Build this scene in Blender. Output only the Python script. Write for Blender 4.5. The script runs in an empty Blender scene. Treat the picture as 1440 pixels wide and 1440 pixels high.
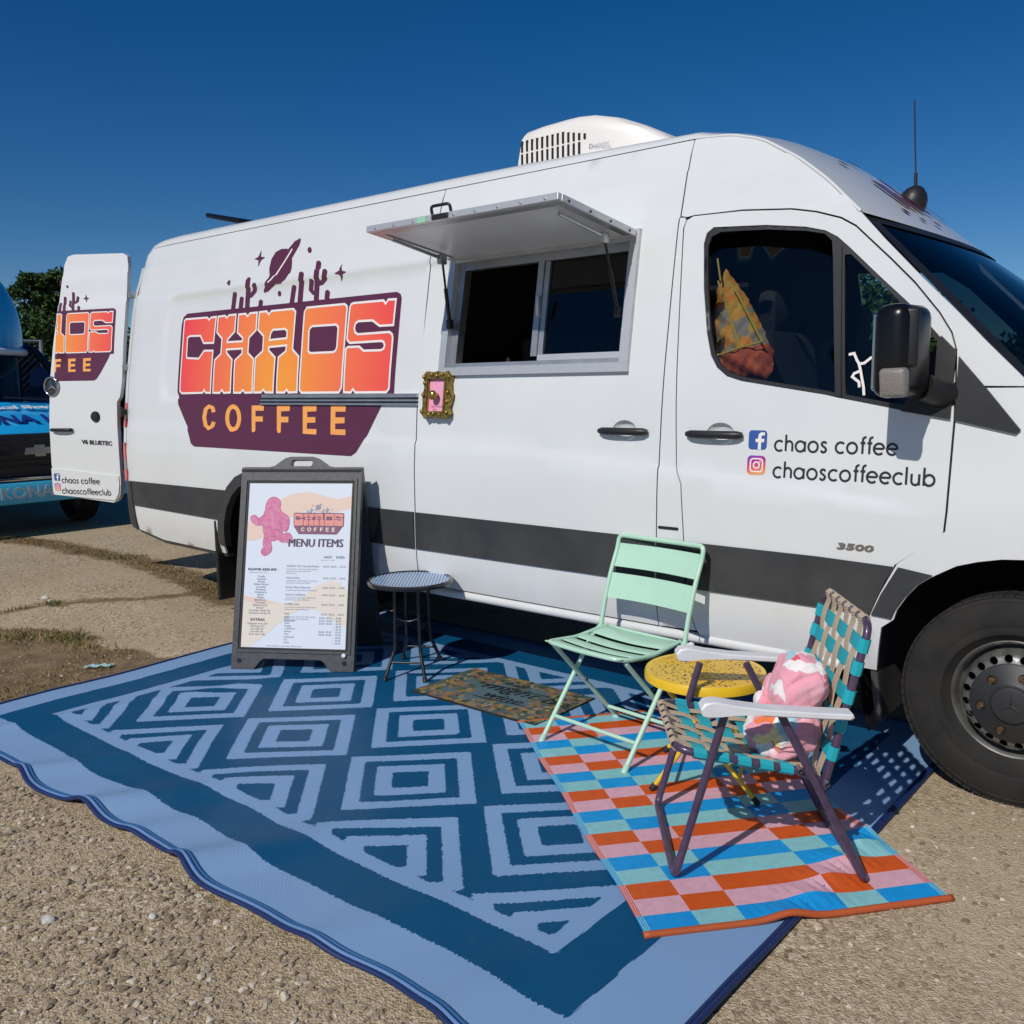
import bpy, bmesh, math, random
import numpy as np
from mathutils import Vector, Matrix
from mathutils.geometry import delaunay_2d_cdt

SC = bpy.context.scene
rng = random.Random(7)
npr = np.random.default_rng(11)

# ------------------------------------------------------------------ camera, sky, sun, exposure
YAW, PITCH, ROLL = -0.6948, -0.1331, -0.0109
cam_d = bpy.data.cameras.new("camera")
cam = bpy.data.objects.new("camera", cam_d)
SC.collection.objects.link(cam)
_f = Vector((math.sin(YAW)*math.cos(PITCH), math.cos(YAW)*math.cos(PITCH), math.sin(PITCH)))
_r0 = Vector((math.cos(YAW), -math.sin(YAW), 0)); _u0 = _r0.cross(_f)
_r = math.cos(ROLL)*_r0 + math.sin(ROLL)*_u0
_u = -math.sin(ROLL)*_r0 + math.cos(ROLL)*_u0
_m = Matrix(((_r.x, _u.x, -_f.x, 0.6573), (_r.y, _u.y, -_f.y, -3.5128), (_r.z, _u.z, -_f.z, 1.5099), (0, 0, 0, 1)))
cam.matrix_world = _m
cam_d.sensor_width = 36; cam_d.lens = 36*1297.6/1440
cam_d.clip_start = 0.05; cam_d.clip_end = 2000
SC.camera = cam

SUN = Vector((0.06, -0.76, 0.643)).normalized()      # towards the sun
world = bpy.data.worlds.new("World"); SC.world = world; world.use_nodes = True
wn = world.node_tree.nodes; wl = world.node_tree.links
wn.clear()
w_out = wn.new("ShaderNodeOutputWorld"); w_bg = wn.new("ShaderNodeBackground")
w_sky = wn.new("ShaderNodeTexSky"); w_hs = wn.new("ShaderNodeHueSaturation")
w_sky.sky_type = 'NISHITA'; w_sky.sun_disc = False
w_sky.sun_elevation = math.asin(SUN.z); w_sky.sun_rotation = math.atan2(SUN.x, SUN.y)
w_sky.altitude = 300; w_sky.air_density = 0.8; w_sky.dust_density = 0.25; w_sky.ozone_density = 3.5
w_hs.inputs['Saturation'].default_value = 1.37
w_hs.inputs['Value'].default_value = 0.74; w_hs.inputs['Hue'].default_value = 0.504
w_bg.inputs['Strength'].default_value = 0.085
wl.new(w_sky.outputs[0], w_hs.inputs['Color']); wl.new(w_hs.outputs[0], w_bg.inputs['Color']); wl.new(w_bg.outputs[0], w_out.inputs['Surface'])

sun_d = bpy.data.lights.new("sun", 'SUN'); sun_d.energy = 3.2; sun_d.angle = math.radians(0.53); sun_d.color = (1.0, 0.955, 0.89)
sun = bpy.data.objects.new("sun", sun_d); SC.collection.objects.link(sun)
sun.rotation_euler = (-SUN).to_track_quat('-Z', 'Y').to_euler()
SC.view_settings.view_transform = 'Standard'; SC.view_settings.look = 'None'
SC.view_settings.exposure = 0.0; SC.view_settings.gamma = 1.0; SC.view_settings.use_curve_mapping = False

# ------------------------------------------------------------------ helpers
OFF = {}
def thing(name, label, cat, loc=(0, 0, 0), group=None):
    o = bpy.data.objects.new(name, None); SC.collection.objects.link(o)
    o.empty_display_size = 0.1
    o.location = loc; o['label'] = label; o['category'] = cat
    if group: o['group'] = group
    OFF[o.name] = Vector(loc)
    return o
def tag(o, label=None, cat=None, kind=None, group=None):
    if label: o['label'] = label
    if cat: o['category'] = cat
    if kind: o['kind'] = kind
    if group: o['group'] = group
    return o
def obj(name, verts, faces, mats, parent=None, smooth=False, midx=None, auto=None):
    off = OFF[parent.name] if parent is not None else Vector((0, 0, 0))
    me = bpy.data.meshes.new(name)
    v = np.asarray([tuple(p) for p in verts], float).reshape(-1, 3) - np.array(off)
    me.from_pydata(v.tolist(), [], [tuple(int(i) for i in f) for f in faces])
    if not isinstance(mats, (list, tuple)): mats = [mats]
    for m in mats: me.materials.append(m)
    if midx is not None: me.polygons.foreach_set('material_index', np.asarray(midx, np.int32))
    if smooth: me.polygons.foreach_set('use_smooth', [True]*len(me.polygons))
    me.update()
    o = bpy.data.objects.new(name, me); SC.collection.objects.link(o)
    if parent is not None: o.parent = parent
    OFF[o.name] = off
    if auto is not None and smooth:
        me.set_sharp_from_angle(angle=math.radians(auto))
    return o
def from_bm(name, bm, mats, parent=None, smooth=False, auto=None):
    bm.verts.ensure_lookup_table(); bm.verts.index_update()
    vs = [v.co.copy() for v in bm.verts]; fs = [[v.index for v in f.verts] for f in bm.faces]; mi = [f.material_index for f in bm.faces]
    bm.free()
    return obj(name, vs, fs, mats, parent, smooth, mi, auto)
class MB:
    """collects pieces of one mesh"""
    def __init__(s): s.v = []; s.f = []; s.m = []
    def add(s, v, f, mi=0):
        n = len(s.v); s.v += [tuple(p) for p in v]; s.f += [tuple(i+n for i in q) for q in f]; s.m += [mi]*len(f); return s
    def build(s, name, mats, parent=None, smooth=False, auto=None): return obj(name, s.v, s.f, mats, parent, smooth, s.m, auto)
def box_g(c, size, R=None, bevel=0.0, seg=2):
    bm = bmesh.new(); bmesh.ops.create_cube(bm, size=1.0)
    for v in bm.verts: v.co = Vector((v.co.x*size[0], v.co.y*size[1], v.co.z*size[2]))
    if bevel > 0: bmesh.ops.bevel(bm, geom=bm.edges[:], offset=bevel, segments=seg, affect='EDGES', profile=0.5)
    R = R or Matrix.Identity(3); c = Vector(c)
    bm.verts.index_update()
    vs = [tuple(R @ v.co + c) for v in bm.verts]; fs = [[v.index for v in f.verts] for f in bm.faces]; bm.free()
    return vs, fs
def fillet_path(P, r, n=5):
    P = [Vector(p) for p in P]
    if r <= 0: return P
    out = [P[0]]
    for i in range(1, len(P)-1):
        a, b, c = P[i-1], P[i], P[i+1]
        d1 = (a-b); d2 = (c-b); l = min(r, d1.length*.48, d2.length*.48)
        p1 = b+d1.normalized()*l; p2 = b+d2.normalized()*l
        for k in range(n+1):
            t = k/n; out.append((1-t)**2*p1 + 2*t*(1-t)*b + t*t*p2)
    out.append(P[-1]); return out
def tube_g(P, r, seg=10, fillet=0.0, closed=False, caps=True, n=5):
    P = fillet_path(P, fillet, n) if not closed else [Vector(p) for p in P]
    N = len(P); vs = []; fs = []
    up = None
    for i in range(N):
        if closed: t = (P[(i+1) % N]-P[i-1]).normalized()
        else: t = (P[min(i+1, N-1)]-P[max(i-1, 0)]).normalized()
        if up is None:
            up = Vector((0, 0, 1)) if abs(t.z) < .9 else Vector((1, 0, 0))
        a = (up - t*up.dot(t)).normalized(); b = t.cross(a); up = a
        rr = r[i] if isinstance(r, (list, tuple)) else r
        for k in range(seg):
            an = 2*math.pi*k/seg; vs.append(P[i] + (a*math.cos(an)+b*math.sin(an))*rr)
    M = N if closed else N-1
    for i in range(M):
        for k in range(seg):
            fs.append((i*seg+k, i*seg+(k+1) % seg, ((i+1) % N)*seg+(k+1) % seg, ((i+1) % N)*seg+k))
    if caps and not closed:
        fs.append(tuple(range(seg-1, -1, -1))); fs.append(tuple((N-1)*seg+k for k in range(seg)))
    return vs, fs
def tube(name, P, r, mat, parent=None, seg=10, fillet=0.0, closed=False):
    v, f = tube_g(P, r, seg, fillet, closed); return obj(name, v, f, mat, parent, True, auto=50)
def lathe_g(prof, axis_o, axis, seg=32, xdir=None):
    """prof: list of (radius, along axis)"""
    axis = Vector(axis).normalized(); axis_o = Vector(axis_o)
    xd = Vector(xdir) if xdir else (Vector((0, 0, 1)) if abs(axis.z) < .9 else Vector((1, 0, 0)))
    xd = (xd-axis*xd.dot(axis)).normalized(); yd = axis.cross(xd)
    vs = []; fs = []; n = len(prof)
    for k in range(seg):
        an = 2*math.pi*k/seg; d = xd*math.cos(an)+yd*math.sin(an)
        for r, h in prof: vs.append(axis_o + d*r + axis*h)
    for k in range(seg):
        k2 = (k+1) % seg
        for i in range(n-1): fs.append((k*n+i, k2*n+i, k2*n+i+1, k*n+i+1))
    return vs, fs
def disc_g(c, axis, r, seg=24):
    v, f = lathe_g([(r, 0)], c, axis, seg); return v, [tuple(range(seg))]
def inside(p, poly):
    poly = np.asarray(poly, float); x, y = p[:, 0], p[:, 1]; c = np.zeros(len(p), bool); j = len(poly)-1
    for i in range(len(poly)):
        xi, yi = poly[i]; xj, yj = poly[j]
        if yi != yj:
            m = ((yi > y) != (yj > y)) & (x < (xj-xi)*(y-yi)/(yj-yi)+xi); c ^= m
        j = i
    return c
def resample(P, step, closed=True):
    out = []; n = len(P)
    for i in range(n if closed else n-1):
        a = np.array(P[i], float); b = np.array(P[(i+1) % n], float); L = np.linalg.norm(b-a); k = max(1, int(math.ceil(L/step)))
        for t in range(k): out.append(tuple(a+(b-a)*t/k))
    if not closed: out.append(tuple(P[-1]))
    return out
def seg_dist(p, segs):
    d = np.full(len(p), 1e9)
    for a, b in segs:
        a = np.array(a); ab = np.array(b)-a; L = (ab*ab).sum()
        if L < 1e-14: continue
        t = np.clip(((p-a)@ab)/L, 0, 1); q = p-(a+t[:, None]*ab); d = np.minimum(d, (q*q).sum(1))
    return np.sqrt(d)
def mesh2d(outer, holes=(), step=.08, lines=(), grid=True):
    loops = [resample(outer, step)]+[resample(h, step) for h in holes]
    pts = []; edges = []; segs = []
    for L in loops:
        n0 = len(pts); pts += L; k = len(L)
        edges += [(n0+i, n0+(i+1) % k) for i in range(k)]; segs += [(L[i], L[(i+1) % k]) for i in range(k)]
    _o = np.array(outer, float); _lo = _o.min(0)-step*1.1; _hi = _o.max(0)+step*1.1
    for L in lines:
        L = [p for p in resample(L, step, False) if _lo[0] <= p[0] <= _hi[0] and _lo[1] <= p[1] <= _hi[1]]
        if len(L) < 2: continue
        n0 = len(pts); pts += L
        edges += [(n0+i, n0+i+1) for i in range(len(L)-1)]; segs += [(L[i], L[i+1]) for i in range(len(L)-1)]
    if grid:
        o = np.array(outer); lo = o.min(0); hi = o.max(0)
        gx = np.arange(lo[0]+step*.5, hi[0], step); gy = np.arange(lo[1]+step*.5, hi[1], step)
        if len(gx) and len(gy):
            G = np.stack(np.meshgrid(gx, gy), -1).reshape(-1, 2); G = G[inside(G, outer)]
            for h in holes: G = G[~inside(G, h)]
            if len(G): G = G[seg_dist(G, segs) > step*.35]
            pts += [tuple(g) for g in G]
    r = delaunay_2d_cdt([Vector(p) for p in pts], edges, [], 0, 1e-6)
    V = np.array([tuple(v) for v in r[0]]); F = np.array([tuple(f) for f in r[2]])
    C = V[F].mean(1); ok = inside(C, outer)
    for h in holes: ok &= ~inside(C, h)
    F = F[ok]
    a = V[F[:, 0]]; b = V[F[:, 1]]; c = V[F[:, 2]]
    ar = (b[:, 0]-a[:, 0])*(c[:, 1]-a[:, 1])-(b[:, 1]-a[:, 1])*(c[:, 0]-a[:, 0])
    F = F[np.abs(ar) > 1e-10]; ar = ar[np.abs(ar) > 1e-10]
    F[ar < 0] = F[ar < 0][:, ::-1]
    used = np.unique(F); remap = -np.ones(len(V), int); remap[used] = np.arange(len(used))
    return V[used], remap[F]
def panel_g(outer, holes, mapf, step=.08, lines=(), depth=.014, d0=0.0, flip=False, grid=True, back=False):
    """sheet over a curved surface; mapf(u, v, d) with d = depth below the surface; edges turned in by depth"""
    V, F = mesh2d(outer, holes, step, lines, grid)
    top = mapf(V[:, 0], V[:, 1], d0)
    vs = [tuple(p) for p in top]; fs = [tuple(f) for f in F]
    if depth:
        cnt = {}
        for f in F:
            for i in range(3):
                e = (f[i], f[(i+1) % 3]); cnt[tuple(sorted(e))] = cnt.get(tuple(sorted(e)), [])+[e]
        be = [x[0] for x in cnt.values() if len(x) == 1]
        bv = sorted({i for e in be for i in e}); n0 = len(vs); ia = {b: n0+k for k, b in enumerate(bv)}; nb = len(bv)
        vs += [vs[b] for b in bv]
        low = mapf(V[bv, 0], V[bv, 1], d0+depth); vs += [tuple(p) for p in low]
        fs += [(ia[e[1]], ia[e[0]], ia[e[0]]+nb, ia[e[1]]+nb) for e in be]
        if back:
            n1 = len(vs); vs += [tuple(p) for p in mapf(V[:, 0], V[:, 1], d0+depth)]
            fs += [tuple(n1+i for i in f[::-1]) for f in F]
    if flip: fs = [f[::-1] for f in fs]
    return vs, fs
def panel(name, outer, holes, mapf, mat, parent, **k):
    v, f = panel_g(outer, holes, mapf, **k); return obj(name, v, f, mat, parent, True)
def ring_strip(P, w, step=.05, closed=True):
    """ribbon of width w along a closed or open polyline in 2-D"""
    P = np.array(resample(P, step, closed), float); n = len(P); L = []; R = []
    for i in range(n):
        if closed: a, b, c = P[i-1], P[i], P[(i+1) % n]
        else: a, b, c = P[max(i-1, 0)], P[i], P[min(i+1, n-1)]
        t1 = b-a; t2 = c-b
        if np.linalg.norm(t1) < 1e-9: t1 = t2
        if np.linalg.norm(t2) < 1e-9: t2 = t1
        t1 = t1/np.linalg.norm(t1); t2 = t2/np.linalg.norm(t2)
        n1 = np.array([-t1[1], t1[0]]); n2 = np.array([-t2[1], t2[0]]); m = n1+n2
        l = np.linalg.norm(m); m = n1 if l < 1e-6 else m/l
        s = w/2/max(.45, float(m@n1)); L.append(b+m*s); R.append(b-m*s)
    V = np.array(L+R); F = [(i, (i+1) % n, n+(i+1) % n, n+i) for i in range(n if closed else n-1)]
    return V, F
def ribbon_g(P, w, mapf, d0, step=.05, closed=True):
    V, F = ring_strip(P, w, step, closed); return [tuple(p) for p in mapf(V[:, 0], V[:, 1], d0)], [f[::-1] for f in F]
def text_g(s, size, M, extrude=0.0, align='LEFT', bold=0.0, shear=0.0, space=1.0, line=1.0, sx=1.0):
    cu = bpy.data.curves.new("lettering", 'FONT'); cu.body = s; cu.size = size; cu.extrude = extrude; cu.align_x = align
    cu.offset = bold; cu.shear = shear; cu.space_character = space; cu.space_line = line; cu.resolution_u = 2
    o = bpy.data.objects.new("lettering", cu); SC.collection.objects.link(o)
    me = bpy.data.meshes.new_from_object(o.evaluated_get(bpy.context.evaluated_depsgraph_get()))
    vs = [tuple(M @ Vector((v.co.x*sx, v.co.y, v.co.z))) for v in me.vertices]; fs = [tuple(p.vertices) for p in me.polygons]
    bpy.data.objects.remove(o); bpy.data.curves.remove(cu); bpy.data.meshes.remove(me)
    return vs, fs
def frame_M(o, x, y):
    x = Vector(x).normalized(); y = Vector(y).normalized(); z = x.cross(y)
    return Matrix(((x.x, y.x, z.x, o[0]), (x.y, y.y, z.y, o[1]), (x.z, y.z, z.z, o[2]), (0, 0, 0, 1)))
def sstep(t): t = np.clip(t, 0, 1); return t*t*(3-2*t)

# ------------------------------------------------------------------ materials
MATS = {}
def mat(name, col, rough=.5, metal=0.0, coat=0.0, spec=.5, var=0.0, vscale=6.0, bump=0.0, bscale=60.0, alpha=None, detail=4, col2=None, rvar=0.0):
    m = bpy.data.materials.new(name); m.use_nodes = True; nt = m.node_tree; b = nt.nodes['Principled BSDF']
    b.inputs['Base Color'].default_value = (*col, 1); b.inputs['Roughness'].default_value = rough; b.inputs['Metallic'].default_value = metal
    b.inputs['Coat Weight'].default_value = coat; b.inputs['Coat Roughness'].default_value = .08; b.inputs['Specular IOR Level'].default_value = spec
    tc = nt.nodes.new('ShaderNodeTexCoord')
    if var > 0 or col2:
        n = nt.nodes.new('ShaderNodeTexNoise'); n.inputs['Scale'].default_value = vscale; n.inputs['Detail'].default_value = detail
        nt.links.new(tc.outputs['Object'], n.inputs['Vector'])
        mr = nt.nodes.new('ShaderNodeMapRange'); mr.inputs['From Min'].default_value = .3; mr.inputs['From Max'].default_value = .7
        nt.links.new(n.outputs[0], mr.inputs[0])
        mx = nt.nodes.new('ShaderNodeMix'); mx.data_type = 'RGBA'
        a = col; c = col2 or tuple(x*(1-var) for x in col)
        mx.inputs['A'].default_value = (*a, 1); mx.inputs['B'].default_value = (*c, 1)
        nt.links.new(mr.outputs[0], mx.inputs['Factor']); nt.links.new(mx.outputs['Result'], b.inputs['Base Color'])
        if rvar:
            m2 = nt.nodes.new('ShaderNodeMapRange'); m2.inputs['To Min'].default_value = rough-rvar; m2.inputs['To Max'].default_value = rough+rvar
            nt.links.new(n.outputs[0], m2.inputs[0]); nt.links.new(m2.outputs[0], b.inputs['Roughness'])
    if bump > 0:
        n2 = nt.nodes.new('ShaderNodeTexNoise'); n2.inputs['Scale'].default_value = bscale; n2.inputs['Detail'].default_value = 5
        nt.links.new(tc.outputs['Object'], n2.inputs['Vector'])
        bp = nt.nodes.new('ShaderNodeBump'); bp.inputs['Strength'].default_value = bump; bp.inputs['Distance'].default_value = .01
        nt.links.new(n2.outputs[0], bp.inputs['Height']); nt.links.new(bp.outputs[0], b.inputs['Normal'])
    MATS[name] = m; return m
def glass_mat(name, tint, refl_rough=0.01, trans=.5):
    m = bpy.data.materials.new(name); m.use_nodes = True; nt = m.node_tree; nt.nodes.clear()
    out = nt.nodes.new('ShaderNodeOutputMaterial'); tr = nt.nodes.new('ShaderNodeBsdfTransparent'); gl = nt.nodes.new('ShaderNodeBsdfGlossy')
    fr = nt.nodes.new('ShaderNodeFresnel'); mx = nt.nodes.new('ShaderNodeMixShader')
    tr.inputs[0].default_value = (*[t*trans for t in tint], 1); gl.inputs['Roughness'].default_value = refl_rough; fr.inputs[0].default_value = 1.52
    nt.links.new(fr.outputs[0], mx.inputs[0]); nt.links.new(tr.outputs[0], mx.inputs[1]); nt.links.new(gl.outputs[0], mx.inputs[2]); nt.links.new(mx.outputs[0], out.inputs[0])
    return m
def N(m): return m.node_tree.nodes, m.node_tree.links
def dusty(m, col, dust):
    """road dust thrown up over the lowest part of the bodywork, broken up by noise"""
    n, l = N(m); b = n['Principled BSDF']; src = b.inputs['Base Color'].links[0].from_socket; g = n.new('ShaderNodeNewGeometry'); s = n.new('ShaderNodeSeparateXYZ'); l.new(g.outputs['Position'], s.inputs[0])
    mr = n.new('ShaderNodeMapRange'); mr.inputs['From Min'].default_value = 1.15; mr.inputs['From Max'].default_value = .40; mr.inputs['To Max'].default_value = .42; l.new(s.outputs['Z'], mr.inputs[0])
    nz = n.new('ShaderNodeTexNoise'); nz.inputs['Scale'].default_value = 3.2; nz.inputs['Detail'].default_value = 9; nz.inputs['Roughness'].default_value = .7; l.new(g.outputs['Position'], nz.inputs['Vector'])
    m2 = n.new('ShaderNodeMapRange'); m2.inputs['From Min'].default_value = .35; m2.inputs['From Max'].default_value = .75; l.new(nz.outputs[0], m2.inputs[0])
    mu = n.new('ShaderNodeMath'); mu.operation = 'MULTIPLY'; l.new(mr.outputs[0], mu.inputs[0]); l.new(m2.outputs[0], mu.inputs[1])
    mx = n.new('ShaderNodeMix'); mx.data_type = 'RGBA'; l.new(mu.outputs[0], mx.inputs['Factor']); l.new(src, mx.inputs['A']); mx.inputs['B'].default_value = (*dust, 1); l.new(mx.outputs['Result'], b.inputs['Base Color'])
    rr = n.new('ShaderNodeMapRange'); rr.inputs['To Min'].default_value = b.inputs['Roughness'].default_value; rr.inputs['To Max'].default_value = .75; l.new(mu.outputs[0], rr.inputs[0]); l.new(rr.outputs[0], b.inputs['Roughness'])

M_WHITE = mat('white_van_paint', (.735, .755, .755), .32, coat=.6, var=.05, vscale=2.2, bump=.012, bscale=3)
dusty(M_WHITE, None, (.60, .55, .46))
M_DUSTW = mat('dusty_white_paint', (.76, .76, .74), .42, coat=.3, col2=(.68, .66, .62), vscale=5)
M_STRIPE = mat('grey_rub_strip_plastic', (.036, .039, .043), .5, var=.25, vscale=4, bump=.05, bscale=300)
dusty(M_STRIPE, None, (.16, .14, .11))
M_BLACKP = mat('black_plastic', (.018, .018, .02), .45, var=.3, vscale=8, bump=.05, bscale=250)
M_GLOSSB = mat('glossy_black_plastic', (.005, .005, .006), .28, spec=.35)
M_RUBBER = mat('tyre_rubber', (.016, .016, .016), .8, spec=.3, col2=(.030, .027, .024), vscale=9, bump=.1, bscale=120)
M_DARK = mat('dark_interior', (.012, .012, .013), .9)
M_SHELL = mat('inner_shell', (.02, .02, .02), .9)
M_ALU = mat('aluminium', (.66, .67, .68), .42, metal=.55, var=.15, vscale=14, rvar=.12)
M_ALUD = mat('dull_aluminium', (.52, .53, .54), .45, metal=.9, var=.2, vscale=9)
M_STEEL = mat('silver_wheel_paint', (.30, .295, .28), .42, metal=.7, col2=(.17, .165, .155), vscale=12)
M_HUB = mat('wheel_centre_plastic', (.03, .031, .033), .5, var=.2, vscale=20, bump=.04, bscale=200)
M_BRASS = mat('rusty_wheel_nut', (.28, .17, .07), .5, metal=.7, col2=(.12, .06, .03), vscale=80)
M_PLUM = mat('plum_vinyl', (.105, .022, .058), .42)
M_WVINYL = mat('white_vinyl', (.85, .80, .77), .4)
M_OVINYL = mat('orange_vinyl', (.93, .40, .10), .42)
M_BLACKT = mat('charcoal_vinyl', (.02, .025, .03), .42)
M_CHROME = mat('chrome', (.55, .56, .58), .15, metal=1.0)
M_REDLENS = mat('red_lens', (.55, .014, .02), .15, coat=.6)
M_PINKLENS = mat('clear_lens', (.25, .225, .21), .2, coat=.4, bump=.4, bscale=160)
M_AMBER = mat('amber_lens', (.45, .2, .05), .2, coat=.5)
M_TINT = glass_mat('tinted_glass', (.80, .90, .97), .01, .75)
M_TINT2 = glass_mat('quarter_glass', (.72, .92, .90), .01, .8)
M_WSG = glass_mat('windshield_glass', (.55, .80, .95), .01, .13)
M_SASHG = glass_mat('dark_glass', (.35, .42, .6), .01, .35)
M_GOLD = mat('antique_gold', (.52, .36, .085), .36, metal=.75, col2=(.10, .07, .02), vscale=60, bump=.35, bscale=90)
M_PINKC = mat('pink_card', (.82, .36, .52), .5)
M_BRASSK = mat('brass_knob', (.50, .38, .12), .25, metal=.9)
M_MINT = mat('mint_green_paint', (.48, .74, .57), .34, coat=.3, var=.06, vscale=10)
M_YEL = mat('yellow_paint', (.88, .55, .02), .35, coat=.3, var=.08, vscale=20)
M_BLKMET = mat('gloss_black_metal', (.012, .012, .014), .22, coat=.4)
M_PURP = mat('plum_painted_tube', (.058, .032, .075), .35, coat=.35, col2=(.085, .055, .10), vscale=30)
M_ARM = mat('white_arm_plastic', (.74, .74, .76), .45, var=.06, vscale=20)
def web_mat(name, c1, c2):
    m = mat(name, c1, .6); n, l = N(m); b = n['Principled BSDF']; tc = n.new('ShaderNodeTexCoord'); w = n.new('ShaderNodeTexWave')
    w.inputs['Scale'].default_value = 90; w.bands_direction = 'DIAGONAL'; l.new(tc.outputs['Object'], w.inputs['Vector'])
    mx = n.new('ShaderNodeMix'); mx.data_type = 'RGBA'; mx.inputs['A'].default_value = (*c1, 1); mx.inputs['B'].default_value = (*c2, 1)
    l.new(w.outputs['Fac'], mx.inputs['Factor']); l.new(mx.outputs['Result'], b.inputs['Base Color'])
    bp = n.new('ShaderNodeBump'); bp.inputs['Strength'].default_value = .4; bp.inputs['Distance'].default_value = .002
    l.new(w.outputs['Fac'], bp.inputs['Height']); l.new(bp.outputs[0], b.inputs['Normal']); return m
M_TEAL = web_mat('teal_webbing', (.012, .44, .52), (.008, .35, .42))
M_BEIGE = web_mat('beige_webbing', (.66, .52, .37), (.46, .35, .24))
M_SIGN = mat('black_sign_plastic', (.045, .045, .047), .42, col2=(.075, .075, .077), vscale=40, bump=.12, bscale=160, coat=.1)
M_SIGND = mat('sign_rubber', (.012, .012, .013), .6)
M_POSTER = mat('poster_paper', (.76, .80, .86), .22, coat=.55)
M_PEACH = mat('peach_print', (.84, .64, .52), .22, coat=.55)
M_CREAM = mat('cream_print', (.82, .73, .61), .22, coat=.55)
M_PRINTP = mat('pink_print', (.62, .16, .30), .25, coat=.5, col2=(.75, .30, .42), vscale=50)
M_PRINTR = mat('red_print', (.72, .20, .17), .25, coat=.5, col2=(.80, .36, .22), vscale=14)
M_PRINTM = mat('mauve_print', (.26, .12, .17), .25, coat=.5)
M_INK = mat('ink', (.12, .115, .15), .3, coat=.4)
M_INK2 = mat('grey_ink', (.30, .31, .37), .3, coat=.4)
M_BAGM = mat('orange_bag_mesh', (.88, .24, .02), .7, col2=(.70, .42, .05), vscale=30, bump=.5, bscale=120)
M_BAGR = mat('rust_bag_cloth', (.72, .13, .03), .7, col2=(.45, .08, .03), vscale=30, bump=.3, bscale=60)
M_BAGY = mat('yellow_cord', (.60, .42, .06), .6)
M_BAGG = mat('grey_toy', (.30, .28, .27), .8, col2=(.42, .28, .12), vscale=12)
LETTERS = [[[[-5.347,2.007],[-5.332,2.017],[-5.063,2.014],[-5.033,1.996],[-5.016,2.011],[-4.952,2.013],[-4.956,1.838],[-5.078,1.841],[-5.124,1.893],[-5.259,1.897],[-5.286,1.886],[-5.28,1.763],[-5.27,1.745],[-5.122,1.737],[-5.064,1.789],[-4.956,1.786],[-4.947,1.502],[-5.008,1.504],[-5.026,1.524],[-5.044,1.503],[-5.304,1.501],[-5.331,1.516]],[]],[[[-4.929,2.012],[-4.85,2.014],[-4.824,1.998],[-4.805,2.014],[-4.722,2.015],[-4.718,1.903],[-4.793,1.853],[-4.795,1.836],[-4.622,1.835],[-4.621,1.858],[-4.686,1.895],[-4.691,2.013],[-4.613,2.013],[-4.586,1.994],[-4.567,2.013],[-4.484,2.014],[-4.48,1.9],[-4.551,1.855],[-4.549,1.758],[-4.479,1.715],[-4.469,1.502],[-4.547,1.501],[-4.577,1.52],[-4.595,1.501],[-4.675,1.502],[-4.689,1.713],[-4.615,1.754],[-4.615,1.788],[-4.796,1.788],[-4.79,1.765],[-4.721,1.719],[-4.713,1.504],[-4.79,1.501],[-4.813,1.522],[-4.837,1.501],[-4.917,1.503],[-4.925,1.722],[-4.857,1.762],[-4.859,1.862],[-4.926,1.907]],[]],[[[-4.46,2.014],[-4.384,2.015],[-4.356,1.993],[-4.334,2.014],[-4.108,2.013],[-4.083,1.995],[-4.08,1.764],[-4.012,1.718],[-4.003,1.502],[-4.087,1.5],[-4.108,1.519],[-4.127,1.5],[-4.209,1.501],[-4.218,1.719],[-4.146,1.755],[-4.144,1.791],[-4.327,1.787],[-4.322,1.764],[-4.252,1.72],[-4.246,1.501],[-4.325,1.502],[-4.351,1.521],[-4.373,1.502],[-4.451,1.502],[-4.46,1.723],[-4.388,1.764],[-4.392,1.859],[-4.458,1.902]],[[[-4.327,1.831],[-4.319,1.873],[-4.299,1.894],[-4.175,1.894],[-4.15,1.879],[-4.148,1.835]]]],[[[-3.976,2.012],[-3.624,2.011],[-3.599,1.997],[-3.596,1.984],[-3.587,1.526],[-3.608,1.498],[-3.959,1.498],[-3.98,1.516],[-3.994,1.987]],[[[-3.907,1.897],[-3.683,1.895],[-3.66,1.879],[-3.657,1.765],[-3.666,1.742],[-3.689,1.734],[-3.902,1.735],[-3.923,1.748],[-3.933,1.866],[-3.927,1.884]]]],[[[-3.545,2.011],[-3.287,2.009],[-3.267,1.99],[-3.247,2.011],[-3.185,2.009],[-3.187,1.867],[-3.3,1.868],[-3.364,1.902],[-3.482,1.904],[-3.508,1.894],[-3.516,1.867],[-3.505,1.841],[-3.48,1.829],[-3.214,1.83],[-3.191,1.816],[-3.183,1.796],[-3.18,1.517],[-3.2,1.497],[-3.462,1.497],[-3.484,1.517],[-3.501,1.497],[-3.564,1.499],[-3.575,1.749],[-3.56,1.759],[-3.459,1.758],[-3.417,1.733],[-3.271,1.731],[-3.249,1.74],[-3.244,1.759],[-3.255,1.777],[-3.278,1.783],[-3.544,1.782],[-3.568,1.8],[-3.573,1.813],[-3.572,1.987],[-3.563,2.005]],[]]]
PANEL_TOP = [[-5.366,1.51],[-5.383,1.984],[-5.369,2.033],[-5.322,2.056],[-3.187,2.05],[-3.155,2.036],[-3.143,2.014],[-3.14,1.468],[-5.345,1.483]]
PANEL_LOW = [[-5.345,1.485],[-5.334,1.426],[-5.2,1.258],[-5.151,1.156],[-5.113,1.137],[-3.465,1.133],[-3.421,1.156],[-3.348,1.242],[-3.225,1.423],[-3.19,1.491]]
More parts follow.
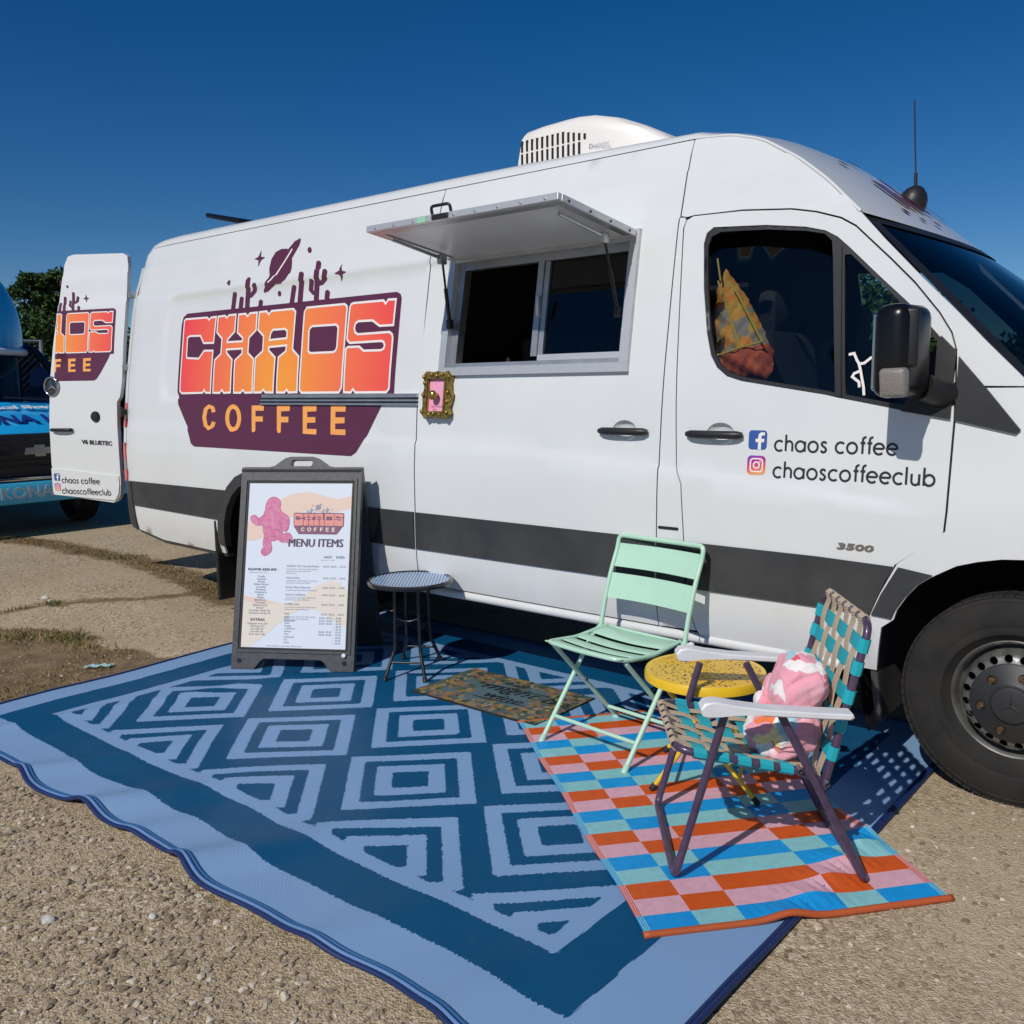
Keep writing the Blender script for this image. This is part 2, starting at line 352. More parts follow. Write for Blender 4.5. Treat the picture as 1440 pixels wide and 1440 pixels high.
COFFEE = [[[-4.861,1.377],[-4.881,1.411],[-4.948,1.426],[-5.004,1.398],[-5.023,1.337],[-5.002,1.276],[-4.94,1.251],[-4.879,1.274],[-4.859,1.305],[-4.905,1.312],[-4.917,1.289],[-4.938,1.278],[-4.958,1.288],[-4.974,1.337],[-4.958,1.387],[-4.937,1.399],[-4.918,1.394],[-4.907,1.369]],[[-4.453,1.419],[-4.323,1.421],[-4.321,1.387],[-4.411,1.386],[-4.409,1.35],[-4.33,1.351],[-4.329,1.318],[-4.409,1.317],[-4.408,1.252],[-4.429,1.249],[-4.448,1.262]],[[-4.186,1.42],[-4.054,1.422],[-4.055,1.387],[-4.142,1.384],[-4.14,1.351],[-4.065,1.352],[-4.066,1.317],[-4.139,1.316],[-4.142,1.252],[-4.163,1.25],[-4.181,1.263]],[[-3.927,1.421],[-3.795,1.423],[-3.796,1.387],[-3.882,1.384],[-3.88,1.351],[-3.803,1.353],[-3.802,1.32],[-3.881,1.317],[-3.883,1.281],[-3.79,1.281],[-3.792,1.249],[-3.921,1.251]],[[-3.662,1.422],[-3.529,1.424],[-3.529,1.387],[-3.619,1.386],[-3.618,1.353],[-3.535,1.354],[-3.535,1.32],[-3.618,1.317],[-3.618,1.284],[-3.525,1.284],[-3.526,1.251],[-3.66,1.252]]]
COFFEE_O = [[[-4.565,1.338],[-4.568,1.315],[-4.577,1.294],[-4.591,1.275],[-4.61,1.26],[-4.631,1.251],[-4.655,1.248],[-4.679,1.25],[-4.701,1.259],[-4.72,1.273],[-4.735,1.291],[-4.744,1.313],[-4.748,1.336],[-4.745,1.359],[-4.737,1.381],[-4.723,1.4],[-4.705,1.414],[-4.683,1.423],[-4.66,1.426],[-4.636,1.423],[-4.614,1.414],[-4.595,1.4],[-4.579,1.382],[-4.569,1.361]],[[-4.61,1.337],[-4.612,1.322],[-4.616,1.307],[-4.623,1.295],[-4.632,1.285],[-4.643,1.279],[-4.655,1.277],[-4.667,1.279],[-4.678,1.284],[-4.688,1.294],[-4.695,1.306],[-4.7,1.321],[-4.701,1.336],[-4.7,1.352],[-4.697,1.367],[-4.69,1.379],[-4.681,1.389],[-4.67,1.395],[-4.658,1.397],[-4.647,1.395],[-4.635,1.389],[-4.625,1.38],[-4.618,1.367],[-4.612,1.353]]]
SKY_ART = [[[-4.272,2.402],[-4.326,2.406],[-4.381,2.391],[-4.414,2.349],[-4.419,2.29],[-4.395,2.236],[-4.369,2.206],[-4.335,2.183],[-4.301,2.184],[-4.262,2.183],[-4.217,2.203],[-4.187,2.239],[-4.181,2.274],[-4.194,2.328],[-4.219,2.369],[-4.251,2.396]],[[-4.259,2.391],[-4.2,2.44],[-4.158,2.458],[-4.139,2.44],[-4.145,2.411],[-4.197,2.337],[-4.233,2.367]],[[-4.385,2.235],[-4.423,2.205],[-4.442,2.147],[-4.432,2.136],[-4.393,2.143],[-4.325,2.182],[-4.315,2.208]],[[-4.543,2.42],[-4.536,2.377],[-4.488,2.369],[-4.529,2.353],[-4.546,2.313],[-4.555,2.356],[-4.603,2.368],[-4.562,2.38]],[[-3.69,2.253],[-3.671,2.209],[-3.629,2.198],[-3.667,2.186],[-3.673,2.144],[-3.692,2.188],[-3.739,2.197],[-3.696,2.212]],[[-4.823,2.231],[-4.821,2.222],[-4.824,2.216],[-4.833,2.215],[-4.844,2.218],[-4.854,2.225],[-4.862,2.235],[-4.864,2.244],[-4.86,2.25],[-4.852,2.252],[-4.841,2.248],[-4.83,2.241]],[[-4.01,2.367],[-4.01,2.357],[-4.016,2.351],[-4.025,2.35],[-4.036,2.353],[-4.046,2.361],[-4.051,2.371],[-4.051,2.38],[-4.045,2.386],[-4.035,2.388],[-4.024,2.384],[-4.015,2.376]],[[-4.253,2.118],[-4.254,2.109],[-4.259,2.103],[-4.268,2.102],[-4.277,2.105],[-4.285,2.112],[-4.288,2.121],[-4.288,2.129],[-4.282,2.135],[-4.274,2.137],[-4.264,2.134],[-4.257,2.127]],[[-4.743,2.044],[-4.74,2.15],[-4.743,2.157],[-4.751,2.163],[-4.762,2.166],[-4.774,2.166],[-4.782,2.163],[-4.786,2.157],[-4.789,2.05]],[[-4.657,2.045],[-4.656,2.114],[-4.658,2.12],[-4.667,2.126],[-4.678,2.129],[-4.689,2.129],[-4.698,2.126],[-4.701,2.12],[-4.703,2.051]],[[-4.582,2.046],[-4.594,2.233],[-4.6,2.241],[-4.612,2.248],[-4.625,2.251],[-4.637,2.251],[-4.645,2.247],[-4.645,2.24],[-4.631,2.051]],[[-4.605,2.112],[-4.566,2.117],[-4.521,2.148],[-4.519,2.192],[-4.522,2.199],[-4.53,2.205],[-4.541,2.208],[-4.552,2.208],[-4.56,2.204],[-4.563,2.198],[-4.563,2.161],[-4.597,2.139],[-4.623,2.137]],[[-4.441,2.047],[-4.439,2.079],[-4.442,2.086],[-4.45,2.092],[-4.46,2.095],[-4.471,2.095],[-4.479,2.091],[-4.483,2.085],[-4.484,2.053]],[[-4.112,2.044],[-4.105,2.146],[-4.108,2.153],[-4.116,2.159],[-4.126,2.162],[-4.138,2.162],[-4.146,2.159],[-4.149,2.153],[-4.156,2.051]],[[-4.028,2.045],[-4.033,2.221],[-4.038,2.229],[-4.049,2.235],[-4.062,2.239],[-4.074,2.239],[-4.081,2.235],[-4.082,2.228],[-4.076,2.051]],[[-3.87,2.044],[-3.891,2.274],[-3.897,2.282],[-3.907,2.289],[-3.92,2.293],[-3.932,2.293],[-3.94,2.289],[-3.941,2.282],[-3.917,2.05]],[[-3.89,2.137],[-3.845,2.142],[-3.812,2.167],[-3.807,2.215],[-3.812,2.223],[-3.821,2.23],[-3.834,2.234],[-3.845,2.234],[-3.853,2.231],[-3.854,2.224],[-3.855,2.181],[-3.873,2.168],[-3.906,2.165]],[[-3.892,2.11],[-3.926,2.112],[-3.935,2.117],[-3.937,2.169],[-3.94,2.176],[-3.948,2.182],[-3.959,2.185],[-3.97,2.185],[-3.977,2.181],[-3.98,2.175],[-3.976,2.116],[-3.936,2.088],[-3.888,2.084]],[[-3.772,2.048],[-3.772,2.09],[-3.775,2.097],[-3.784,2.103],[-3.795,2.107],[-3.806,2.106],[-3.814,2.102],[-3.817,2.096],[-3.816,2.054]]]
RING_LINE = [[-4.215,2.397],[-4.229,2.376],[-4.277,2.315],[-4.332,2.248],[-4.372,2.215],[-4.397,2.203],[-4.399,2.201],[-4.399,2.199],[-4.397,2.197],[-4.394,2.196],[-4.39,2.196],[-4.387,2.196],[-4.362,2.209],[-4.319,2.242],[-4.266,2.309],[-4.217,2.371],[-4.203,2.392]]
FRAME = [[-2.883,1.584],[-2.86,1.605],[-2.82,1.597],[-2.778,1.605],[-2.736,1.596],[-2.7,1.606],[-2.676,1.583],[-2.684,1.546],[-2.676,1.495],[-2.664,1.477],[-2.675,1.445],[-2.682,1.414],[-2.669,1.383],[-2.695,1.355],[-2.725,1.369],[-2.77,1.36],[-2.812,1.37],[-2.843,1.355],[-2.873,1.386],[-2.865,1.424],[-2.875,1.482],[-2.866,1.515],[-2.871,1.549]]
CARD = [[-2.841,1.567],[-2.72,1.566],[-2.712,1.396],[-2.832,1.394]]
KNOB = [[-2.773,1.482]]

# ------------------------------------------------------------------ gradient print (red at both ends of the word, orange in the middle)
M_GRAD = bpy.data.materials.new('letter_vinyl'); M_GRAD.use_nodes = True
_n, _l = N(M_GRAD); _at = _n.new('ShaderNodeAttribute'); _at.attribute_name = 'ink'; _rp = _n.new('ShaderNodeValToRGB')
_rp.color_ramp.elements[0].position = 0.0; _rp.color_ramp.elements[0].color = (.93, .36, .035, 1)
_rp.color_ramp.elements[1].position = 1.0; _rp.color_ramp.elements[1].color = (.86, .055, .075, 1)
_e = _rp.color_ramp.elements.new(.5); _e.color = (.90, .19, .07, 1)
_l.new(_at.outputs['Fac'], _rp.inputs[0]); _l.new(_rp.outputs[0], _n['Principled BSDF'].inputs['Base Color']); _n['Principled BSDF'].inputs['Roughness'].default_value = .4
M_IG = bpy.data.materials.new('sunset_badge_vinyl'); M_IG.use_nodes = True
_n, _l = N(M_IG); _at = _n.new('ShaderNodeAttribute'); _at.attribute_name = 'ink'; _rp = _n.new('ShaderNodeValToRGB')
_rp.color_ramp.elements[0].color = (.90, .50, .12, 1); _rp.color_ramp.elements[1].color = (.10, .05, .45, 1)
_e = _rp.color_ramp.elements.new(.35); _e.color = (.80, .12, .10, 1); _e = _rp.color_ramp.elements.new(.65); _e.color = (.50, .03, .25, 1)
_l.new(_at.outputs['Fac'], _rp.inputs[0]); _l.new(_rp.outputs[0], _n['Principled BSDF'].inputs['Base Color']); _n['Principled BSDF'].inputs['Roughness'].default_value = .4
M_BLUEB = mat('blue_badge_vinyl', (.035, .10, .36), .4)
def set_ink(o, vals):
    a = o.data.attributes.new('ink', 'FLOAT', 'POINT'); a.data.foreach_set('value', np.asarray(vals, np.float32))

# ------------------------------------------------------------------ the coffee van : side surface
PZ = [.30, .40, .46, .55, .65, .87, 1.06, 1.12, 1.18, 1.34, 1.46, 1.60, 1.74, 1.93, 2.135, 2.215, 2.30, 2.45, 2.58, 2.64, 2.70]
PY = [.075, .045, .022, .006, .0, .0, .0, .003, .009, .019, .030, .047, .070, .100, .136, .150, .178, .217, .262, .30, .37]
_zd = np.arange(.2, 2.9, .005); _yd = np.interp(_zd, PZ, PY); _k = np.exp(-.5*(np.arange(-24, 25)*.005/.04)**2); _k /= _k.sum()
_ys = np.convolve(np.pad(_yd, 24, mode='edge'), _k, 'valid')
BX = [-6.1, -4.5, -3.33, -2.415, -1.683, -1.29, -.86, -.53, -.2]; BZ = [1.261, 1.255, 1.239, 1.212, 1.179, 1.151, 1.107, 1.072, 1.03]
def rrect(x, z, x0, x1, z0, z1, r):
    cx, cz = (x0+x1)/2, (z0+z1)/2; qx = np.abs(x-cx)-(x1-x0)/2+r; qz = np.abs(z-cz)-(z1-z0)/2+r
    return np.hypot(np.maximum(qx, 0), np.maximum(qz, 0))+np.minimum(np.maximum(qx, qz), 0)-r
def YS(x, z):
    x = np.asarray(x, float); z = np.asarray(z, float)
    y = np.interp(z, _zd, _ys)
    y = y + .008*(sstep((z-2.234)/.007)-1) + .006*(sstep((z-2.443)/.007)-1)
    zb = np.interp(x, BX, BZ); y = y + .009*sstep((z-zb+.006)/.014)*sstep((-.25-x)/.25) - .004
    sd = rrect(x, z, -5.585, -2.7, 1.455, 2.187, .13)
    y = y + .010*sstep(-sd/.012)*(x < -2.943)
    y = y + .010*sstep((2.187-z)/.010)*sstep((z-1.7)/.3)*((x > -2.943) & (x < -2.6))
    t = np.clip((-6.0-x)/.12, 0, 1.3); y = y + .045*t*t
    t = np.clip((x-.15)/.85, 0, 1.2); y = y + .30*t**2.2
    return y
def mapS(x, z, d=0.0): return np.stack([np.asarray(x, float), YS(x, z)+d, np.asarray(z, float)+0*np.asarray(x, float)], -1)
YC = 0.996
def mapF(x, z, d=0.0):                                   # the far flank, mirrored across the van's centre plane
    p = mapS(x, z, d); p[:, 1] = 2*YC-p[:, 1]; return p
belt = lambda dz: [(x, z+dz) for x, z in zip(BX, BZ)]
LINES = [[(-6.2, 2.233), (1, 2.233)], [(-6.2, 2.242), (1, 2.242)], [(-6.2, 2.442), (1, 2.442)], [(-6.2, 2.451), (1, 2.451)], belt(-.008), belt(.010), [(-6.2, 1.12), (1.0, 1.0)]]
def rr_line(x0, x1, z0, z1, r, n=6):
    P = []
    for cx, cz, a in ((x1-r, z1-r, 0), (x0+r, z1-r, 90), (x0+r, z0+r, 180), (x1-r, z0+r, 270)):
        P += [(cx+r*math.cos(math.radians(a+90*k/n)), cz+r*math.sin(math.radians(a+90*k/n))) for k in range(n+1)]
    return P
RECESS = [rr_line(-5.585, -2.7, 1.455, 2.187, .13)+[(-2.7, 2.05)], rr_line(-5.572, -2.71, 1.468, 2.174, .12)+[(-2.71, 2.05)]]

VAN = thing('coffee_van', 'long white high-roof coffee van with an open serving hatch and a purple and orange logo', 'van', (-2.6, YC, 0))
HATCH = [(-2.765, 1.605), (-1.625, 1.605), (-1.625, 2.185), (-2.765, 2.185)]
FD_REAR = [(-1.206, .421), (-1.235, .455), (-1.256, .527), (-1.288, .771), (-1.289, .849), (-1.308, 1.095), (-1.339, 1.17), (-1.357, 1.46), (-1.367, 1.643), (-1.397, 2.19), (-1.388, 2.222)]
FD_TOP = [(-1.36, 2.236), (-1.134, 2.229), (-.917, 2.206), (-.814, 2.182), (-.713, 2.146), (-.652, 2.108), (-.511, 1.972), (-.414, 1.874), (-.319, 1.761), (-.271, 1.688), (-.25, 1.627), (-.243, 1.514), (-.238, 1.384), (-.243, 1.058), (-.248, .976), (-.41, .845), (-.465, .729), (-.513, .611), (-.535, .421)]
WIN = [(-1.294, 2.111), (-1.285, 2.155), (-1.255, 2.177), (-1.017, 2.158), (-.849, 2.131), (-.767, 2.107), (-.716, 2.077), (-.663, 2.029), (-.541, 1.911), (-.405, 1.784), (-.353, 1.728), (-.275, 1.642), (-.275, 1.394), (-.408, 1.413), (-.658, 1.461), (-.707, 1.472), (-1.061, 1.529), (-1.13, 1.55), (-1.178, 1.587), (-1.211, 1.639), (-1.239, 1.733), (-1.273, 1.921)]
PANE1 = [(-1.274, 2.098), (-1.262, 2.138), (-1.221, 2.154), (-1.016, 2.140), (-.848, 2.115), (-.770, 2.095), (-.739, 2.065), (-.728, 1.993), (-.672, 1.480), (-.705, 1.488), (-1.053, 1.545), (-1.118, 1.565), (-1.162, 1.600), (-1.194, 1.647), (-1.222, 1.737), (-1.255, 1.922)]
PANE2 = [(-.684, 2.005), (-.66, 2.005), (-.419, 1.772), (-.362, 1.712), (-.29, 1.632), (-.29, 1.412), (-.41, 1.432), (-.632, 1.473)]
ARCH_F = [(-.470, .421), (-.449, .60), (-.405, .637), (-.394, .676), (-.362, .73), (-.322, .78), (-.267, .822), (-.197, .865), (-.128, .888), (-.053, .905), (.03, .912), (.12, .90), (.20, .875), (.28, .835), (.35, .775), (.41, .70), (.45, .60), (.47, .50), (.48, .42)]
CREASE = [(-.638, 2.163), (-.786, 2.309), (-.918, 2.416), (-1.097, 2.527), (-1.25, 2.575), (-1.42, 2.592)]
ARCH_R = [(-4.84, .47), (-4.812, .64), (-4.762, .765), (-4.692, .854), (-4.605, .918), (-4.50, .955), (-4.36, .97), (-4.22, .96), (-4.08, .92), (-3.98, .85), (-3.90, .76), (-3.86, .64), (-3.84, .47)]
VP = VAN
# rear quarter
rear = [(-6.09, .846), (-6.10, 1.25), (-6.104, 1.52), (-6.10, 1.9), (-6.092, 2.2), (-6.078, 2.45), (-6.05, 2.54), (-5.98, 2.60)]
rq = [(-2.947, .45), (-3.84, .45)][:1]+[(-3.84, .452)]+ARCH_R[::-1]+[(-4.842, .41), (-5.633, .428), (-5.953, .482), (-5.969, .666), (-5.985, .846)]+rear+[(-2.947, 2.604)]
panel('rear_side_panel', rq, [], mapS, M_WHITE, VP, step=.075, lines=LINES+RECESS)
sd_o = [(-2.939, .448), (-1.431, .448), (-1.431, 2.5865), (-2.93, 2.596), (-2.939, 2.585)]
cup = lambda cx, cz, rx, rz: [(cx+rx*math.cos(a), cz+rz*math.sin(a)) for a in np.linspace(0, 2*math.pi, 24, endpoint=False)]
C1 = cup(-1.615, 1.316, .064, .048); C2 = cup(-1.142, 1.312, .064, .048)
sdoor = panel('sliding_door', sd_o, [HATCH, C1], mapS, M_WHITE, VP, step=.075, lines=LINES+[[(-2.94, 2.187), (-2.76, 2.187)], [(-2.94, 2.176), (-2.76, 2.176)]])
panel('door_pillar', [(-1.425, .448)]+[(x-.0055, z) for x, z in FD_REAR[1:]]+[(-1.403, 2.236), (-1.425, 2.238)], [], mapS, M_WHITE, VP, step=.06, lines=LINES)
fdoor = panel('front_door', FD_REAR+FD_TOP, [WIN, C2], mapS, M_WHITE, VP, step=.06, lines=LINES)
up = [(-1.424, 2.246), (-1.395, 2.238), (-1.36, 2.243), (-1.134, 2.236), (-.915, 2.2125), (-.811, 2.188), (-.7095, 2.152), (-.648, 2.1135), (-.506, 1.977), (-.409, 1.879), (-.314, 1.7655), (-.2655, 1.6915), (-.2445, 1.6285), (-.235, 1.503), (.0, 1.499), (-.036, 1.537), (-.153, 1.655), (-.26, 1.768), (-.393, 1.9), (-.534, 2.047)]+CREASE+[(-1.4255, 2.5885)]
panel('cab_side_panel', up, [], mapS, M_WHITE, VP, step=.06, lines=LINES)
fen = [(-.236, 1.494), (-.230, 1.384), (-.235, 1.06), (-.240, .985), (-.400, .851), (-.457, .733), (-.505, .611), (-.525, .421)]+ARCH_F+[(.93, .42), (.96, .80), (.85, 1.02), (.6, 1.22), (.3, 1.39), (.0, 1.494)]
panel('front_fender', fen, [], mapS, M_WHITE, VP, step=.06)
# window rubber + panes, sunken handles
trim = panel('window_trim', WIN, [PANE1, PANE2], mapS, M_BLACKP, fdoor, step=.05, d0=.004, depth=.012)
ptop = [(-1.268, 2.055), (-1.22, 2.085), (-1.05, 2.078), (-.85, 2.045), (-.75, 2.012), (-.732, 1.99)]
panel('window_pane', [(-1.27, 2.04)]+ptop+PANE1[8:], [], mapS, M_TINT, fdoor, step=.08, d0=.018, depth=0)
panel('window_pane', PANE2, [], mapS, M_TINT2, fdoor, step=.08, d0=.014, depth=0)
v, f = panel_g([(-.722, 2.06), (-.695, 2.04), (-.645, 1.463), (-.668, 1.47)], [], mapS, d0=-.006, depth=.02, step=.06); obj('window_bar', v, f, M_BLACKP, fdoor, True, auto=40)
def handle(cx, cz, par):
    V, F = mesh2d(cup(cx, cz, .064, .048), [], .012)
    r = np.clip(1-np.hypot((V[:, 0]-cx)/.064, (V[:, 1]-cz)/.048), 0, 1)
    p = mapS(V[:, 0], V[:, 1], 0); p[:, 1] += .030*np.sqrt(np.clip(1-(1-r)**2, 0, 1))
    hp = obj('handle_cup', [tuple(q) for q in p], F, M_WHITE, par, True)
    y0 = float(YS(cx, cz))
    cx = cx-(.022 if par is fdoor else 0)
    P = [(cx+t*.128, y0-.030+.016*abs(t)**3, cz-.002) for t in np.linspace(-1, 1, 13)]
    R = [.011+.006*min(1, (1-abs(t))*6) for t in np.linspace(-1, 1, 13)]
    v, f = tube_g(P, R, 12); obj('door_handle', v, f, M_BLACKP, par, True, auto=60)
handle(-1.615, 1.316, sdoor); handle(-1.142, 1.312, fdoor)
for P, w in ((FD_TOP[:15], .05), (FD_REAR, .04), ([(-1.43, .45), (-1.43, 2.58)], .03), ([(-2.943, .45), (-2.943, 2.59)], .03), ([(-.243, 1.06), (-.248, .98), (-.41, .85), (-.465, .73), (-.515, .61), (-.53, .42)], .05)):
    v, f = ribbon_g(P, w, mapS, .022, .05, False); obj('gap_backing', v, f, M_BLACKP, VP, True)  # black backing strips added so the door gaps show dark, not see-through
# grey rub strips, a piece for each panel
def strip(x0, x1, par, z0=.645, z1=.847, rear_cut=None, front=None):
    o = front or [(x0, z0), (x1, z0), (x1, z1), (x0, z1)]
    v, f = panel_g(o, [], mapS, step=.07, d0=-.009, depth=.012, lines=[[(x0-.1, .775), (x1+.1, .770)]])
    obj('rub_strip', v, f, M_STRIPE, par, True, auto=35)
strip(-3.872, -2.950, VP); strip(-2.936, -1.437, VP); strip(-1.421, -1.296, VP, front=[(-1.421, .645), (-1.277, .645), (-1.296, .847), (-1.421, .847)])
strip(0, 0, VP, front=[(-1.268, .645), (-.492, .645), (-.465, .72), (-.415, .838), (-.70, .846), (-1.286, .847)])
strip(0, 0, VP, front=[(-.486, .645), (-.412, .640), (-.398, .678), (-.366, .732), (-.326, .782), (-.275, .822), (-.395, .838), (-.452, .73)])
strip(-5.965, -4.83, VP, front=[(-5.965, .668), (-4.83, .648), (-4.765, .772), (-4.70, .855), (-5.982, .849)])
# rear bumper corner, sills
v, f = panel_g([(-6.10, .848), (-6.135, .845), (-6.15, .75), (-6.13, .638), (-6.085, .545), (-6.018, .497), (-5.955, .477), (-5.970, .664), (-5.985, .848)], [], mapS, step=.04, d0=-.014, depth=.05); obj('rear_bumper', v, f, M_STRIPE, VP, True, auto=40)
bm_ = MB()
for x0, x1 in ((-3.80, -1.222), (-1.218, -.54)):
    n = 24; P = [(x0+(x1-x0)*k/n, .028, .418) for k in range(n+1)]
    v, f = tube_g(P, .024, 10); bm_.add(v, f)
bm_.build('door_sill', M_WHITE, VP, True, 50)
v, f = box_g((-2.2, .12, .385), (3.3, .10, .05)); obj('under_sill', v, f, M_DARK, VP)
v, f = panel_g([(-5.953, .478), (-5.633, .424), (-4.842, .405), (-4.842, .385), (-5.633, .402), (-5.95, .46)], [], mapS, step=.06, d0=.004, depth=.05); obj('rear_sill', v, f, M_STRIPE, VP, True, auto=40)
# sliding door rail
for z0, z1, d, m in ((1.425, 1.436, -.012, M_ALUD), (1.468, 1.489, -.012, M_ALUD), (1.447, 1.457, -.010, M_ALUD)):
    v, f = panel_g([(-4.352, z0), (-2.936, z0), (-2.936, z1), (-4.352, z1)], [], mapS, step=.1, d0=d-.004, depth=.024); obj('rail_bar', v, f, m, VP)
v, f = panel_g([(-4.372, 1.425), (-2.936, 1.425), (-2.936, 1.489), (-4.372, 1.489)], [], mapS, step=.05, d0=-.0065, depth=0); obj('rail_channel', v, f, M_BLACKP, VP)
# inner shells (both flanks), black so the panel gaps look dark, and the far flank
sh = [(-6.03, .47), (-4.842, .47)]+ARCH_R+[(-3.84, .47), (-.545, .47), (-.49, .61), (-.42, .76), (-.36, .85), (-.25, .93), (-.2, 1.3), (-.215, 1.60), (-.66, 2.09), (-.8, 2.27), (-1.1, 2.48), (-1.4, 2.55), (-5.93, 2.55)]
WINB = [(x*.97-.025, z) for x, z in WIN]
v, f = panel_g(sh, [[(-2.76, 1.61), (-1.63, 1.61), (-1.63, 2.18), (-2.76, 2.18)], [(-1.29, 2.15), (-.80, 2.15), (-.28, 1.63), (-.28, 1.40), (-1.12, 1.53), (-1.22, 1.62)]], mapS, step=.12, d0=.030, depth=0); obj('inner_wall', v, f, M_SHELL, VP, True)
far = rq[:1]+rq[1:-1]+[(-2.947, 2.604), (-1.43, 2.592)]+CREASE[::-1]+[(-.534, 2.047), (-.393, 1.9), (-.153, 1.655), (.0, 1.494), (.3, 1.39), (.6, 1.22), (.85, 1.02), (.96, .80), (.93, .42)]+ARCH_F[::-1]+[(-.53, .43)]
FW = [(-1.25, 2.13), (-.80, 2.10), (-.66, 2.0), (-.30, 1.62), (-.30, 1.42), (-.70, 1.49), (-1.13, 1.56), (-1.20, 1.66)]
v, f = panel_g(far, [FW], mapF, step=.15, lines=LINES[:4]); obj('far_side_panel', v, [q[::-1] for q in f], M_WHITE, VP, True)
v, f = panel_g(FW, [], mapF, step=.2, d0=.012, depth=0); obj('far_window_pane', v, f, M_TINT2, VP, True)
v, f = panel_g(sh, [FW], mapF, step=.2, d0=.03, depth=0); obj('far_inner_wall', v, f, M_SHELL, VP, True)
# roof
def roof_sec(x, k):
    """k 0..1 from near edge to centre"""
    ye = float(YS(min(x, -1.43), 2.58)); ys = [ye, ye+.012, ye+.035, .345, .42, .52, .68, .84, YC]; q = float(np.interp(x, [-6, -2.7, -2.2, -1.43], [0, 0, .010, .034])); zs = [2.590, 2.620, 2.643, 2.658, 2.679, 2.697, 2.711, 2.719, 2.722]; zs = [z-q*min(1, (z-2.59)/.09) for z in zs]
    return ys, zs
xs = [-6.045, -6.03, -5.99, -5.93, -5.85, -5.7, -5.3, -4.8, -4.2, -3.6, -2.94, -2.4, -1.9, -1.43]
dz = [-.16, -.09, -.045, -.02, -.008, 0, 0, 0, 0, 0, 0, 0, 0, 0]
vs = []; fs = []; W = 17
for x, d in zip(xs, dz):
    ys, zs = roof_sec(x, 0)
    row = [(x, y, z+d*(.25+.75*min(1, (y-ys[0])/.1))) for y, z in zip(ys, zs)]; row += [(x, 2*YC-y, z) for x, y, z in row[-2::-1]]; vs += row
for i in range(len(xs)-1):
    for k in range(W-1): fs.append((i*W+k, (i+1)*W+k, (i+1)*W+k+1, i*W+k+1))
# cab roof: from the last ring down to the windshield's upper edge
TC = [(-1.43, 0), (-1.34, .02), (-1.25, .06), (-1.10, .13), (-.94, .30), (-.78, .52), (-.638, .74)]
crz = lambda x: float(np.interp(x, [c[0] for c in CREASE[::-1]], [c[1] for c in CREASE[::-1]]))
base = len(vs)-W
ctr = [(-1.43, 2.688), (-1.27, 2.658), (-1.12, 2.603), (-.97, 2.522), (-.79, 2.392), (-.62, 2.250), (-.446, 2.105)]
edge = [(-1.42, 2.590), (-1.30, 2.582), (-1.17, 2.552), (-1.03, 2.490), (-.90, 2.402), (-.77, 2.293), (-.638, 2.163)]
for j in range(1, 7):
    ex, ez = edge[j]; ey = float(YS(ex, ez)); cx, cz = ctr[j]; row = []
    for k in range(9):
        y0 = roof_sec(-1.43, 0)[0][k]; t = (y0-roof_sec(-1.43, 0)[0][0])/(YC-roof_sec(-1.43, 0)[0][0]); y = ey+(YC-ey)*t
        s = 1-(1-t)**2; sh_ = (1-(1-t)**5)*.35+s*.65 if j < 4 else s
        row.append((ex+(cx-ex)*s, y, ez+(cz-ez)*sh_))
    row += [(x, 2*YC-y, z) for x, y, z in row[-2::-1]]; vs += row
for j in range(6):
    for k in range(W-1): fs.append((base+j*W+k, base+(j+1)*W+k, base+(j+1)*W+k+1, base+j*W+k+1))
roof = obj('roof', vs, [q[::-1] for q in fs], M_WHITE, VP, True)
def roof_pt(x, y):
    """height of the cab roof on the centre strip"""
    return float(np.interp(x, [c[0] for c in ctr], [c[1] for c in ctr]))
tube('roof_seam', [(x, float(YS(x, 2.606))-.001, 2.606) for x in np.linspace(-2.94, -1.45, 12)], .0035, M_STRIPE, VP, 6)
tube('pillar_bead', [(x, float(YS(x, z))+.003, z+.001) for x, z in CREASE[::-1]], .0075, M_WHITE, VP, 8, .05)
# windshield
def ws(s, t):
    """s 0..1 across, t 0 top..1 bottom"""
    a = 1-(1-2*min(s, 1-s))**2.2
    top = Vector((-.638+(.192)*a, .172+(YC-.172)*2*min(s, 1-s), 2.160-.056*a)); bot = Vector((-.006+.526*a, .048+(YC-.048)*2*min(s, 1-s), 1.496-.256*a))
    p = top.lerp(bot, t); bul = .03*math.sin(math.pi*t)*a; p.x += bul; p.z += bul*.6
    if s > .5: p.y = 2*YC-p.y
    return p
def ws_grid(name, m, s0, s1, t0, t1, d, par, ns=24, nt=10, depth=.0):
    vs = []; fs = []
    for i in range(nt+1):
        for j in range(ns+1): vs.append(ws(s0+(s1-s0)*j/ns, t0+(t1-t0)*i/nt)+Vector((d, 0, d*.8)))
    for i in range(nt):
        for j in range(ns): fs.append((i*(ns+1)+j, (i+1)*(ns+1)+j, (i+1)*(ns+1)+j+1, i*(ns+1)+j+1))
    return obj(name, vs, fs, m, par, True)
wsh = ws_grid('windshield', M_WSG, .012, .988, .01, .99, -.004, VP)
for a in ((0, .024, 0, 1), (.976, 1, 0, 1), (.024, .976, 0, .045), (.024, .976, .93, 1)): ws_grid('windshield_seal', M_BLACKP, *a, 0.0, wsh, 24, 10)
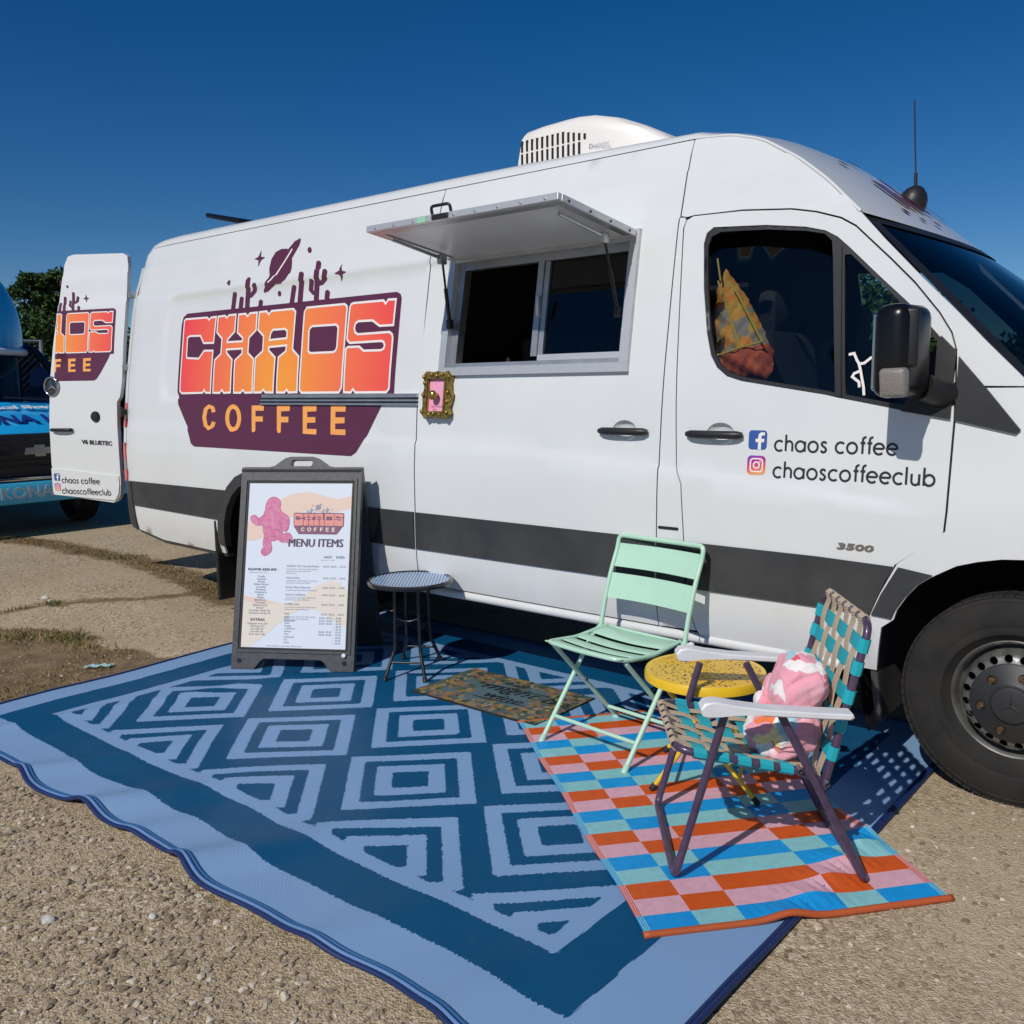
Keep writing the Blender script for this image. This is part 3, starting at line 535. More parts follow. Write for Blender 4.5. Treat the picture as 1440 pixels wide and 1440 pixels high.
# bonnet and nose
vs = []; fs = []; hw = 13
he = [(-.006, 1.494), (.15, 1.45), (.3, 1.388), (.45, 1.31), (.6, 1.218), (.75, 1.11), (.85, 1.018), (.96, .80)]
hc = [(.52, 1.24), (.60, 1.215), (.70, 1.17), (.80, 1.115), (.89, 1.05), (.96, .97), (1.0, .90), (1.03, .76)]
for (ex, ez), (cx, cz) in zip(he, hc):
    ey = float(YS(ex, ez))+.004; row = []
    for k in range(hw):
        t = k/(hw-1); u = 1-abs(1-2*t); s = 1-(1-u)**2.4; row.append((ex+(cx-ex)*s, ey+(2*YC-2*ey)*t, ez+(cz-ez)*s))
    vs += row
for i in range(len(he)-1):
    for k in range(hw-1): fs.append((i*hw+k, (i+1)*hw+k, (i+1)*hw+k+1, i*hw+k+1))
obj('bonnet', vs, fs, M_WHITE, VP, True)
v, f = box_g((.93, YC, .60), (.16, 1.35, .36), None, .05); obj('front_bumper', v, f, M_STRIPE, VP, True, auto=40)
v, f = box_g((1.0, YC, .86), (.06, .62, .16), None, .02); gr = obj('grille', v, f, M_BLACKP, VP, True, auto=40)
for k in range(3):
    v, f = box_g((1.035, YC, .81+.05*k), (.02, .6, .014), None, .004); obj('grille_bar', v, f, M_CHROME, gr)
for s in (-1, 1):
    v, f = box_g((.90, YC+s*.66, .92), (.10, .28, .26), Matrix.Rotation(-s*.35, 3, 'Z'), .06); obj('headlight', v, f, M_PINKLENS, VP, True, auto=50)
# floor, bulkhead, seats, dash, chassis
def bx(name, c, s, m, par=None, bev=0.0, R=None, smooth=False):
    v, f = box_g(c, s, R, bev); return obj(name, v, f, m, par, smooth, auto=40 if smooth else None)
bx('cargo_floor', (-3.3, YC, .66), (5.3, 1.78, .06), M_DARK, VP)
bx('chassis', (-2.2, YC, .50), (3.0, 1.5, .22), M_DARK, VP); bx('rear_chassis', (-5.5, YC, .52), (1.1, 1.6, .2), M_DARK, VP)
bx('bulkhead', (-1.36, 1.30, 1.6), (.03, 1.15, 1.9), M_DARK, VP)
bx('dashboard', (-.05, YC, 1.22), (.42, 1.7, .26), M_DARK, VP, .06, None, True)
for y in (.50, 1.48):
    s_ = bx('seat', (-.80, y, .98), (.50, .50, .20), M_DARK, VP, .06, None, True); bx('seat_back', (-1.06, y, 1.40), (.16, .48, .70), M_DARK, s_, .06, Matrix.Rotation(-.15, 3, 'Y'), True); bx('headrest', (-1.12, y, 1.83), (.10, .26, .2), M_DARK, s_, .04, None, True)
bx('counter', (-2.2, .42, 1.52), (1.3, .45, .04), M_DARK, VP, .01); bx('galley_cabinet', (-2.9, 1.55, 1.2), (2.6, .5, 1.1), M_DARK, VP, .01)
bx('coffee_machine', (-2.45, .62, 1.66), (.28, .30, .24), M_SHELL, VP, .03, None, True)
# arch liners
for cx, r, w in ((0.0, .535, .45), (-4.34, .62, .62)):
    vs = []; fs = []
    for k in range(25):
        a = math.pi*(-.12+1.24*k/24); vs += [(cx+r*math.cos(a), .035, .36+r*math.sin(a)), (cx+r*math.cos(a), .035+w, .36+r*math.sin(a))]
    fs = [(2*k, 2*k+1, 2*k+3, 2*k+2) for k in range(24)]; n = len(vs); vs.append((cx, .035+w, .36)); fs += [(2*k+1, n, 2*k+3) for k in range(24)]
    obj('arch_liner', vs, fs, M_BLACKP, VP, True)
# rear wheel flare and mud flaps
fl = [(x-.0, z) for x, z in ARCH_R]
v1, f1 = ring_strip(fl, .075, .05, False)
p = mapS(v1[:, 0], v1[:, 1], -.012); n = len(p)//2; vs = [tuple(q) for q in p]+[(q[0], q[1]+.05, q[2]) for q in p]
fs = [q[::-1] for q in f1]+[(k, k+1, 2*n+k+1, 2*n+k) for k in range(n-1)]+[(n+k+1, n+k, 3*n+k, 3*n+k+1) for k in range(n-1)]
obj('wheel_arch_trim', vs, fs, M_STRIPE, VP, True, auto=40)
bx('mud_flap', (-4.90, .14, .36), (.03, .32, .56), M_BLACKP, VP, .01); bx('mud_flap', (-.485, .17, .41), (.03, .28, .40), M_STRIPE, VP, .01, Matrix.Rotation(-.13, 3, 'Y'))
bx('mud_flap', (-4.90, 1.85, .36), (.03, .32, .56), M_BLACKP, VP, .01)

# ------------------------------------------------------------------ wheels
def wheel(cx, cy, out, detail=True):
    """out = -1: outside faces -Y"""
    ax = (0, out, 0); c = (cx, cy, .384); R0 = .386
    hubr = obj('wheel', *tyre_core(c, ax), M_RUBBER, VP, True, auto=28)
    tw = MB()
    for k in range(68):
        a = 2*math.pi*k/68; ca, sa = math.cos(a), math.sin(a)
        Rm = Matrix(((ca, 0, -sa), (0, 1, 0), (sa, 0, ca)))
        for yy in (-.083, -.046, .0, .046, .083):
            tw.add(*box_g((cx+.3815*ca, cy+yy, .384+.3815*sa), (.008, .030, .0315), Rm))
    tw.build('tread', M_RUBBER, hubr)
    # rim
    prof = [(.212, .052), (.222, .060), (.222, .068), (.214, .073), (.205, .066), (.200, .045), (.193, .020), (.188, .018)]
    v, f = lathe_g(prof, c, ax, 64); obj('rim', v, f, M_STEEL, hubr, True, auto=60)
    if not detail:
        v, f = disc_g((cx, cy-out*.02, .384), ax, .2); obj('wheel_disc', v, f, M_HUB, hubr); return
    holes = []
    for k in range(20):
        a = 2*math.pi*(k+.5)/20; holes.append([(.158*math.cos(a)+.0145*math.cos(b), .158*math.sin(a)+.0145*math.sin(b)) for b in np.linspace(0, 2*math.pi, 12, endpoint=False)])
    outer = [(.189*math.cos(b), .189*math.sin(b)) for b in np.linspace(0, 2*math.pi, 64, endpoint=False)]
    inn = [(.128*math.cos(b), .128*math.sin(b)) for b in np.linspace(0, 2*math.pi, 48, endpoint=False)]
    def mp(u, v, d):
        r = np.hypot(u, v); h = np.interp(r, [.125, .14, .165, .178, .186, .189], [.112, .109, .101, .088, .055, .018])-d
        return np.stack([cx+u, cy+out*h, .384+v], -1)
    v, f = panel_g(outer, [inn]+holes, mp, step=.02, depth=.012); obj('rim_disc', v, f if out < 0 else [q[::-1] for q in f], M_STEEL, hubr, True, auto=40)
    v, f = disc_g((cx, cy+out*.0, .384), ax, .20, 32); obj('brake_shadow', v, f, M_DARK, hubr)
    v, f = lathe_g([(.144, .100), (.143, .114), (.136, .120), (.078, .130), (.068, .137), (.064, .145), (.050, .149), (0.0005, .150)], c, ax, 48); hc_ = obj('hub_cover', v, f, M_HUB, hubr, True, auto=40)
    for k in range(6):
        a = math.radians(12+60*k); x, z = cx+.103*math.cos(a), .384+.103*math.sin(a); y = cy+out*.1265
        v, f = lathe_g([(.017, -.004), (.0175, .004), (.0165, .004), (.013, -.003), (.0005, -.003)], (x, y, z), ax, 20); obj('nut_well', v, f, M_BLACKP, hubr, True)
        v, f = lathe_g([(.012, -.006), (.012, .008), (.009, .011), (.005, .011), (.0045, .007), (.0005, .007)], (x, y, z), ax, 6); obj('wheel_nut', v, f, M_BRASS, hubr)
    st = MB()
    for a in (90, 210, 330):
        a = math.radians(a); d = Vector((math.cos(a), 0, math.sin(a))); e = Vector((-d.z, 0, d.x)); o = Vector((cx, cy+out*.151, .384))
        st.add([o+e*.006, o+d*.046, o-e*.006, o+Vector((0, out*.005, 0))], [(0, 1, 3), (1, 2, 3)])
    st.build('hub_star', M_HUB, hubr)
def tyre_core(c, ax):
    prof = [(.190, -.09), (.222, -.088), (.245, -.104), (.30, -.110), (.345, -.106), (.372, -.096), (.381, -.085), (.3815, .085), (.376, .095), (.364, .101), (.359, .1005), (.350, .106), (.30, .1095), (.276, .1085), (.272, .1065), (.268, .1075), (.245, .103), (.226, .078), (.205, .06)]
    v, f = lathe_g(prof, c, ax, 96); return v, f
wheel(0.0, .150, -1); wheel(0.0, 1.82, 1, False); wheel(-4.325, .19, -1, False); wheel(-4.325, 1.80, 1, False); wheel(-4.325, .43, -1, False)

# ------------------------------------------------------------------ logo and lettering on the flank
def dec(outer, holes, m, name, par, d, mp=mapS, step=.06):
    v, f = panel_g(outer, holes, mp, step=step, depth=0, d0=d, lines=(LINES+RECESS if mp is mapS else dl)); return obj(name, v, f, m, par, True), np.array(v)
dl = [[(-.1, 2.198), (1, 2.198)], [(-.1, 2.213), (1, 2.213)], [(-.1, 2.423), (1, 2.423)], [(-.1, 2.438), (1, 2.438)]]
def logo(par, mp, sc=lambda P: P, clip=None, tl=lambda x: x, st=.05):
    def c(P): P = sc(P); return clip(P) if clip else P
    lg = None
    for P in (PANEL_TOP, PANEL_LOW):
        o, _ = dec(c(P), [], M_PLUM, 'logo_panel', par if lg is None else par, -.0020 if P is PANEL_TOP else -.0024, mp, st); lg = lg or o
    for P in SKY_ART:
        Q = c(P)
        if len(Q) > 2: dec(Q, [], M_PLUM, 'logo_art', lg, -.0028-.0001*(SKY_ART.index(P) % 5), mp, st)
    Q = c(RING_LINE)
    if len(Q) > 2: dec(Q, [], M_WVINYL, 'logo_ring', lg, -.0042, mp, st)
    for out, hs in LETTERS:
        Q = c(out)
        if len(Q) < 3: continue
        H = [c(h) for h in hs]; H = [h for h in H if len(h) > 2]
        o, v = dec(Q, H, M_GRAD, 'logo_letter', lg, -.0034, mp, st)
        uv = np.array([inv(p) for p in v]) if mp is not mapS else v[:, [0, 2]]
        uv = np.array(tl(uv))
        r = np.hypot((uv[:, 0]+4.22)/1.18, (uv[:, 1]-1.52)/1.5); set_ink(o, np.clip(r, 0, 1))
        for L in [out]+hs:
            S = sc(L)
            w = .013*(abs(S[1][0]-S[0][0])+abs(S[1][1]-S[0][1]))/max(1e-6, abs(L[1][0]-L[0][0])+abs(L[1][1]-L[0][1]))
            if clip:
                S = clip(S)
                if len(S) < 3: continue
            vv, ff = ribbon_g(S, w, mp, -.0044, .02); obj('letter_outline', vv, ff, M_WVINYL, lg)
    for P in COFFEE:
        Q = c(P)
        if len(Q) > 2: dec(Q, [], M_OVINYL, 'logo_letter', lg, -.0038, mp, st)
    Q = c(COFFEE_O[0])
    if len(Q) > 2: dec(Q, [c(COFFEE_O[1])], M_OVINYL, 'logo_letter', lg, -.0038, mp, st)
    return lg
logo(VAN, mapS)

def arc_p(cx, cy, r, a0, a1, n=14): return [(cx+r*math.cos(math.radians(a0+(a1-a0)*k/n)), cy+r*math.sin(math.radians(a0+(a1-a0)*k/n))) for k in range(n+1)]
GLY = {
 'c': ([arc_p(.5, .5, .5, 48, 312)], 1.0), 'h': ([[(.06, 0), (.06, 1.6)], arc_p(.42, .62, .36, 180, 0)+[(.78, 0)]], .98),
 'a': ([arc_p(.5, .5, .5, 0, 360, 22), [(1.0, 0), (1.0, 1.0)]], 1.22), 'o': ([arc_p(.5, .5, .5, 0, 360, 22)], 1.16),
 's': ([[(.56, .84), (.46, .96), (.31, 1.0), (.14, .93), (.08, .76), (.17, .62), (.44, .46), (.56, .30), (.50, .10), (.32, 0), (.14, .04), (.02, .18)]], .78),
 'f': ([[(.24, 0), (.24, 1.25)]+arc_p(.50, 1.28, .26, 180, 75, 6), [(.0, 1.0), (.50, 1.0)]], .52), 'e': ([[(.04, .52), (.96, .52)], arc_p(.5, .5, .5, 3, 315)], 1.12),
 'l': ([[(.06, 0), (.06, 1.6)]], .32), 'u': ([[(.06, 1.0)]+arc_p(.42, .38, .36, 180, 360)+[], [(.78, 1.0), (.78, .0)]], 1.0), 'b': ([[(.06, 0), (.06, 1.6)], arc_p(.54, .5, .48, 180, 525)], 1.18)}
def words(s, x0, x1, z0, xh, wt, mp, m, name, par, d=-.0018):
    adv = [GLY[ch][1]+.16 if ch != ' ' else .62 for ch in s]; tot = sum(adv)-.2; k = (x1-x0)/tot; x = x0
    for ch, a in zip(s, adv):
        if ch != ' ':
            mb = MB()
            for i, P in enumerate(GLY[ch][0]):
                Q = [(x+px*k, z0+pz*xh) for px, pz in P]
                v, f = ribbon_g(Q, wt, mp, d-.0003*i, .02, False); mb.add(v, f)
            mb.build(name, m, par)
        x += a*k
words('chaos coffee', -.899, -.421, 1.2515, .0405, .0085, mapS, M_BLACKT, 'social_lettering', fdoor)
words('chaoscoffeeclub', -.899, -.282, 1.1455, .0405, .0085, mapS, M_BLACKT, 'social_lettering', fdoor)
def badges(x0, zf, zi, s, mp, par):
    o, _ = dec(rr_line(x0, x0+s, zf, zf+s*.98, s*.18), [], M_BLUEB, 'blue_badge', par, -.0015, mp)
    fx = x0+s*.60; P = [(fx-.07*s, zf), (fx+.10*s, zf), (fx+.10*s, zf+.38*s), (fx+.25*s, zf+.38*s), (fx+.27*s, zf+.55*s), (fx+.10*s, zf+.55*s), (fx+.10*s, zf+.66*s), (fx+.15*s, zf+.73*s), (fx+.28*s, zf+.73*s), (fx+.28*s, zf+.88*s), (fx+.08*s, zf+.89*s), (fx-.04*s, zf+.80*s), (fx-.07*s, zf+.68*s), (fx-.07*s, zf+.55*s), (fx-.21*s, zf+.55*s), (fx-.21*s, zf+.38*s), (fx-.07*s, zf+.38*s)]
    dec(P, [], M_WVINYL, 'badge_mark', o, -.0025, mp)
    b, v = dec(rr_line(x0-.001, x0+s-.001, zi, zi+s*.98, s*.22), [], M_IG, 'sunset_badge', par, -.0015, mp, .012)
    w = np.array([inv(p) for p in v])*np.array([-1, 1]) if mp is not mapS else v[:, [0, 2]]
    set_ink(b, np.clip(((w[:, 1]-zi)/s*.8+(1-(w[:, 0]-x0)/s)*.2), 0, 1))
    c = (x0+s/2, zi+s*.49)
    for P, wd in ((rr_line(c[0]-.33*s, c[0]+.33*s, c[1]-.33*s, c[1]+.33*s, .16*s), .075*s), ([(c[0]+.16*s*math.cos(t), c[1]+.16*s*math.sin(t)) for t in np.linspace(0, 2*math.pi, 20, endpoint=False)], .075*s)):
        v, f = ribbon_g(P, wd, mp, -.0025, .02); obj('badge_mark', v, f, M_WVINYL, b)
    v, f = panel_g([(c[0]+.19*s+.045*s*math.cos(t), c[1]+.19*s+.045*s*math.sin(t)) for t in np.linspace(0, 2*math.pi, 10, endpoint=False)], [], mp, step=.01, depth=0, d0=-.0027); obj('badge_mark', v, f, M_WVINYL, b)
badges(-1.013, 1.2535, 1.1515, .079, mapS, fdoor)
# raised model number
Mt = frame_M((-.628, float(YS(-.5, .885))-.004, .886), (1, 0, .01), (.25, 0, 1)); v, f = text_g('3500', .034, Mt, .002, sx=2.05, bold=.0012); obj('model_number', v, f, M_CHROME, fdoor)
v, f = panel_g(rr_line(-1.418, -1.318, .893, .905, .005), [], mapS, step=.03, d0=-.004, depth=.006); obj('side_marker', v, f, M_BLACKP, VAN)
# small dancing stick figure sticker on the quarter glass
for P in ([(-.632, 1.624), (-.612, 1.628), (-.600, 1.604), (-.590, 1.588), (-.583, 1.566), (-.575, 1.535), (-.566, 1.500), (-.562, 1.47)], [(-.590, 1.588), (-.572, 1.590), (-.545, 1.612)], [(-.583, 1.562), (-.606, 1.552), (-.612, 1.540), (-.585, 1.520), (-.582, 1.500)]):
    v, f = ribbon_g(P, .010, mapS, .008-.0004*len(P), .02, False); obj('figure_sticker', v, f, M_WVINYL, fdoor)

# ------------------------------------------------------------------ serving hatch: frame, sliding sash, awning lid on struts
X0, X1, Z0, Z1 = -2.782, -1.610, 1.580, 2.212
hf = MB()
def hx(x0, x1, z0, z1, d0, dep): v, f = panel_g([(x0, z0), (x1, z0), (x1, z1), (x0, z1)], [], mapS, step=.08, d0=d0, depth=dep); return v, f
hfr = obj('hatch_frame', *hx(X0, X1, Z0, Z0+.042, -.022, .10), M_ALU, VAN, True, auto=30)
for a in ((X0, X0+.045, Z0+.0425, Z1), (X1-.045, X1, Z0+.0425, Z1), (X0+.0455, X1-.0455, Z1-.05, Z1)): obj('frame_bar', *hx(*a, -.022, .10), M_ALU, hfr, True, auto=30)
for a in ((X0+.0455, X0+.09, Z0+.045, Z1-.05), (-2.195, -2.160, Z0+.085, Z1-.06), (X0+.091, X1-.0455, Z1-.09, Z1-.0505), (X0+.091, X1-.0455, Z0+.043, Z0+.062)): obj('sash_track', *hx(*a, .012, .05), M_ALUD, hfr, True, auto=30)
sash = obj('sash', *hx(-2.158, X1-.046, Z0+.063, Z0+.092, .02, .03), M_ALU, hfr, True, auto=30)
for a in ((-2.158, -2.128, Z0+.0925, Z1-.092), (X1-.075, X1-.046, Z0+.0925, Z1-.092)): obj('sash_bar', *hx(*a, .02, .03), M_ALUD, hfr, True, auto=30)
v, f = panel_g([(-2.127, Z0+.093), (X1-.076, Z0+.093), (X1-.076, Z1-.09), (-2.127, Z1-.09)], [], mapS, step=.2, d0=.034, depth=0); obj('sash_pane', v, f, M_SASHG, hfr, True)
v, f = box_g((-2.135, .055, 1.90), (.018, .03, .10), None, .006); obj('sash_pull', v, f, M_ALU, hfr, True, auto=40)
# lid
HY, HZ = .105, 2.195; OY, OZ = -.445, 2.268
lx = Vector((1, 0, 0)); ly = Vector((0, OY-HY, OZ-HZ)).normalized(); lz = lx.cross(ly)
if lz.z < 0: lz = -lz
LW = (Vector((0, OY-HY, OZ-HZ))).length
def lid_box(xa, xb, ya, yb, za, zb, bev=0):
    R = Matrix((lx, ly, lz)).transposed(); o = Vector((0, HY, HZ))
    c = o+lx*((xa+xb)/2)+ly*((ya+yb)/2)+lz*((za+zb)/2)
    return box_g(c, (xb-xa, yb-ya, zb-za), R, bev)
M_LIDW = mat('lid_inner_sheet', (.78, .79, .80), .35, metal=.0, var=.08, vscale=3)
lid = obj('hatch_lid', *lid_box(-2.755, -1.635, .004, LW-.004, -.010, .008), M_LIDW, VAN)
for a in ((-2.765, -1.625, LW-.003, LW+.022, -.018, .012), (-2.765, -1.625, -.012, .003, -.018, .012), (-2.768, -2.7555, .0035, LW-.0035, -.018, .012), (-1.6345, -1.622, .0035, LW-.0035, -.018, .012)): obj('lid_edge', *lid_box(*a, .003), M_ALU, lid)
for a in ((-2.75, -1.64, LW-.05, LW-.0045, -.018, -.0105), (-2.7545, -2.715, .02, LW-.052, -.017, -.0105), (-1.675, -1.6355, .02, LW-.052, -.017, -.0105)): obj('lid_rib', *lid_box(*a, .002), M_ALUD, lid)
for x in (-2.69, -1.70):
    A = Vector((x, HY, HZ))+ly*(LW-.09)-lz*.035; B = Vector((x, HY, HZ))+ly*.13-lz*.045
    tube('lid_arm', [A, B], .009, M_ALUD, lid, 8); v, f = box_g(B-lz*.005, (.03, .05, .05), None, .008); obj('strut_bracket', v, f, M_ALUD, lid, True, auto=40)
    C = Vector((x+(.02 if x > -2 else -.035), float(YS(x, 1.86))-.03, 1.845)); mid = B.lerp(C, .45)
    tube('gas_strut', [B, mid], .006, M_BLACKP, lid, 8); tube('gas_strut', [mid, C], .010, M_BLACKP, lid, 8)
    v, f = box_g(C, (.03, .03, .05), None, .006); obj('strut_foot', v, f, M_BLACKP, lid, True, auto=40)
o = Vector((-2.335, HY, HZ))+ly*(LW+.012)+lz*.012
tube('lid_handle', [o, o+lz*.034+ly*.014, o+lz*.034+ly*.014+lx*.115, o+lx*.115], .007, M_BLACKP, lid, 8, .02)
v, f = box_g(o+lx*.06+ly*.012-lz*.015, (.10, .012, .022), Matrix((lx, ly, lz)).transposed(), .003); obj('lid_latch', v, f, M_BLACKP, lid)
v, f = box_g(o-lx*.055+ly*.012-lz*.018, (.055, .004, .026), Matrix((lx, ly, lz)).transposed()); obj('green_tape', v, f, mat('green_tape', (.30, .60, .42), .5), lid)
lid['label'] = 'open aluminium hatch lid propped up on gas struts'
for x in np.linspace(-2.70, -1.69, 9):
    v, f = lathe_g([(.006, 0), (.006, .003), (.0005, .004)], Vector((x, HY, HZ))+ly*(LW+.022)+lz*-.006, ly, 8); obj('rivet', v, f, M_ALUD, lid)
for y in np.linspace(.05, LW-.05, 4):
    v, f = lathe_g([(.006, 0), (.006, .003), (.0005, .004)], Vector((-1.622, HY, HZ))+ly*y-lz*.006, lx, 8); obj('rivet', v, f, M_BLACKP, lid)
# cup and bottles added inside the counter, the bottles for tiny glints
v, f = box_g((-1.70, .16, 1.685), (.05, .05, .10), None, .01); obj('paper_cup', v, f, mat('cup_paper', (.6, .6, .58), .6), VAN, True, auto=40)

for x, y, z, h in ((-2.58, .22, 1.55, .085), (-2.50, .26, 1.55, .12), (-2.33, .24, 1.55, .10), (-2.05, .30, 1.55, .16), (-1.92, .28, 1.55, .13)):
    v, f = lathe_g([(.024, 0), (.026, h*.5), (.026, h*.7), (.012, h*.85), (.010, h), (.0004, h)], (x, y, z), (0, 0, 1), 14); obj('glint_bottle', v, f, M_CHROME if h < .11 else M_AMBER, VAN, True, auto=40)
for z in (1.78, 2.08):
    v, f = box_g((-2.2, 1.62, z), (1.6, .28, .025)); obj('galley_shelf', v, f, M_ALUD, VAN)
# ------------------------------------------------------------------ door mirror
mir = thing  # the mirror is a part of the front door's van
Rm = Matrix.Rotation(math.radians(-8), 3, 'Z')
v, f = box_g((-.372, -.165, 1.622), (.125, .225, .318), Rm, .045, 4)
v = [(x+.035*max(0, (1.62-z))*0, y, z) for x, y, z in v]
mh = obj('door_mirror', v, f, M_GLOSSB, VAN, True, auto=50)
v, f = box_g((-.420, -.165, 1.622), (.03, .185, .270), Rm, .012); obj('mirror_glass', v, f, M_CHROME, mh)
v, f = box_g((-.322, -.235, 1.665), (.05, .030, .20), Matrix.Rotation(math.radians(22), 3, 'Z'), .014, 4); obj('mirror_shoulder', v, f, M_BLACKP, mh, True, auto=50)
v, f = box_g((-.362, -.264, 1.516), (.092, .050, .100), Matrix.Rotation(math.radians(-8), 3, 'Z') @ Matrix.Rotation(.15, 3, 'X'), .016, 3); ind = obj('indicator_lens', v, f, M_PINKLENS, mh, True, auto=50)
v, f = box_g((-.345, -.286, 1.540), (.022, .012, .036), None, .006); obj('indicator_bulb', v, f, M_REDLENS, ind)
tube('mirror_arm', [(-.33, -.06, 1.50), (-.29, .0, 1.475), (-.25, .05, 1.47)], .050, M_BLACKP, mh, 14)
v, f = panel_g([(-.42, 1.413), (-.247, 1.385), (-.245, 1.625), (-.30, 1.68)], [], mapS, step=.04, d0=-.012, depth=.02); obj('mirror_base', v, f, M_BLACKP, fdoor, True, auto=40)
v, f = panel_g([(-.232, 1.382), (-.035, 1.338), (-.022, 1.352), (-.133, 1.487), (-.235, 1.605)], [], mapS, step=.04, d0=-.012, depth=.02); obj('quarter_trim', v, f, M_BLACKP, VAN, True, auto=40)

# ------------------------------------------------------------------ roof air conditioner, vent, antenna, rear corner
acp = [(-2.755, 0), (-2.750, .10), (-2.735, .205), (-2.715, .228), (-2.60, .240), (-2.45, .246), (-2.36, .246), (-2.26, .236), (-2.14, .205), (-2.02, .155), (-1.92, .105), (-1.84, .055), (-1.79, 0)]
vs = []; fs = []; wv = [(.0, 0, -.3), (.0, 0, .55), (.012, .35, .9), (.05, .75, 1.0), (.14, 1.0, 1.0)]
secs = []
for x, h in acp:
    ww = .33-.10*max(0, (x+2.30)/.5)**1.5; row = []
    hh = max(h, .0)
    for y, z in ((-ww, -.06), (-ww, hh*.60), (-ww+.012, hh*.84), (-ww+.045, hh*.955), (-ww+.12, hh)): row.append((x, YC+y, 2.712+z))
    row += [(x, 2*YC-y, z) for x, y, z in row[::-1]]; vs += row
W = 10
for i in range(len(acp)-1):
    for k in range(W-1): fs.append((i*W+k, i*W+k+1, (i+1)*W+k+1, (i+1)*W+k))
fs.append(tuple(range(W-1, -1, -1))); fs.append(tuple((len(acp)-1)*W+k for k in range(W)))
ac = obj('air_conditioner', vs, [q[::-1] for q in fs], mat('ac_white_plastic', (.80, .77, .73), .45, var=.05, vscale=3), VAN, True, auto=40)
for k in range(13):
    x = -2.722+.0355*k
    for j in range(2):
        z0, z1 = (2.740, 2.804) if j == 0 else (2.815, 2.877)
        z1 = min(z1, 2.714+.16-max(0, k-8)*.008) if j == 1 else z1
        if k == 12 and j == 0: continue
        v, f = box_g((x, YC-.331, (z0+z1)/2), (.013, .006, z1-z0), None); obj('vent_slot', v, f, M_DARK, ac)
        v, f = box_g((x, YC+.331, (z0+z1)/2), (.013, .006, z1-z0), None); obj('vent_slot', v, f, M_DARK, ac)
Mt = frame_M((-2.27, YC-.332, 2.760), (1, 0, 0), (0, 0, 1)); v, f = text_g('Dometic', .034, Mt, 0, sx=1.1); obj('maker_lettering', v, f, M_INK2, ac)
v, f = box_g((-5.68, .9, 2.74), (.42, .42, .05), None, .01); rv = obj('roof_vent', v, f, M_WHITE, VAN, True, auto=40)
v, f = box_g((-5.70, .9, 2.825), (.44, .44, .035), Matrix.Rotation(math.radians(13), 3, 'Y'), .012); obj('vent_lid', v, f, M_GLOSSB, rv, True, auto=40)
ax_, ay_ = -.70, .96
v, f = lathe_g([(.062, -.05), (.062, .0), (.058, .025), (.045, .05), (.025, .068), (.012, .074)], (ax_, ay_, roof_pt(ax_, ay_)+.004), (.35, 0, 1), 20); an = obj('antenna', v, f, M_BLACKP, VAN, True, auto=60)
zb = roof_pt(ax_, ay_)+.06
tube('antenna_mast', [(ax_+.01, ay_, zb), (ax_+.008, ay_, zb+.07)], .008, M_BLACKP, an, 8); tube('antenna_mast', [(ax_+.008, ay_, zb+.06), (ax_-.012, ay_, zb+.385)], .0035, M_BLACKP, an, 6)
# cactus and star marks on the cab roof (partly seen over the edge)
def mapRoof(u, v, d=0.0):
    """u across the van (y), v along the falling centre line of the cab roof"""
    u = np.asarray(u, float); v = np.asarray(v, float); out = []
    for y, x in zip(u, v):
        s0 = (YC-abs(y-YC)); j = np.interp(x, [c[0] for c in ctr], np.arange(7)); e_y = .27; t = (s0-e_y)/(YC-e_y); s = 1-(1-t)**2
        ex = float(np.interp(j, np.arange(7), [q[0] for q in edge])); ez = float(np.interp(j, np.arange(7), [q[1] for q in edge]))
        cx = float(np.interp(j, np.arange(7), [q[0] for q in ctr])); cz = float(np.interp(j, np.arange(7), [q[1] for q in ctr]))
        out.append((ex+(cx-ex)*s+.004-d, y, ez+(cz-ez)*s+.006-d))
    return np.array(out)
for y, x0, L, w in ((.66, -.60, .16, .045), (.72, -.60, .10, .04), (.80, -.60, .20, .05), (.88, -.60, .13, .04), (1.1, -.60, .22, .05), (1.25, -.60, .14, .04), (.62, -.86, .04, .035), (.82, -.90, .10, .03), (.55, -.53, .03, .03), (.62, -.50, .025, .025), (.74, -.50, .03, .03)):
    v, f = panel_g([(y-w/2, x0-L), (y+w/2, x0-L), (y+w/2, x0), (y-w/2, x0)], [], mapRoof, step=.05, depth=0, d0=-.004); obj('roof_decal', v, [q[::-1] for q in f], M_PLUM, VAN)

# ------------------------------------------------------------------ rear corner, tail lamp, open rear door
def mapT(x, z, d): return np.stack([x, YS(x, z)+d, z], -1)
bx('rear_frame', (-6.03, YC, 2.52), (.06, 1.2, .14), M_WHITE, VAN); bx('rear_frame', (-6.06, YC, .60), (.16, 1.8, .14), M_STRIPE, VAN, .02)
for s in (-1, 1):
    for z0, z1, m in ((.84, .93, M_REDLENS), (.931, 1.01, M_PINKLENS), (1.011, 1.13, M_REDLENS), (1.131, 1.249, M_WHITE), (1.25, 1.43, M_REDLENS), (1.431, 2.45, M_WHITE)):
        vs = []
        for z in np.linspace(z0, z1, 3 if z1 < 1.5 else 10):
            y = float(YS(-6.09, z)); r = .004 if m is not M_WHITE else 0
            P = [(-6.094, y+.001), (-6.140, y+.006), (-6.172-r, y+.024), (-6.185-r, y+.060), (-6.185-r, y+.12)]
            vs += [(x, (yy-r if s < 0 else 2*YC-yy+r), z) for x, yy in P]
        n = len(vs)//5; fs = [(5*i+k, 5*i+k+1, 5*i+k+6, 5*i+k+5) for i in range(n-1) for k in range(4)]
        obj('tail_lamp' if m is not M_WHITE else 'rear_pillar', vs, fs, m, VAN, True)
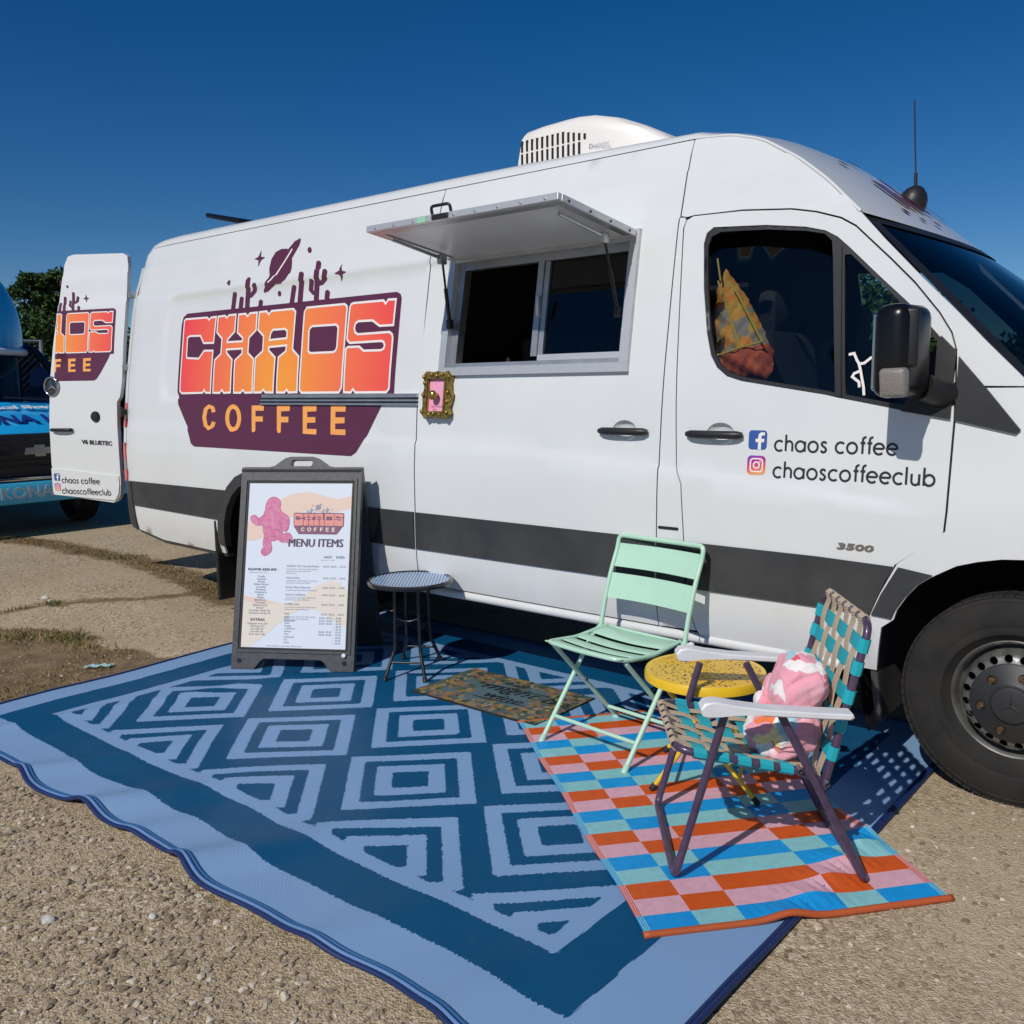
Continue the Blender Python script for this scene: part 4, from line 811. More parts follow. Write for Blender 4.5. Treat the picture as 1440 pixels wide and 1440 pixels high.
for q, m in (([(-6.102, .862), (-6.062, .862), (-6.072, .93), (-6.105, .93)], M_REDLENS), ([(-6.105, .932), (-6.0725, .932), (-6.080, .985), (-6.106, .985)], M_PINKLENS), ([(-6.106, .987), (-6.0803, .987), (-6.092, 1.10), (-6.108, 1.10)], M_REDLENS), ([(-6.112, 1.26), (-6.088, 1.26), (-6.088, 1.43), (-6.112, 1.43)], M_REDLENS)):
    v, f = panel_g(q, [], mapS, step=.03, d0=-.006, depth=.02); obj('tail_lamp', v, f, m, VAN, True, auto=40)
HG = Vector((-6.182, .05, 0)); DE = Vector((-.956, -.291, 0)); DN = Vector((.291, -.956, 0))
lean = lambda z: np.interp(z, [.4, 1.25, 1.6, 1.9, 2.25, 2.6], [0, 0, .022, .06, .12, .175])
def mapD(s, z, d=0.0):
    s = np.asarray(s, float); z = np.asarray(z, float); L = lean(z)+d+.006*(1-sstep((1.235-z)/.012))*0
    L = L+.006*(sstep((z-2.20)/.012)+sstep((z-2.425)/.012))
    return np.stack([HG.x+DE.x*s-DN.x*L, HG.y+DE.y*s-DN.y*L, z+0*s], -1)
def inv(p):
    q = Vector(p)-HG; return (q.dot(DE), p[2])
do = [(.070, .80), (.085, .72), (.12, .675), (.16, .658), (.775, .700), (.790, .72), (.790, .925), (.795, .935), (.785, 1.3), (.77, 1.6), (.745, 1.9), (.715, 2.25), (.69, 2.52), (.66, 2.585), (.60, 2.598), (.08, 2.575), (.035, 2.55), (.02, 2.48), (.010, 2.2), (.012, 1.60), (.035, 1.48), (.068, 1.44)]
rd = MB(); v, f = panel_g(do, [], mapD, step=.07, lines=dl, depth=.034, flip=False, back=True)
rdoor = obj('rear_door', v, [q[::-1] for q in f], M_WHITE, VAN, True, auto=35)
v, f = panel_g([(.775, .700), (.790, .72), (.790, .915), (.082, .868), (.078, .80), (.092, .73), (.13, .676)], [], mapD, step=.07, depth=.012, d0=-.010); obj('door_step_panel', v, [q[::-1] for q in f], M_WHITE, rdoor, True, auto=35)
def clipx(P, smax=.72, keep=lambda a, m: a <= m):
    out = []; n = len(P)
    for i in range(n):
        a = P[i]; b = P[(i+1) % n]; ia = a[0] <= smax; ib = b[0] <= smax
        if ia: out.append(a)
        if ia != ib:
            t = (smax-a[0])/(b[0]-a[0]); out.append((smax, a[1]+(b[1]-a[1])*t))
    Q = []
    for p in out:
        if not Q or (abs(p[0]-Q[-1][0])+abs(p[1]-Q[-1][1])) > 1e-5: Q.append(p)
    if len(Q) > 1 and abs(Q[0][0]-Q[-1][0])+abs(Q[0][1]-Q[-1][1]) < 1e-5: Q.pop()
    return Q
KD = .60
scD = lambda P: [(.132-KD*(x+3.19), 2.135+KD*(z-2.014)) for x, z in P]
logo(rdoor, mapD, scD, clipx, lambda uv: np.stack([(.132-uv[:, 0])/KD-3.19, (uv[:, 1]-2.135)/KD+2.014], -1), .08)
mapDr = lambda u, z, d=0.0: mapD(-np.asarray(u, float), z, d)         # reads left to right from outside
words('chaos coffee', -.680, -.275, .800, .030, .0065, mapDr, M_BLACKT, 'social_lettering', rdoor, -.013)
words('chaoscoffeeclub', -.685, -.165, .715, .030, .0065, mapDr, M_BLACKT, 'social_lettering', rdoor, -.013)
badges(-.762, .815, .735, .060, lambda u, z, d=0.0: mapD(-np.asarray(u, float), z, d-.012), rdoor)
Mt = frame_M(tuple(mapD(np.array([.445]), np.array([1.115]), -.003)[0]), (-DE.x, -DE.y, -.03), (0, 0, 1)); v, f = text_g('V6 BLUETEC', .045, Mt, .002, sx=1.28, bold=.001); obj('model_lettering', v, f, M_STRIPE, rdoor)
P = [tuple(mapD(np.array([s]), np.array([1.222-.01*(s-.64)]), -.030+.016*abs((s-.64)/.11)**3)[0]) for s in np.linspace(.53, .75, 9)]
v, f = tube_g(P, .014, 10); obj('door_handle', v, f, M_BLACKP, rdoor, True)
v, f = lathe_g([(.042, 0), (.042, .012), (.034, .022), (.0005, .024)], mapD(np.array([.285]), np.array([1.327]), 0)[0], DN, 24); obj('door_stop', v, f, M_BLACKP, rdoor, True, auto=40)
v, f = lathe_g([(.022, 0), (.024, .03), (.036, .034), (.036, .05), (.0005, .052)], (-6.088, float(YS(-6.08, 1.36)), 1.365), (-.25, -1, 0), 20); obj('door_buffer', v, f, M_BLACKP, VAN, True, auto=40)
for z in (.95, 1.70, 2.25):
    v, f = box_g((-6.165, .060+lean(z), z), (.09, .035, .05), None, .008); obj('door_hinge', v, f, M_ALUD, rdoor, True, auto=40)
# round star badge near the free edge
c = Vector(mapD(np.array([.742]), np.array([1.565]), -.012)[0]); v, f = tube_g([c+(DE*math.cos(a)+Vector((0, 0, 1))*math.sin(a))*.072 for a in np.linspace(0, 2*math.pi, 28, endpoint=False)], .009, 8, closed=True); bd = obj('round_badge', v, f, M_CHROME, rdoor, True)
v, f = disc_g(c-DN*.006, DN, .070, 24); obj('badge_field', v, f, M_STRIPE, bd)
mb = MB()
for a in (90, 210, 330):
    a = math.radians(a); d = -DE*math.cos(a)+Vector((0, 0, 1))*math.sin(a); e = DN.cross(d)
    mb.add([c+e*.012, c+d*.070, c-e*.012, c+DN*.010], [(0, 1, 3), (1, 2, 3), (0, 3, 2)])
mb.build('badge_star', M_CHROME, bd)
# far rear door, swung open the same way on the other side
v, f = panel_g(do, [], lambda s, z, d=0.0: (lambda p: np.stack([p[:, 0], 2*YC-p[:, 1], p[:, 2]], -1))(mapD(s, z, d)), step=.15, depth=.05, back=True); obj('rear_door', v, f, M_WHITE, VAN, True, auto=35)

# ------------------------------------------------------------------ bag of toys hanging in the side window, little gold picture frame on the flank
bag = thing('hanging_toy_bag', 'orange and yellow mesh bag of soft toys hanging inside the front side window', 'bag', (-1.1, .18, 1.53))
Pb = [(-1.233, 2.01), (-1.262, 1.935), (-1.262, 1.80), (-1.245, 1.66), (-1.205, 1.575), (-1.11, 1.540), (-1.0, 1.532), (-.974, 1.575), (-.985, 1.65), (-1.03, 1.735), (-1.10, 1.85), (-1.17, 1.94)]
def mapB(x, z, d=0.0):
    s = np.array([min(seg_dist(np.array([[a, b]]), [(Pb[i], Pb[(i+1) % len(Pb)]) for i in range(len(Pb))])[0], .09) for a, b in zip(x, z)])
    y = YS(x, z)+.105+.010*np.sin(x*70+z*31)*np.sin(z*52-x*23)+.006*np.sin(x*140-z*90)+d-.075*np.sqrt(np.clip(s/.09, 0, 1))*1.0
    return np.stack([x, y, z], -1)
zsplit = lambda x: 1.638+(x+1.192)*.24
v, f = panel_g(Pb, [], mapB, step=.011, depth=0); v = np.array(v); mi = []
for q in f:
    c = v[list(q)].mean(0); mi.append(1 if c[2] < zsplit(c[0]) else (2 if math.sin(c[0]*48+c[2]*17)*math.cos(c[2]*34-c[0]*20) > .0 and c[2] < 1.84 else 0))
obj('bag_body', v, f, [M_BAGM, M_BAGR, M_BAGG], bag, True, mi)
yb = .10
for P in ([(-1.245, 1.632), (-1.18, 1.642), (-1.09, 1.668), (-.99, 1.69)], [(-1.222, 1.95), (-1.16, 1.82), (-1.115, 1.72), (-1.09, 1.67)], [(-1.16, 1.94), (-1.06, 1.785), (-1.0, 1.69)], [(-1.21, 1.95), (-1.235, 2.045)]):
    tube('bag_cord', [(x, float(YS(x, z))+.024, z) for x, z in P], .0042, M_BAGY, bag, 6)

fr = thing('gold_picture_frame', 'small ornate gold picture frame with pink card and brass knob under the hatch corner', 'picture frame', (-2.79, 0, 1.36))
mapFr = lambda x, z, d=0.0: np.stack([np.asarray(x, float), float(YS(-2.79, 1.48))+d+0*np.asarray(x, float)+(np.asarray(z, float)-1.48)*.18, np.asarray(z, float)], -1)
v, f = panel_g(FRAME, [CARD], mapFr, step=.012, d0=-.034, depth=.03); fo = obj('frame_moulding', v, f, M_GOLD, fr, True, auto=40)
cc = np.array(CARD).mean(0)
v, f = ribbon_g([(cc[0]+(x-cc[0])*1.08, cc[1]+(z-cc[1])*1.05) for x, z in CARD], .010, mapFr, -.040, .02); obj('frame_bead', v, f, M_GOLD, fr)
for P in FRAME[::2]+[(cc[0], 1.376), (cc[0], 1.588)]:
    p = mapFr(np.array([cc[0]+(P[0]-cc[0])*.88]), np.array([cc[1]+(P[1]-cc[1])*.92]), -.040)[0]; v, f = lathe_g([(.013, -.006), (.011, .003), (.006, .007), (.0004, .008)], p, (0, -1, 0), 8); obj('frame_ornament', v, f, M_GOLD, fr, True)
v, f = panel_g(CARD, [], mapFr, step=.1, d0=-.018, depth=0); obj('card', v, f, M_PINKC, fr)
Mt = frame_M((-2.812, float(YS(-2.79, 1.48))-.036, 1.418), (1, 0, 0), (0, .18, 1)); v, f = text_g('don\'t touch\n   this', .018, Mt, 0); obj('card_lettering', v, f, mat('rose_ink', (.45, .10, .25), .5), fr)
v, f = lathe_g([(.010, 0), (.010, .016), (.020, .022), (.026, .034), (.024, .046), (.015, .054), (.0004, .057)], mapFr(np.array([-2.777]), np.array([1.480]), -.018)[0], (0, -1, 0), 24); obj('knob', v, f, M_BRASSK, fr, True)

# ------------------------------------------------------------------ rugs
FX0, FX1, FY0, FY1 = -3.68, -.72, -1.70, .305            # patterned field
RX1, RY0, RY1 = -.295, -2.075, .67
def rug_world(x, y):
    """rug sheet coordinates to the ground: the left end lies a little askew, the near edge waves"""
    k = np.clip((-3.4-x)/.6, 0, 1); X = x-.10*k*np.clip((y+2.07)/1.6, -1, 2)-.0*k
    e = np.clip((-1.55-y)/.5, 0, 1)
    Y = y+e*(.016*np.sin(x*5.1+.6)+.010*np.sin(x*11.3))
    Z = np.full_like(x, .006)
    for x0, k2, amp, sg in ((-1.93, .42, .040, .055), (-2.60, .55, .036, .06), (-3.12, .5, .026, .05), (-1.28, .30, .018, .06), (-2.27, .45, .014, .05), (-.80, .1, .014, .05)):
        c = x0+k2*(y+2.07); dec_ = np.exp(-np.clip(y+2.07, 0, 9)/.42); Z = Z+amp*dec_*np.exp(-.5*((x-c)/(sg*(1+1.2*(y+2.07))))**2)
    Z = Z+(.0045*np.sin(x*3.3+y*2.1)+.0035*np.sin(x*1.7-y*4.3+1)+.0045)*np.clip((-1.0-y)/.5, 0, 1)
    Z = Z+.0012*np.sin(x*2.9+1)*np.sin(y*7)+.0012
    g = np.exp(-.5*((x-(-3.62+.30*(y+1.7)))/.03)**2)*np.clip((-.3-y)/.6, 0, 1); Z = Z+.010*g
    return np.stack([X, Y, Z], -1)
def rug_pat(x, y):
    dx = (x+1.842+.3627*20) % .7254-.3627; yy = (y+1.148+.465*20)
    def cell(x, y):
        a = np.abs(((x+.3627) % .7254)-.3627); b = np.abs(((y+.465) % .93)-.465); return a+b
    d = np.minimum(cell(x+1.842, y+1.148), cell(x+1.842+.3627, y+1.148+.465))
    th = [.100, .190, .262, .346]
    f = np.full_like(d, -9.0)
    dist = np.min(np.abs(d[..., None]-np.array(th)), -1)/1.414
    band = (d[..., None] > np.array(th)).sum(-1); f = np.where(band % 2 == 0, dist, -dist)
    sF = np.minimum(np.minimum(x-FX0, FX1-x), np.minimum(y-FY0, FY1-y))
    inn = np.minimum(f, sF-.062); bnd = np.minimum(-sF, sF+.175)
    return np.maximum(inn, bnd)
M_RUG = bpy.data.materials.new('woven_blue_rug'); M_RUG.use_nodes = True; _n, _l = N(M_RUG); _b = _n['Principled BSDF']; _b.inputs['Roughness'].default_value = .5; _b.inputs['Specular IOR Level'].default_value = .10
_at = _n.new('ShaderNodeAttribute'); _at.attribute_name = 'pattern'; _tc = _n.new('ShaderNodeTexCoord')
_mp = _n.new('ShaderNodeMapping'); _mp.inputs['Scale'].default_value = (85, 5, 1); _mp.inputs['Rotation'].default_value = (0, 0, math.radians(50)); _l.new(_tc.outputs['Object'], _mp.inputs['Vector'])
_nz = _n.new('ShaderNodeTexNoise'); _nz.inputs['Scale'].default_value = 1.6; _nz.inputs['Detail'].default_value = 2; _l.new(_mp.outputs[0], _nz.inputs['Vector'])
_mr = _n.new('ShaderNodeMapRange'); _mr.inputs['From Min'].default_value = .25; _mr.inputs['From Max'].default_value = .75; _mr.inputs['To Min'].default_value = -.006; _mr.inputs['To Max'].default_value = .006; _l.new(_nz.outputs[0], _mr.inputs[0])
_ad = _n.new('ShaderNodeMath'); _ad.operation = 'ADD'; _l.new(_at.outputs['Fac'], _ad.inputs[0]); _l.new(_mr.outputs[0], _ad.inputs[1])
_gt = _n.new('ShaderNodeMath'); _gt.operation = 'GREATER_THAN'; _gt.inputs[1].default_value = 0; _l.new(_ad.outputs[0], _gt.inputs[0])
_n2 = _n.new('ShaderNodeTexNoise'); _n2.inputs['Scale'].default_value = 3.5; _n2.inputs['Detail'].default_value = 6; _l.new(_tc.outputs['Object'], _n2.inputs['Vector'])
def _mix(a, b, fac, typ='MIX'):
    m = _n.new('ShaderNodeMix'); m.data_type = 'RGBA'; m.blend_type = typ
    for s, q in (('A', a), ('B', b)):
        if isinstance(q, tuple): m.inputs[s].default_value = (*q, 1)
        else: _l.new(q, m.inputs[s])
    if isinstance(fac, float): m.inputs['Factor'].default_value = fac
    else: _l.new(fac, m.inputs['Factor'])
    return m.outputs['Result']
LT = _mix((.195, .345, .575), (.245, .395, .625), _n2.outputs[0]); DK = _mix((.001, .068, .175), (.003, .088, .205), _n2.outputs[0])
COL = _mix(LT, DK, _gt.outputs[0])
_n3 = _n.new('ShaderNodeTexNoise'); _n3.inputs['Scale'].default_value = 1.3; _n3.inputs['Detail'].default_value = 8; _n3.inputs['Roughness'].default_value = .7; _l.new(_tc.outputs['Object'], _n3.inputs['Vector'])
_r3 = _n.new('ShaderNodeMapRange'); _r3.inputs['From Min'].default_value = .52; _r3.inputs['From Max'].default_value = .8; _r3.inputs['To Max'].default_value = .12; _l.new(_n3.outputs[0], _r3.inputs[0])
COL = _mix(COL, (.26, .28, .30), _r3.outputs[0])
_l.new(COL, _b.inputs['Base Color'])
_m2 = _n.new('ShaderNodeMapping'); _m2.inputs['Scale'].default_value = (1, 1, 1); _m2.inputs['Rotation'].default_value = (0, 0, .6); _l.new(_tc.outputs['Object'], _m2.inputs['Vector'])
_wv = _n.new('ShaderNodeTexWave'); _wv.inputs['Scale'].default_value = 60; _wv.inputs['Distortion'].default_value = .6; _l.new(_m2.outputs[0], _wv.inputs['Vector'])
_wv2 = _n.new('ShaderNodeTexWave'); _wv2.bands_direction = 'Y'; _wv2.inputs['Scale'].default_value = 75; _l.new(_m2.outputs[0], _wv2.inputs['Vector'])
_mu = _n.new('ShaderNodeMath'); _mu.operation = 'ADD'; _l.new(_wv.outputs['Fac'], _mu.inputs[0]); _l.new(_wv2.outputs['Fac'], _mu.inputs[1])
_bp = _n.new('ShaderNodeBump'); _bp.inputs['Strength'].default_value = .22; _bp.inputs['Distance'].default_value = .003; _l.new(_mu.outputs[0], _bp.inputs['Height']); _l.new(_bp.outputs[0], _b.inputs['Normal'])
gx = np.arange(-4.0, RX1+.001, .0125); gy = np.arange(RY0, RY1+.001, .0125); nx, ny = len(gx), len(gy)
XX, YY = np.meshgrid(gx, gy); P = rug_world(XX.ravel(), YY.ravel()); pat = rug_pat(XX.ravel(), YY.ravel())
idx = np.arange(nx*ny).reshape(ny, nx)
Q = np.stack([idx[:-1, :-1], idx[:-1, 1:], idx[1:, 1:], idx[1:, :-1]], -1).reshape(-1, 4)
me = bpy.data.meshes.new('blue_rug'); me.from_pydata(P.tolist(), [], Q.tolist()); me.materials.append(M_RUG); me.polygons.foreach_set('use_smooth', [True]*len(me.polygons))
a = me.attributes.new('pattern', 'FLOAT', 'POINT'); a.data.foreach_set('value', pat.astype(np.float32))
rug = bpy.data.objects.new('blue_rug', me); SC.collection.objects.link(rug); OFF[rug.name] = Vector((0, 0, 0))
tag(rug, 'large blue outdoor rug woven with concentric diamonds, lying under the chairs and sign', 'rug')
M_BIND = mat('navy_rug_binding', (.008, .028, .12), .5); M_BIND2 = mat('rug_binding_light', (.13, .25, .50), .5); M_BIND3 = mat('rug_binding_blue', (.02, .11, .27), .5)
def edge(P0, P1, inset, r, m, name):
    n = 160; x = np.linspace(P0[0], P1[0], n); y = np.linspace(P0[1], P1[1], n); p = rug_world(x, y); p[:, 2] += r*.5
    v, f = tube_g([tuple(q) for q in p], r, 6); obj(name, v, f, m, rug, True)
edge((-4.0, RY0), (RX1, RY0), 0, .0075, M_BIND, 'edge_binding'); edge((-4.0, RY0+.017), (RX1-.017, RY0+.017), 0, .006, M_BIND2, 'edge_binding'); edge((-4.0, RY0+.032), (RX1-.03, RY0+.032), 0, .005, M_BIND3, 'edge_binding')
edge((RX1, RY0), (RX1, RY1), 0, .0085, M_BIND, 'edge_binding'); edge((RX1-.014, RY0), (RX1-.014, RY1), 0, .007, M_BIND, 'edge_binding'); edge((-4.0, RY0), (-4.0, RY1), 0, .006, M_BIND, 'edge_binding'); edge((-4.0, RY1), (RX1, RY1), 0, .006, M_BIND, 'edge_binding')

# striped mat
MA = np.array([-1.904, -.418]); MU = np.array([.781, -.6245]); MU /= np.linalg.norm(MU); MV = np.array([-MU[1], MU[0]])
ml, mw = 1.70, .948
UB = [0.0, .085, .165]+[.165+.0848*k for k in range(1, 19)]; UB = [u for u in UB if u < ml-.02]
UB = [.01+.0842*k for k in range(21)]
VB = [.0, .022, .167, .305, .622, .755, .926, mw]
def plastic(name, c, c2=None): return mat(name, c, .45, var=.14, vscale=45, bump=.25, bscale=420, spec=.4)
MM = [plastic('mat_blue', (.003, .34, .80)), plastic('mat_aqua', (.27, .62, .66)), plastic('mat_orange', (.70, .105, .012)), plastic('mat_pink', (.78, .44, .53)), plastic('mat_white', (.78, .70, .70))]
def mz(x, y):
    k = float(sstep((RX1+.05-x)/.07)); z = float(rug_world(np.array([float(x)]), np.array([float(y)]))[0, 2])*k+.003*(1-k)
    return z+.007+.0008*math.sin(x*9-y*7)+.017*math.exp(-((x-RX1+.008)/.045)**2)
mb = MB(); sub = 3
SEQ = [0, 3, 2, 1]                                         # counted from the near end: blue, pink, orange, aqua
SWP = {0: 1, 1: 0, 2: 3, 3: 2}
def mpt(u, v):
    w = .004*math.sin(u*9+1)*(1 if v < .1 or v > .85 else .4)
    p = MA+MU*u+MV*(v+w); return (p[0], p[1], float(mz(p[0], p[1])))
nr = len(UB)-1
for i in range(nr):
    u0, u1 = UB[i], UB[i+1]; k = nr-1-i; base_c = SEQ[k % 4]
    for j in range(len(VB)-1):
        v0, v1 = VB[j], VB[j+1]
        if j in (0, len(VB)-2):                            # fine lines along the selvedge
            nl = 6; pc = base_c if base_c in (2, 0) else (2 if base_c == 3 else 0)
            for q in range(nl):
                a0 = v0+(v1-v0)*q/nl; a1 = v0+(v1-v0)*(q+1)/nl; m = (pc if q % 2 == 0 else (3 if pc == 2 else 1))
                mb.add([mpt(u0, a0), mpt(u1, a0), mpt(u1, a1), mpt(u0, a1)], [(0, 1, 2, 3)], m)
            continue
        c = base_c if j in (1, 3, 5) else SWP[base_c]
        n = max(3, int((v1-v0)/.03)); jag = [(.0016 if q % 2 else -.0016) for q in range(n+1)]
        vs = [mpt(u0, v0+(v1-v0)*q/n) for q in range(n+1)]+[mpt(u1, v0+(v1-v0)*q/n) for q in range(n+1)]
        mb.add(vs, [(q, n+1+q, n+2+q, q+1) for q in range(n)], c)
mb.f = [q[::-1] for q in mb.f] if False else mb.f
matr = mb.build('striped_mat', MM)
bmx = bmesh.new(); bmx.from_mesh(matr.data); bmesh.ops.remove_doubles(bmx, verts=bmx.verts, dist=.0003); bmesh.ops.recalc_face_normals(bmx, faces=bmx.faces)
if sum(f.normal.z for f in bmx.faces) < 0: bmesh.ops.reverse_faces(bmx, faces=bmx.faces)
bmx.to_mesh(matr.data); bmx.free()
tag(matr, 'rectangular plastic mat chequered in orange, pink, turquoise and blue, lying over the blue rug', 'mat')
p0 = [mpt(UB[-1]+.006, v) for v in np.linspace(-.004, mw+.004, 60)]
v, f = tube_g([(a, b, max(.009, c-.001)) for i, (a, b, c) in enumerate(p0)], .0105, 8); obj('mat_hem', v, f, mat('mat_hem', (.50, .10, .025), .5, bump=.3, bscale=300), matr, True)
p0 = [mpt(UB[0]-.004, v) for v in np.linspace(-.004, mw+.004, 24)]; v, f = tube_g(p0, .007, 6); obj('mat_hem', v, f, MATS['mat_hem'], matr, True)
me = [tuple(Vector(mpt(u, v))-Vector((0, 0, .007))) for u, v in ((0, 0), (UB[-1], 0), (UB[-1], mw), (0, mw))]

# floral door mat
DM0, DM1, DMY0, DMY1 = -2.595, -1.812, -.405, .058
M_DMAT = bpy.data.materials.new('floral_doormat'); M_DMAT.use_nodes = True; _n, _l = N(M_DMAT); _b = _n['Principled BSDF']; _b.inputs['Roughness'].default_value = .85
_tc = _n.new('ShaderNodeTexCoord'); _vo = _n.new('ShaderNodeTexVoronoi'); _vo.inputs['Scale'].default_value = 34; _l.new(_tc.outputs['Object'], _vo.inputs['Vector'])
_at = _n.new('ShaderNodeAttribute'); _at.attribute_name = 'border'
_cr = _n.new('ShaderNodeValToRGB'); _cr.color_ramp.interpolation = 'CONSTANT'; _sp = _n.new('ShaderNodeSeparateColor'); _l.new(_vo.outputs['Color'], _sp.inputs[0]); _l.new(_sp.outputs[0], _cr.inputs[0])
for i, (p, c) in enumerate(((0, (.09, .14, .15)), (.22, (.16, .16, .05)), (.40, (.42, .20, .11)), (.52, (.035, .06, .025)), (.66, (.50, .31, .04)), (.80, (.34, .16, .12)), (.9, (.36, .34, .26)))):
    e = _cr.color_ramp.elements[0] if i == 0 else (_cr.color_ramp.elements[1] if i == 1 else _cr.color_ramp.elements.new(p)); e.position = p; e.color = (*c, 1)
_nz = _n.new('ShaderNodeTexNoise'); _nz.inputs['Scale'].default_value = 70; _l.new(_tc.outputs['Object'], _nz.inputs['Vector'])
_c2 = _mix(_cr.outputs[0], (.03, .05, .045), _nz.outputs[0])
_c3 = _mix((.075, .135, .155), _c2, _at.outputs['Fac']); _l.new(_c3, _b.inputs['Base Color'])
_bp = _n.new('ShaderNodeBump'); _bp.inputs['Strength'].default_value = .6; _bp.inputs['Distance'].default_value = .004; _l.new(_nz.outputs[0], _bp.inputs['Height']); _l.new(_bp.outputs[0], _b.inputs['Normal'])
nxd, nyd = 60, 36; vs = []; bd_ = []
for j in range(nyd+1):
    for i in range(nxd+1):
        x = DM0+(DM1-DM0)*i/nxd; y = DMY0+(DMY1-DMY0)*j/nyd; ex = min(x-DM0, DM1-x); ey = min(y-DMY0, DMY1-y)
        w = .085+.03*math.sin(x*31)+.03*math.sin(y*37+x*9); bd_.append(float(np.clip((w+.045-min(ex*.62, ey))/.03, 0, 1)))
        vs.append((x, y, .0165+.0012*math.sin(x*14+y*9)))
fs = [(j*(nxd+1)+i, j*(nxd+1)+i+1, (j+1)*(nxd+1)+i+1, (j+1)*(nxd+1)+i) for j in range(nyd) for i in range(nxd)]
dm = obj('doormat', vs, fs, M_DMAT, None, True); a = dm.data.attributes.new('border', 'FLOAT', 'POINT'); a.data.foreach_set('value', bd_)
tag(dm, 'dark floral doormat with handwritten lettering in front of the mint green chair', 'doormat')
v, f = box_g(((DM0+DM1)/2, (DMY0+DMY1)/2, .0105), (DM1-DM0+.006, DMY1-DMY0+.006, .009)); obj('mat_backing', v, f, M_RUBBER, dm)
_ink = mat('doormat_ink', (.008, .016, .022), .8)
for s, x, y, sz in (('this', -2.30, -.055, .075), ('might be', -2.37, -.155, .125), ('wine', -2.28, -.255, .105)):
    Mt = Matrix.Translation((x, y, .0195)); v, f = text_g(s, sz, Mt, 0, shear=.35, sx=1.2); obj('mat_lettering', v, f, _ink, dm)
for P in ([(-2.40, -.12), (-2.30, -.10), (-2.10, -.085), (-1.98, -.075)], [(-2.30, -.28), (-2.15, -.27), (-2.0, -.25)]):
    v, f = ribbon_g(P, .007, lambda u, w, d: np.stack([u, w, .0197+0*u], -1), 0, .05, False); obj('mat_lettering', v, [q[::-1] for q in f], _ink, dm)
for k in range(46):                                         # raised flower heads round the border
    for _ in range(50):
        x = rng.uniform(DM0+.03, DM1-.03); y = rng.uniform(DMY0+.03, DMY1-.03)
        if min((x-DM0), DM1-x)*.62 < .075 or min(y-DMY0, DMY1-y) < .085: break
    r = rng.uniform(.010, .019); c = rng.choice([(.52, .32, .05), (.40, .19, .10), (.10, .13, .05), (.05, .075, .05), (.40, .38, .30), (.22, .25, .22)])
    if ('flower_%s' % (c,)) not in MATS: mat('flower_%s' % (c,), c, .85, var=.5, vscale=120)
    pts = []; npet = rng.choice([5, 6, 7])
    for q in range(npet*4):
        an = 2*math.pi*q/(npet*4); rr = r*(.72+.28*math.cos(npet*an)); pts.append((x+rr*math.cos(an), y+rr*.8*math.sin(an), .0195))
    pts.append((x, y, .0215)); n = len(pts)-1
    obj('printed_flower', pts, [(q, (q+1) % n, n) for q in range(n)], MATS['flower_%s' % (c,)], dm)

# ------------------------------------------------------------------ A-frame menu sign
SW = Vector((.846, .533, 0)).normalized(); SN = Vector((SW.y, -SW.x, 0)); SB = Vector((-3.651, -.743, .010)); LEAN = math.radians(14.5)
SU = Vector((0, 0, 1))*math.cos(LEAN)-SN*math.sin(LEAN); SF = SW.cross(SU).normalized()
if SF.dot(SN) < 0: SF = -SF
sign = thing('menu_sign', 'black plastic A-frame menu board with a printed coffee menu standing on the blue rug', 'sign', tuple(SB))
PWd = .692; SX = -.010
def mapP(x, y, d=0.0):
    x = np.asarray(x, float); y = np.asarray(y, float); return np.stack([SB[i]+SW[i]*(x+SX)+SU[i]*y-SF[i]*d for i in range(3)], -1)
cx = PWd/2
outl = [(0.0, 0), (.13, 0), (.165, .045), (.185, .058), (.505, .058), (.525, .045), (.56, 0), (PWd, 0), (PWd, 1.112), (.535, 1.114), (.50, 1.122), (.47, 1.145), (.44, 1.165), (.41, 1.174), (.28, 1.174), (.25, 1.165), (.22, 1.145), (.19, 1.122), (.155, 1.114), (0, 1.112)]
slot = rr_line(cx-.062, cx+.062, 1.120, 1.156, .016)
v, f = panel_g(outl, [slot, [(.060, .125), (.632, .125), (.632, 1.012), (.060, 1.012)]], mapP, step=.05, depth=.042, back=True); fp = obj('front_panel', v, f, M_SIGN, sign, True, auto=30)
v, f = ribbon_g([(.028, .098), (.664, .098), (.664, 1.045), (.028, 1.045)], .014, mapP, -.007, .3); v2, f2 = panel_g([(.021, .091), (.671, .091), (.671, 1.052), (.021, 1.052)], [[(.035, .105), (.657, .105), (.657, 1.038), (.035, 1.038)]], mapP, step=.3, d0=-.006, depth=.008); obj('panel_bead', v2, f2, M_SIGN, fp)
v, f = panel_g([(.040, .108), (.652, .108), (.652, 1.034), (.040, 1.034)], [[(.050, .118), (.642, .118), (.642, 1.024), (.050, 1.024)]], mapP, step=.3, d0=-.003, depth=.006); obj('poster_gasket', v, f, M_SIGND, fp)
po = obj('poster', *panel_g([(.050, .118), (.642, .118), (.642, 1.024), (.050, 1.024)], [], mapP, step=.2, d0=-.0005, depth=0), M_POSTER, sign)
def pd(P, m, name, d=-.0012, holes=()): v, f = panel_g(P, list(holes), mapP, step=.06, d0=d, depth=0, grid=False); return obj(name, v, f, m, po)
wv = lambda pts: pts
pd([(.0505, .70), (.10, .705), (.18, .735), (.26, .80), (.33, .86), (.40, .875), (.48, .86), (.56, .865), (.6415, .885), (.6415, .955), (.56, .935), (.48, .955), (.40, .975), (.30, .965), (.22, .925), (.16, .86), (.10, .82), (.0505, .80)], M_PEACH, 'poster_wave')
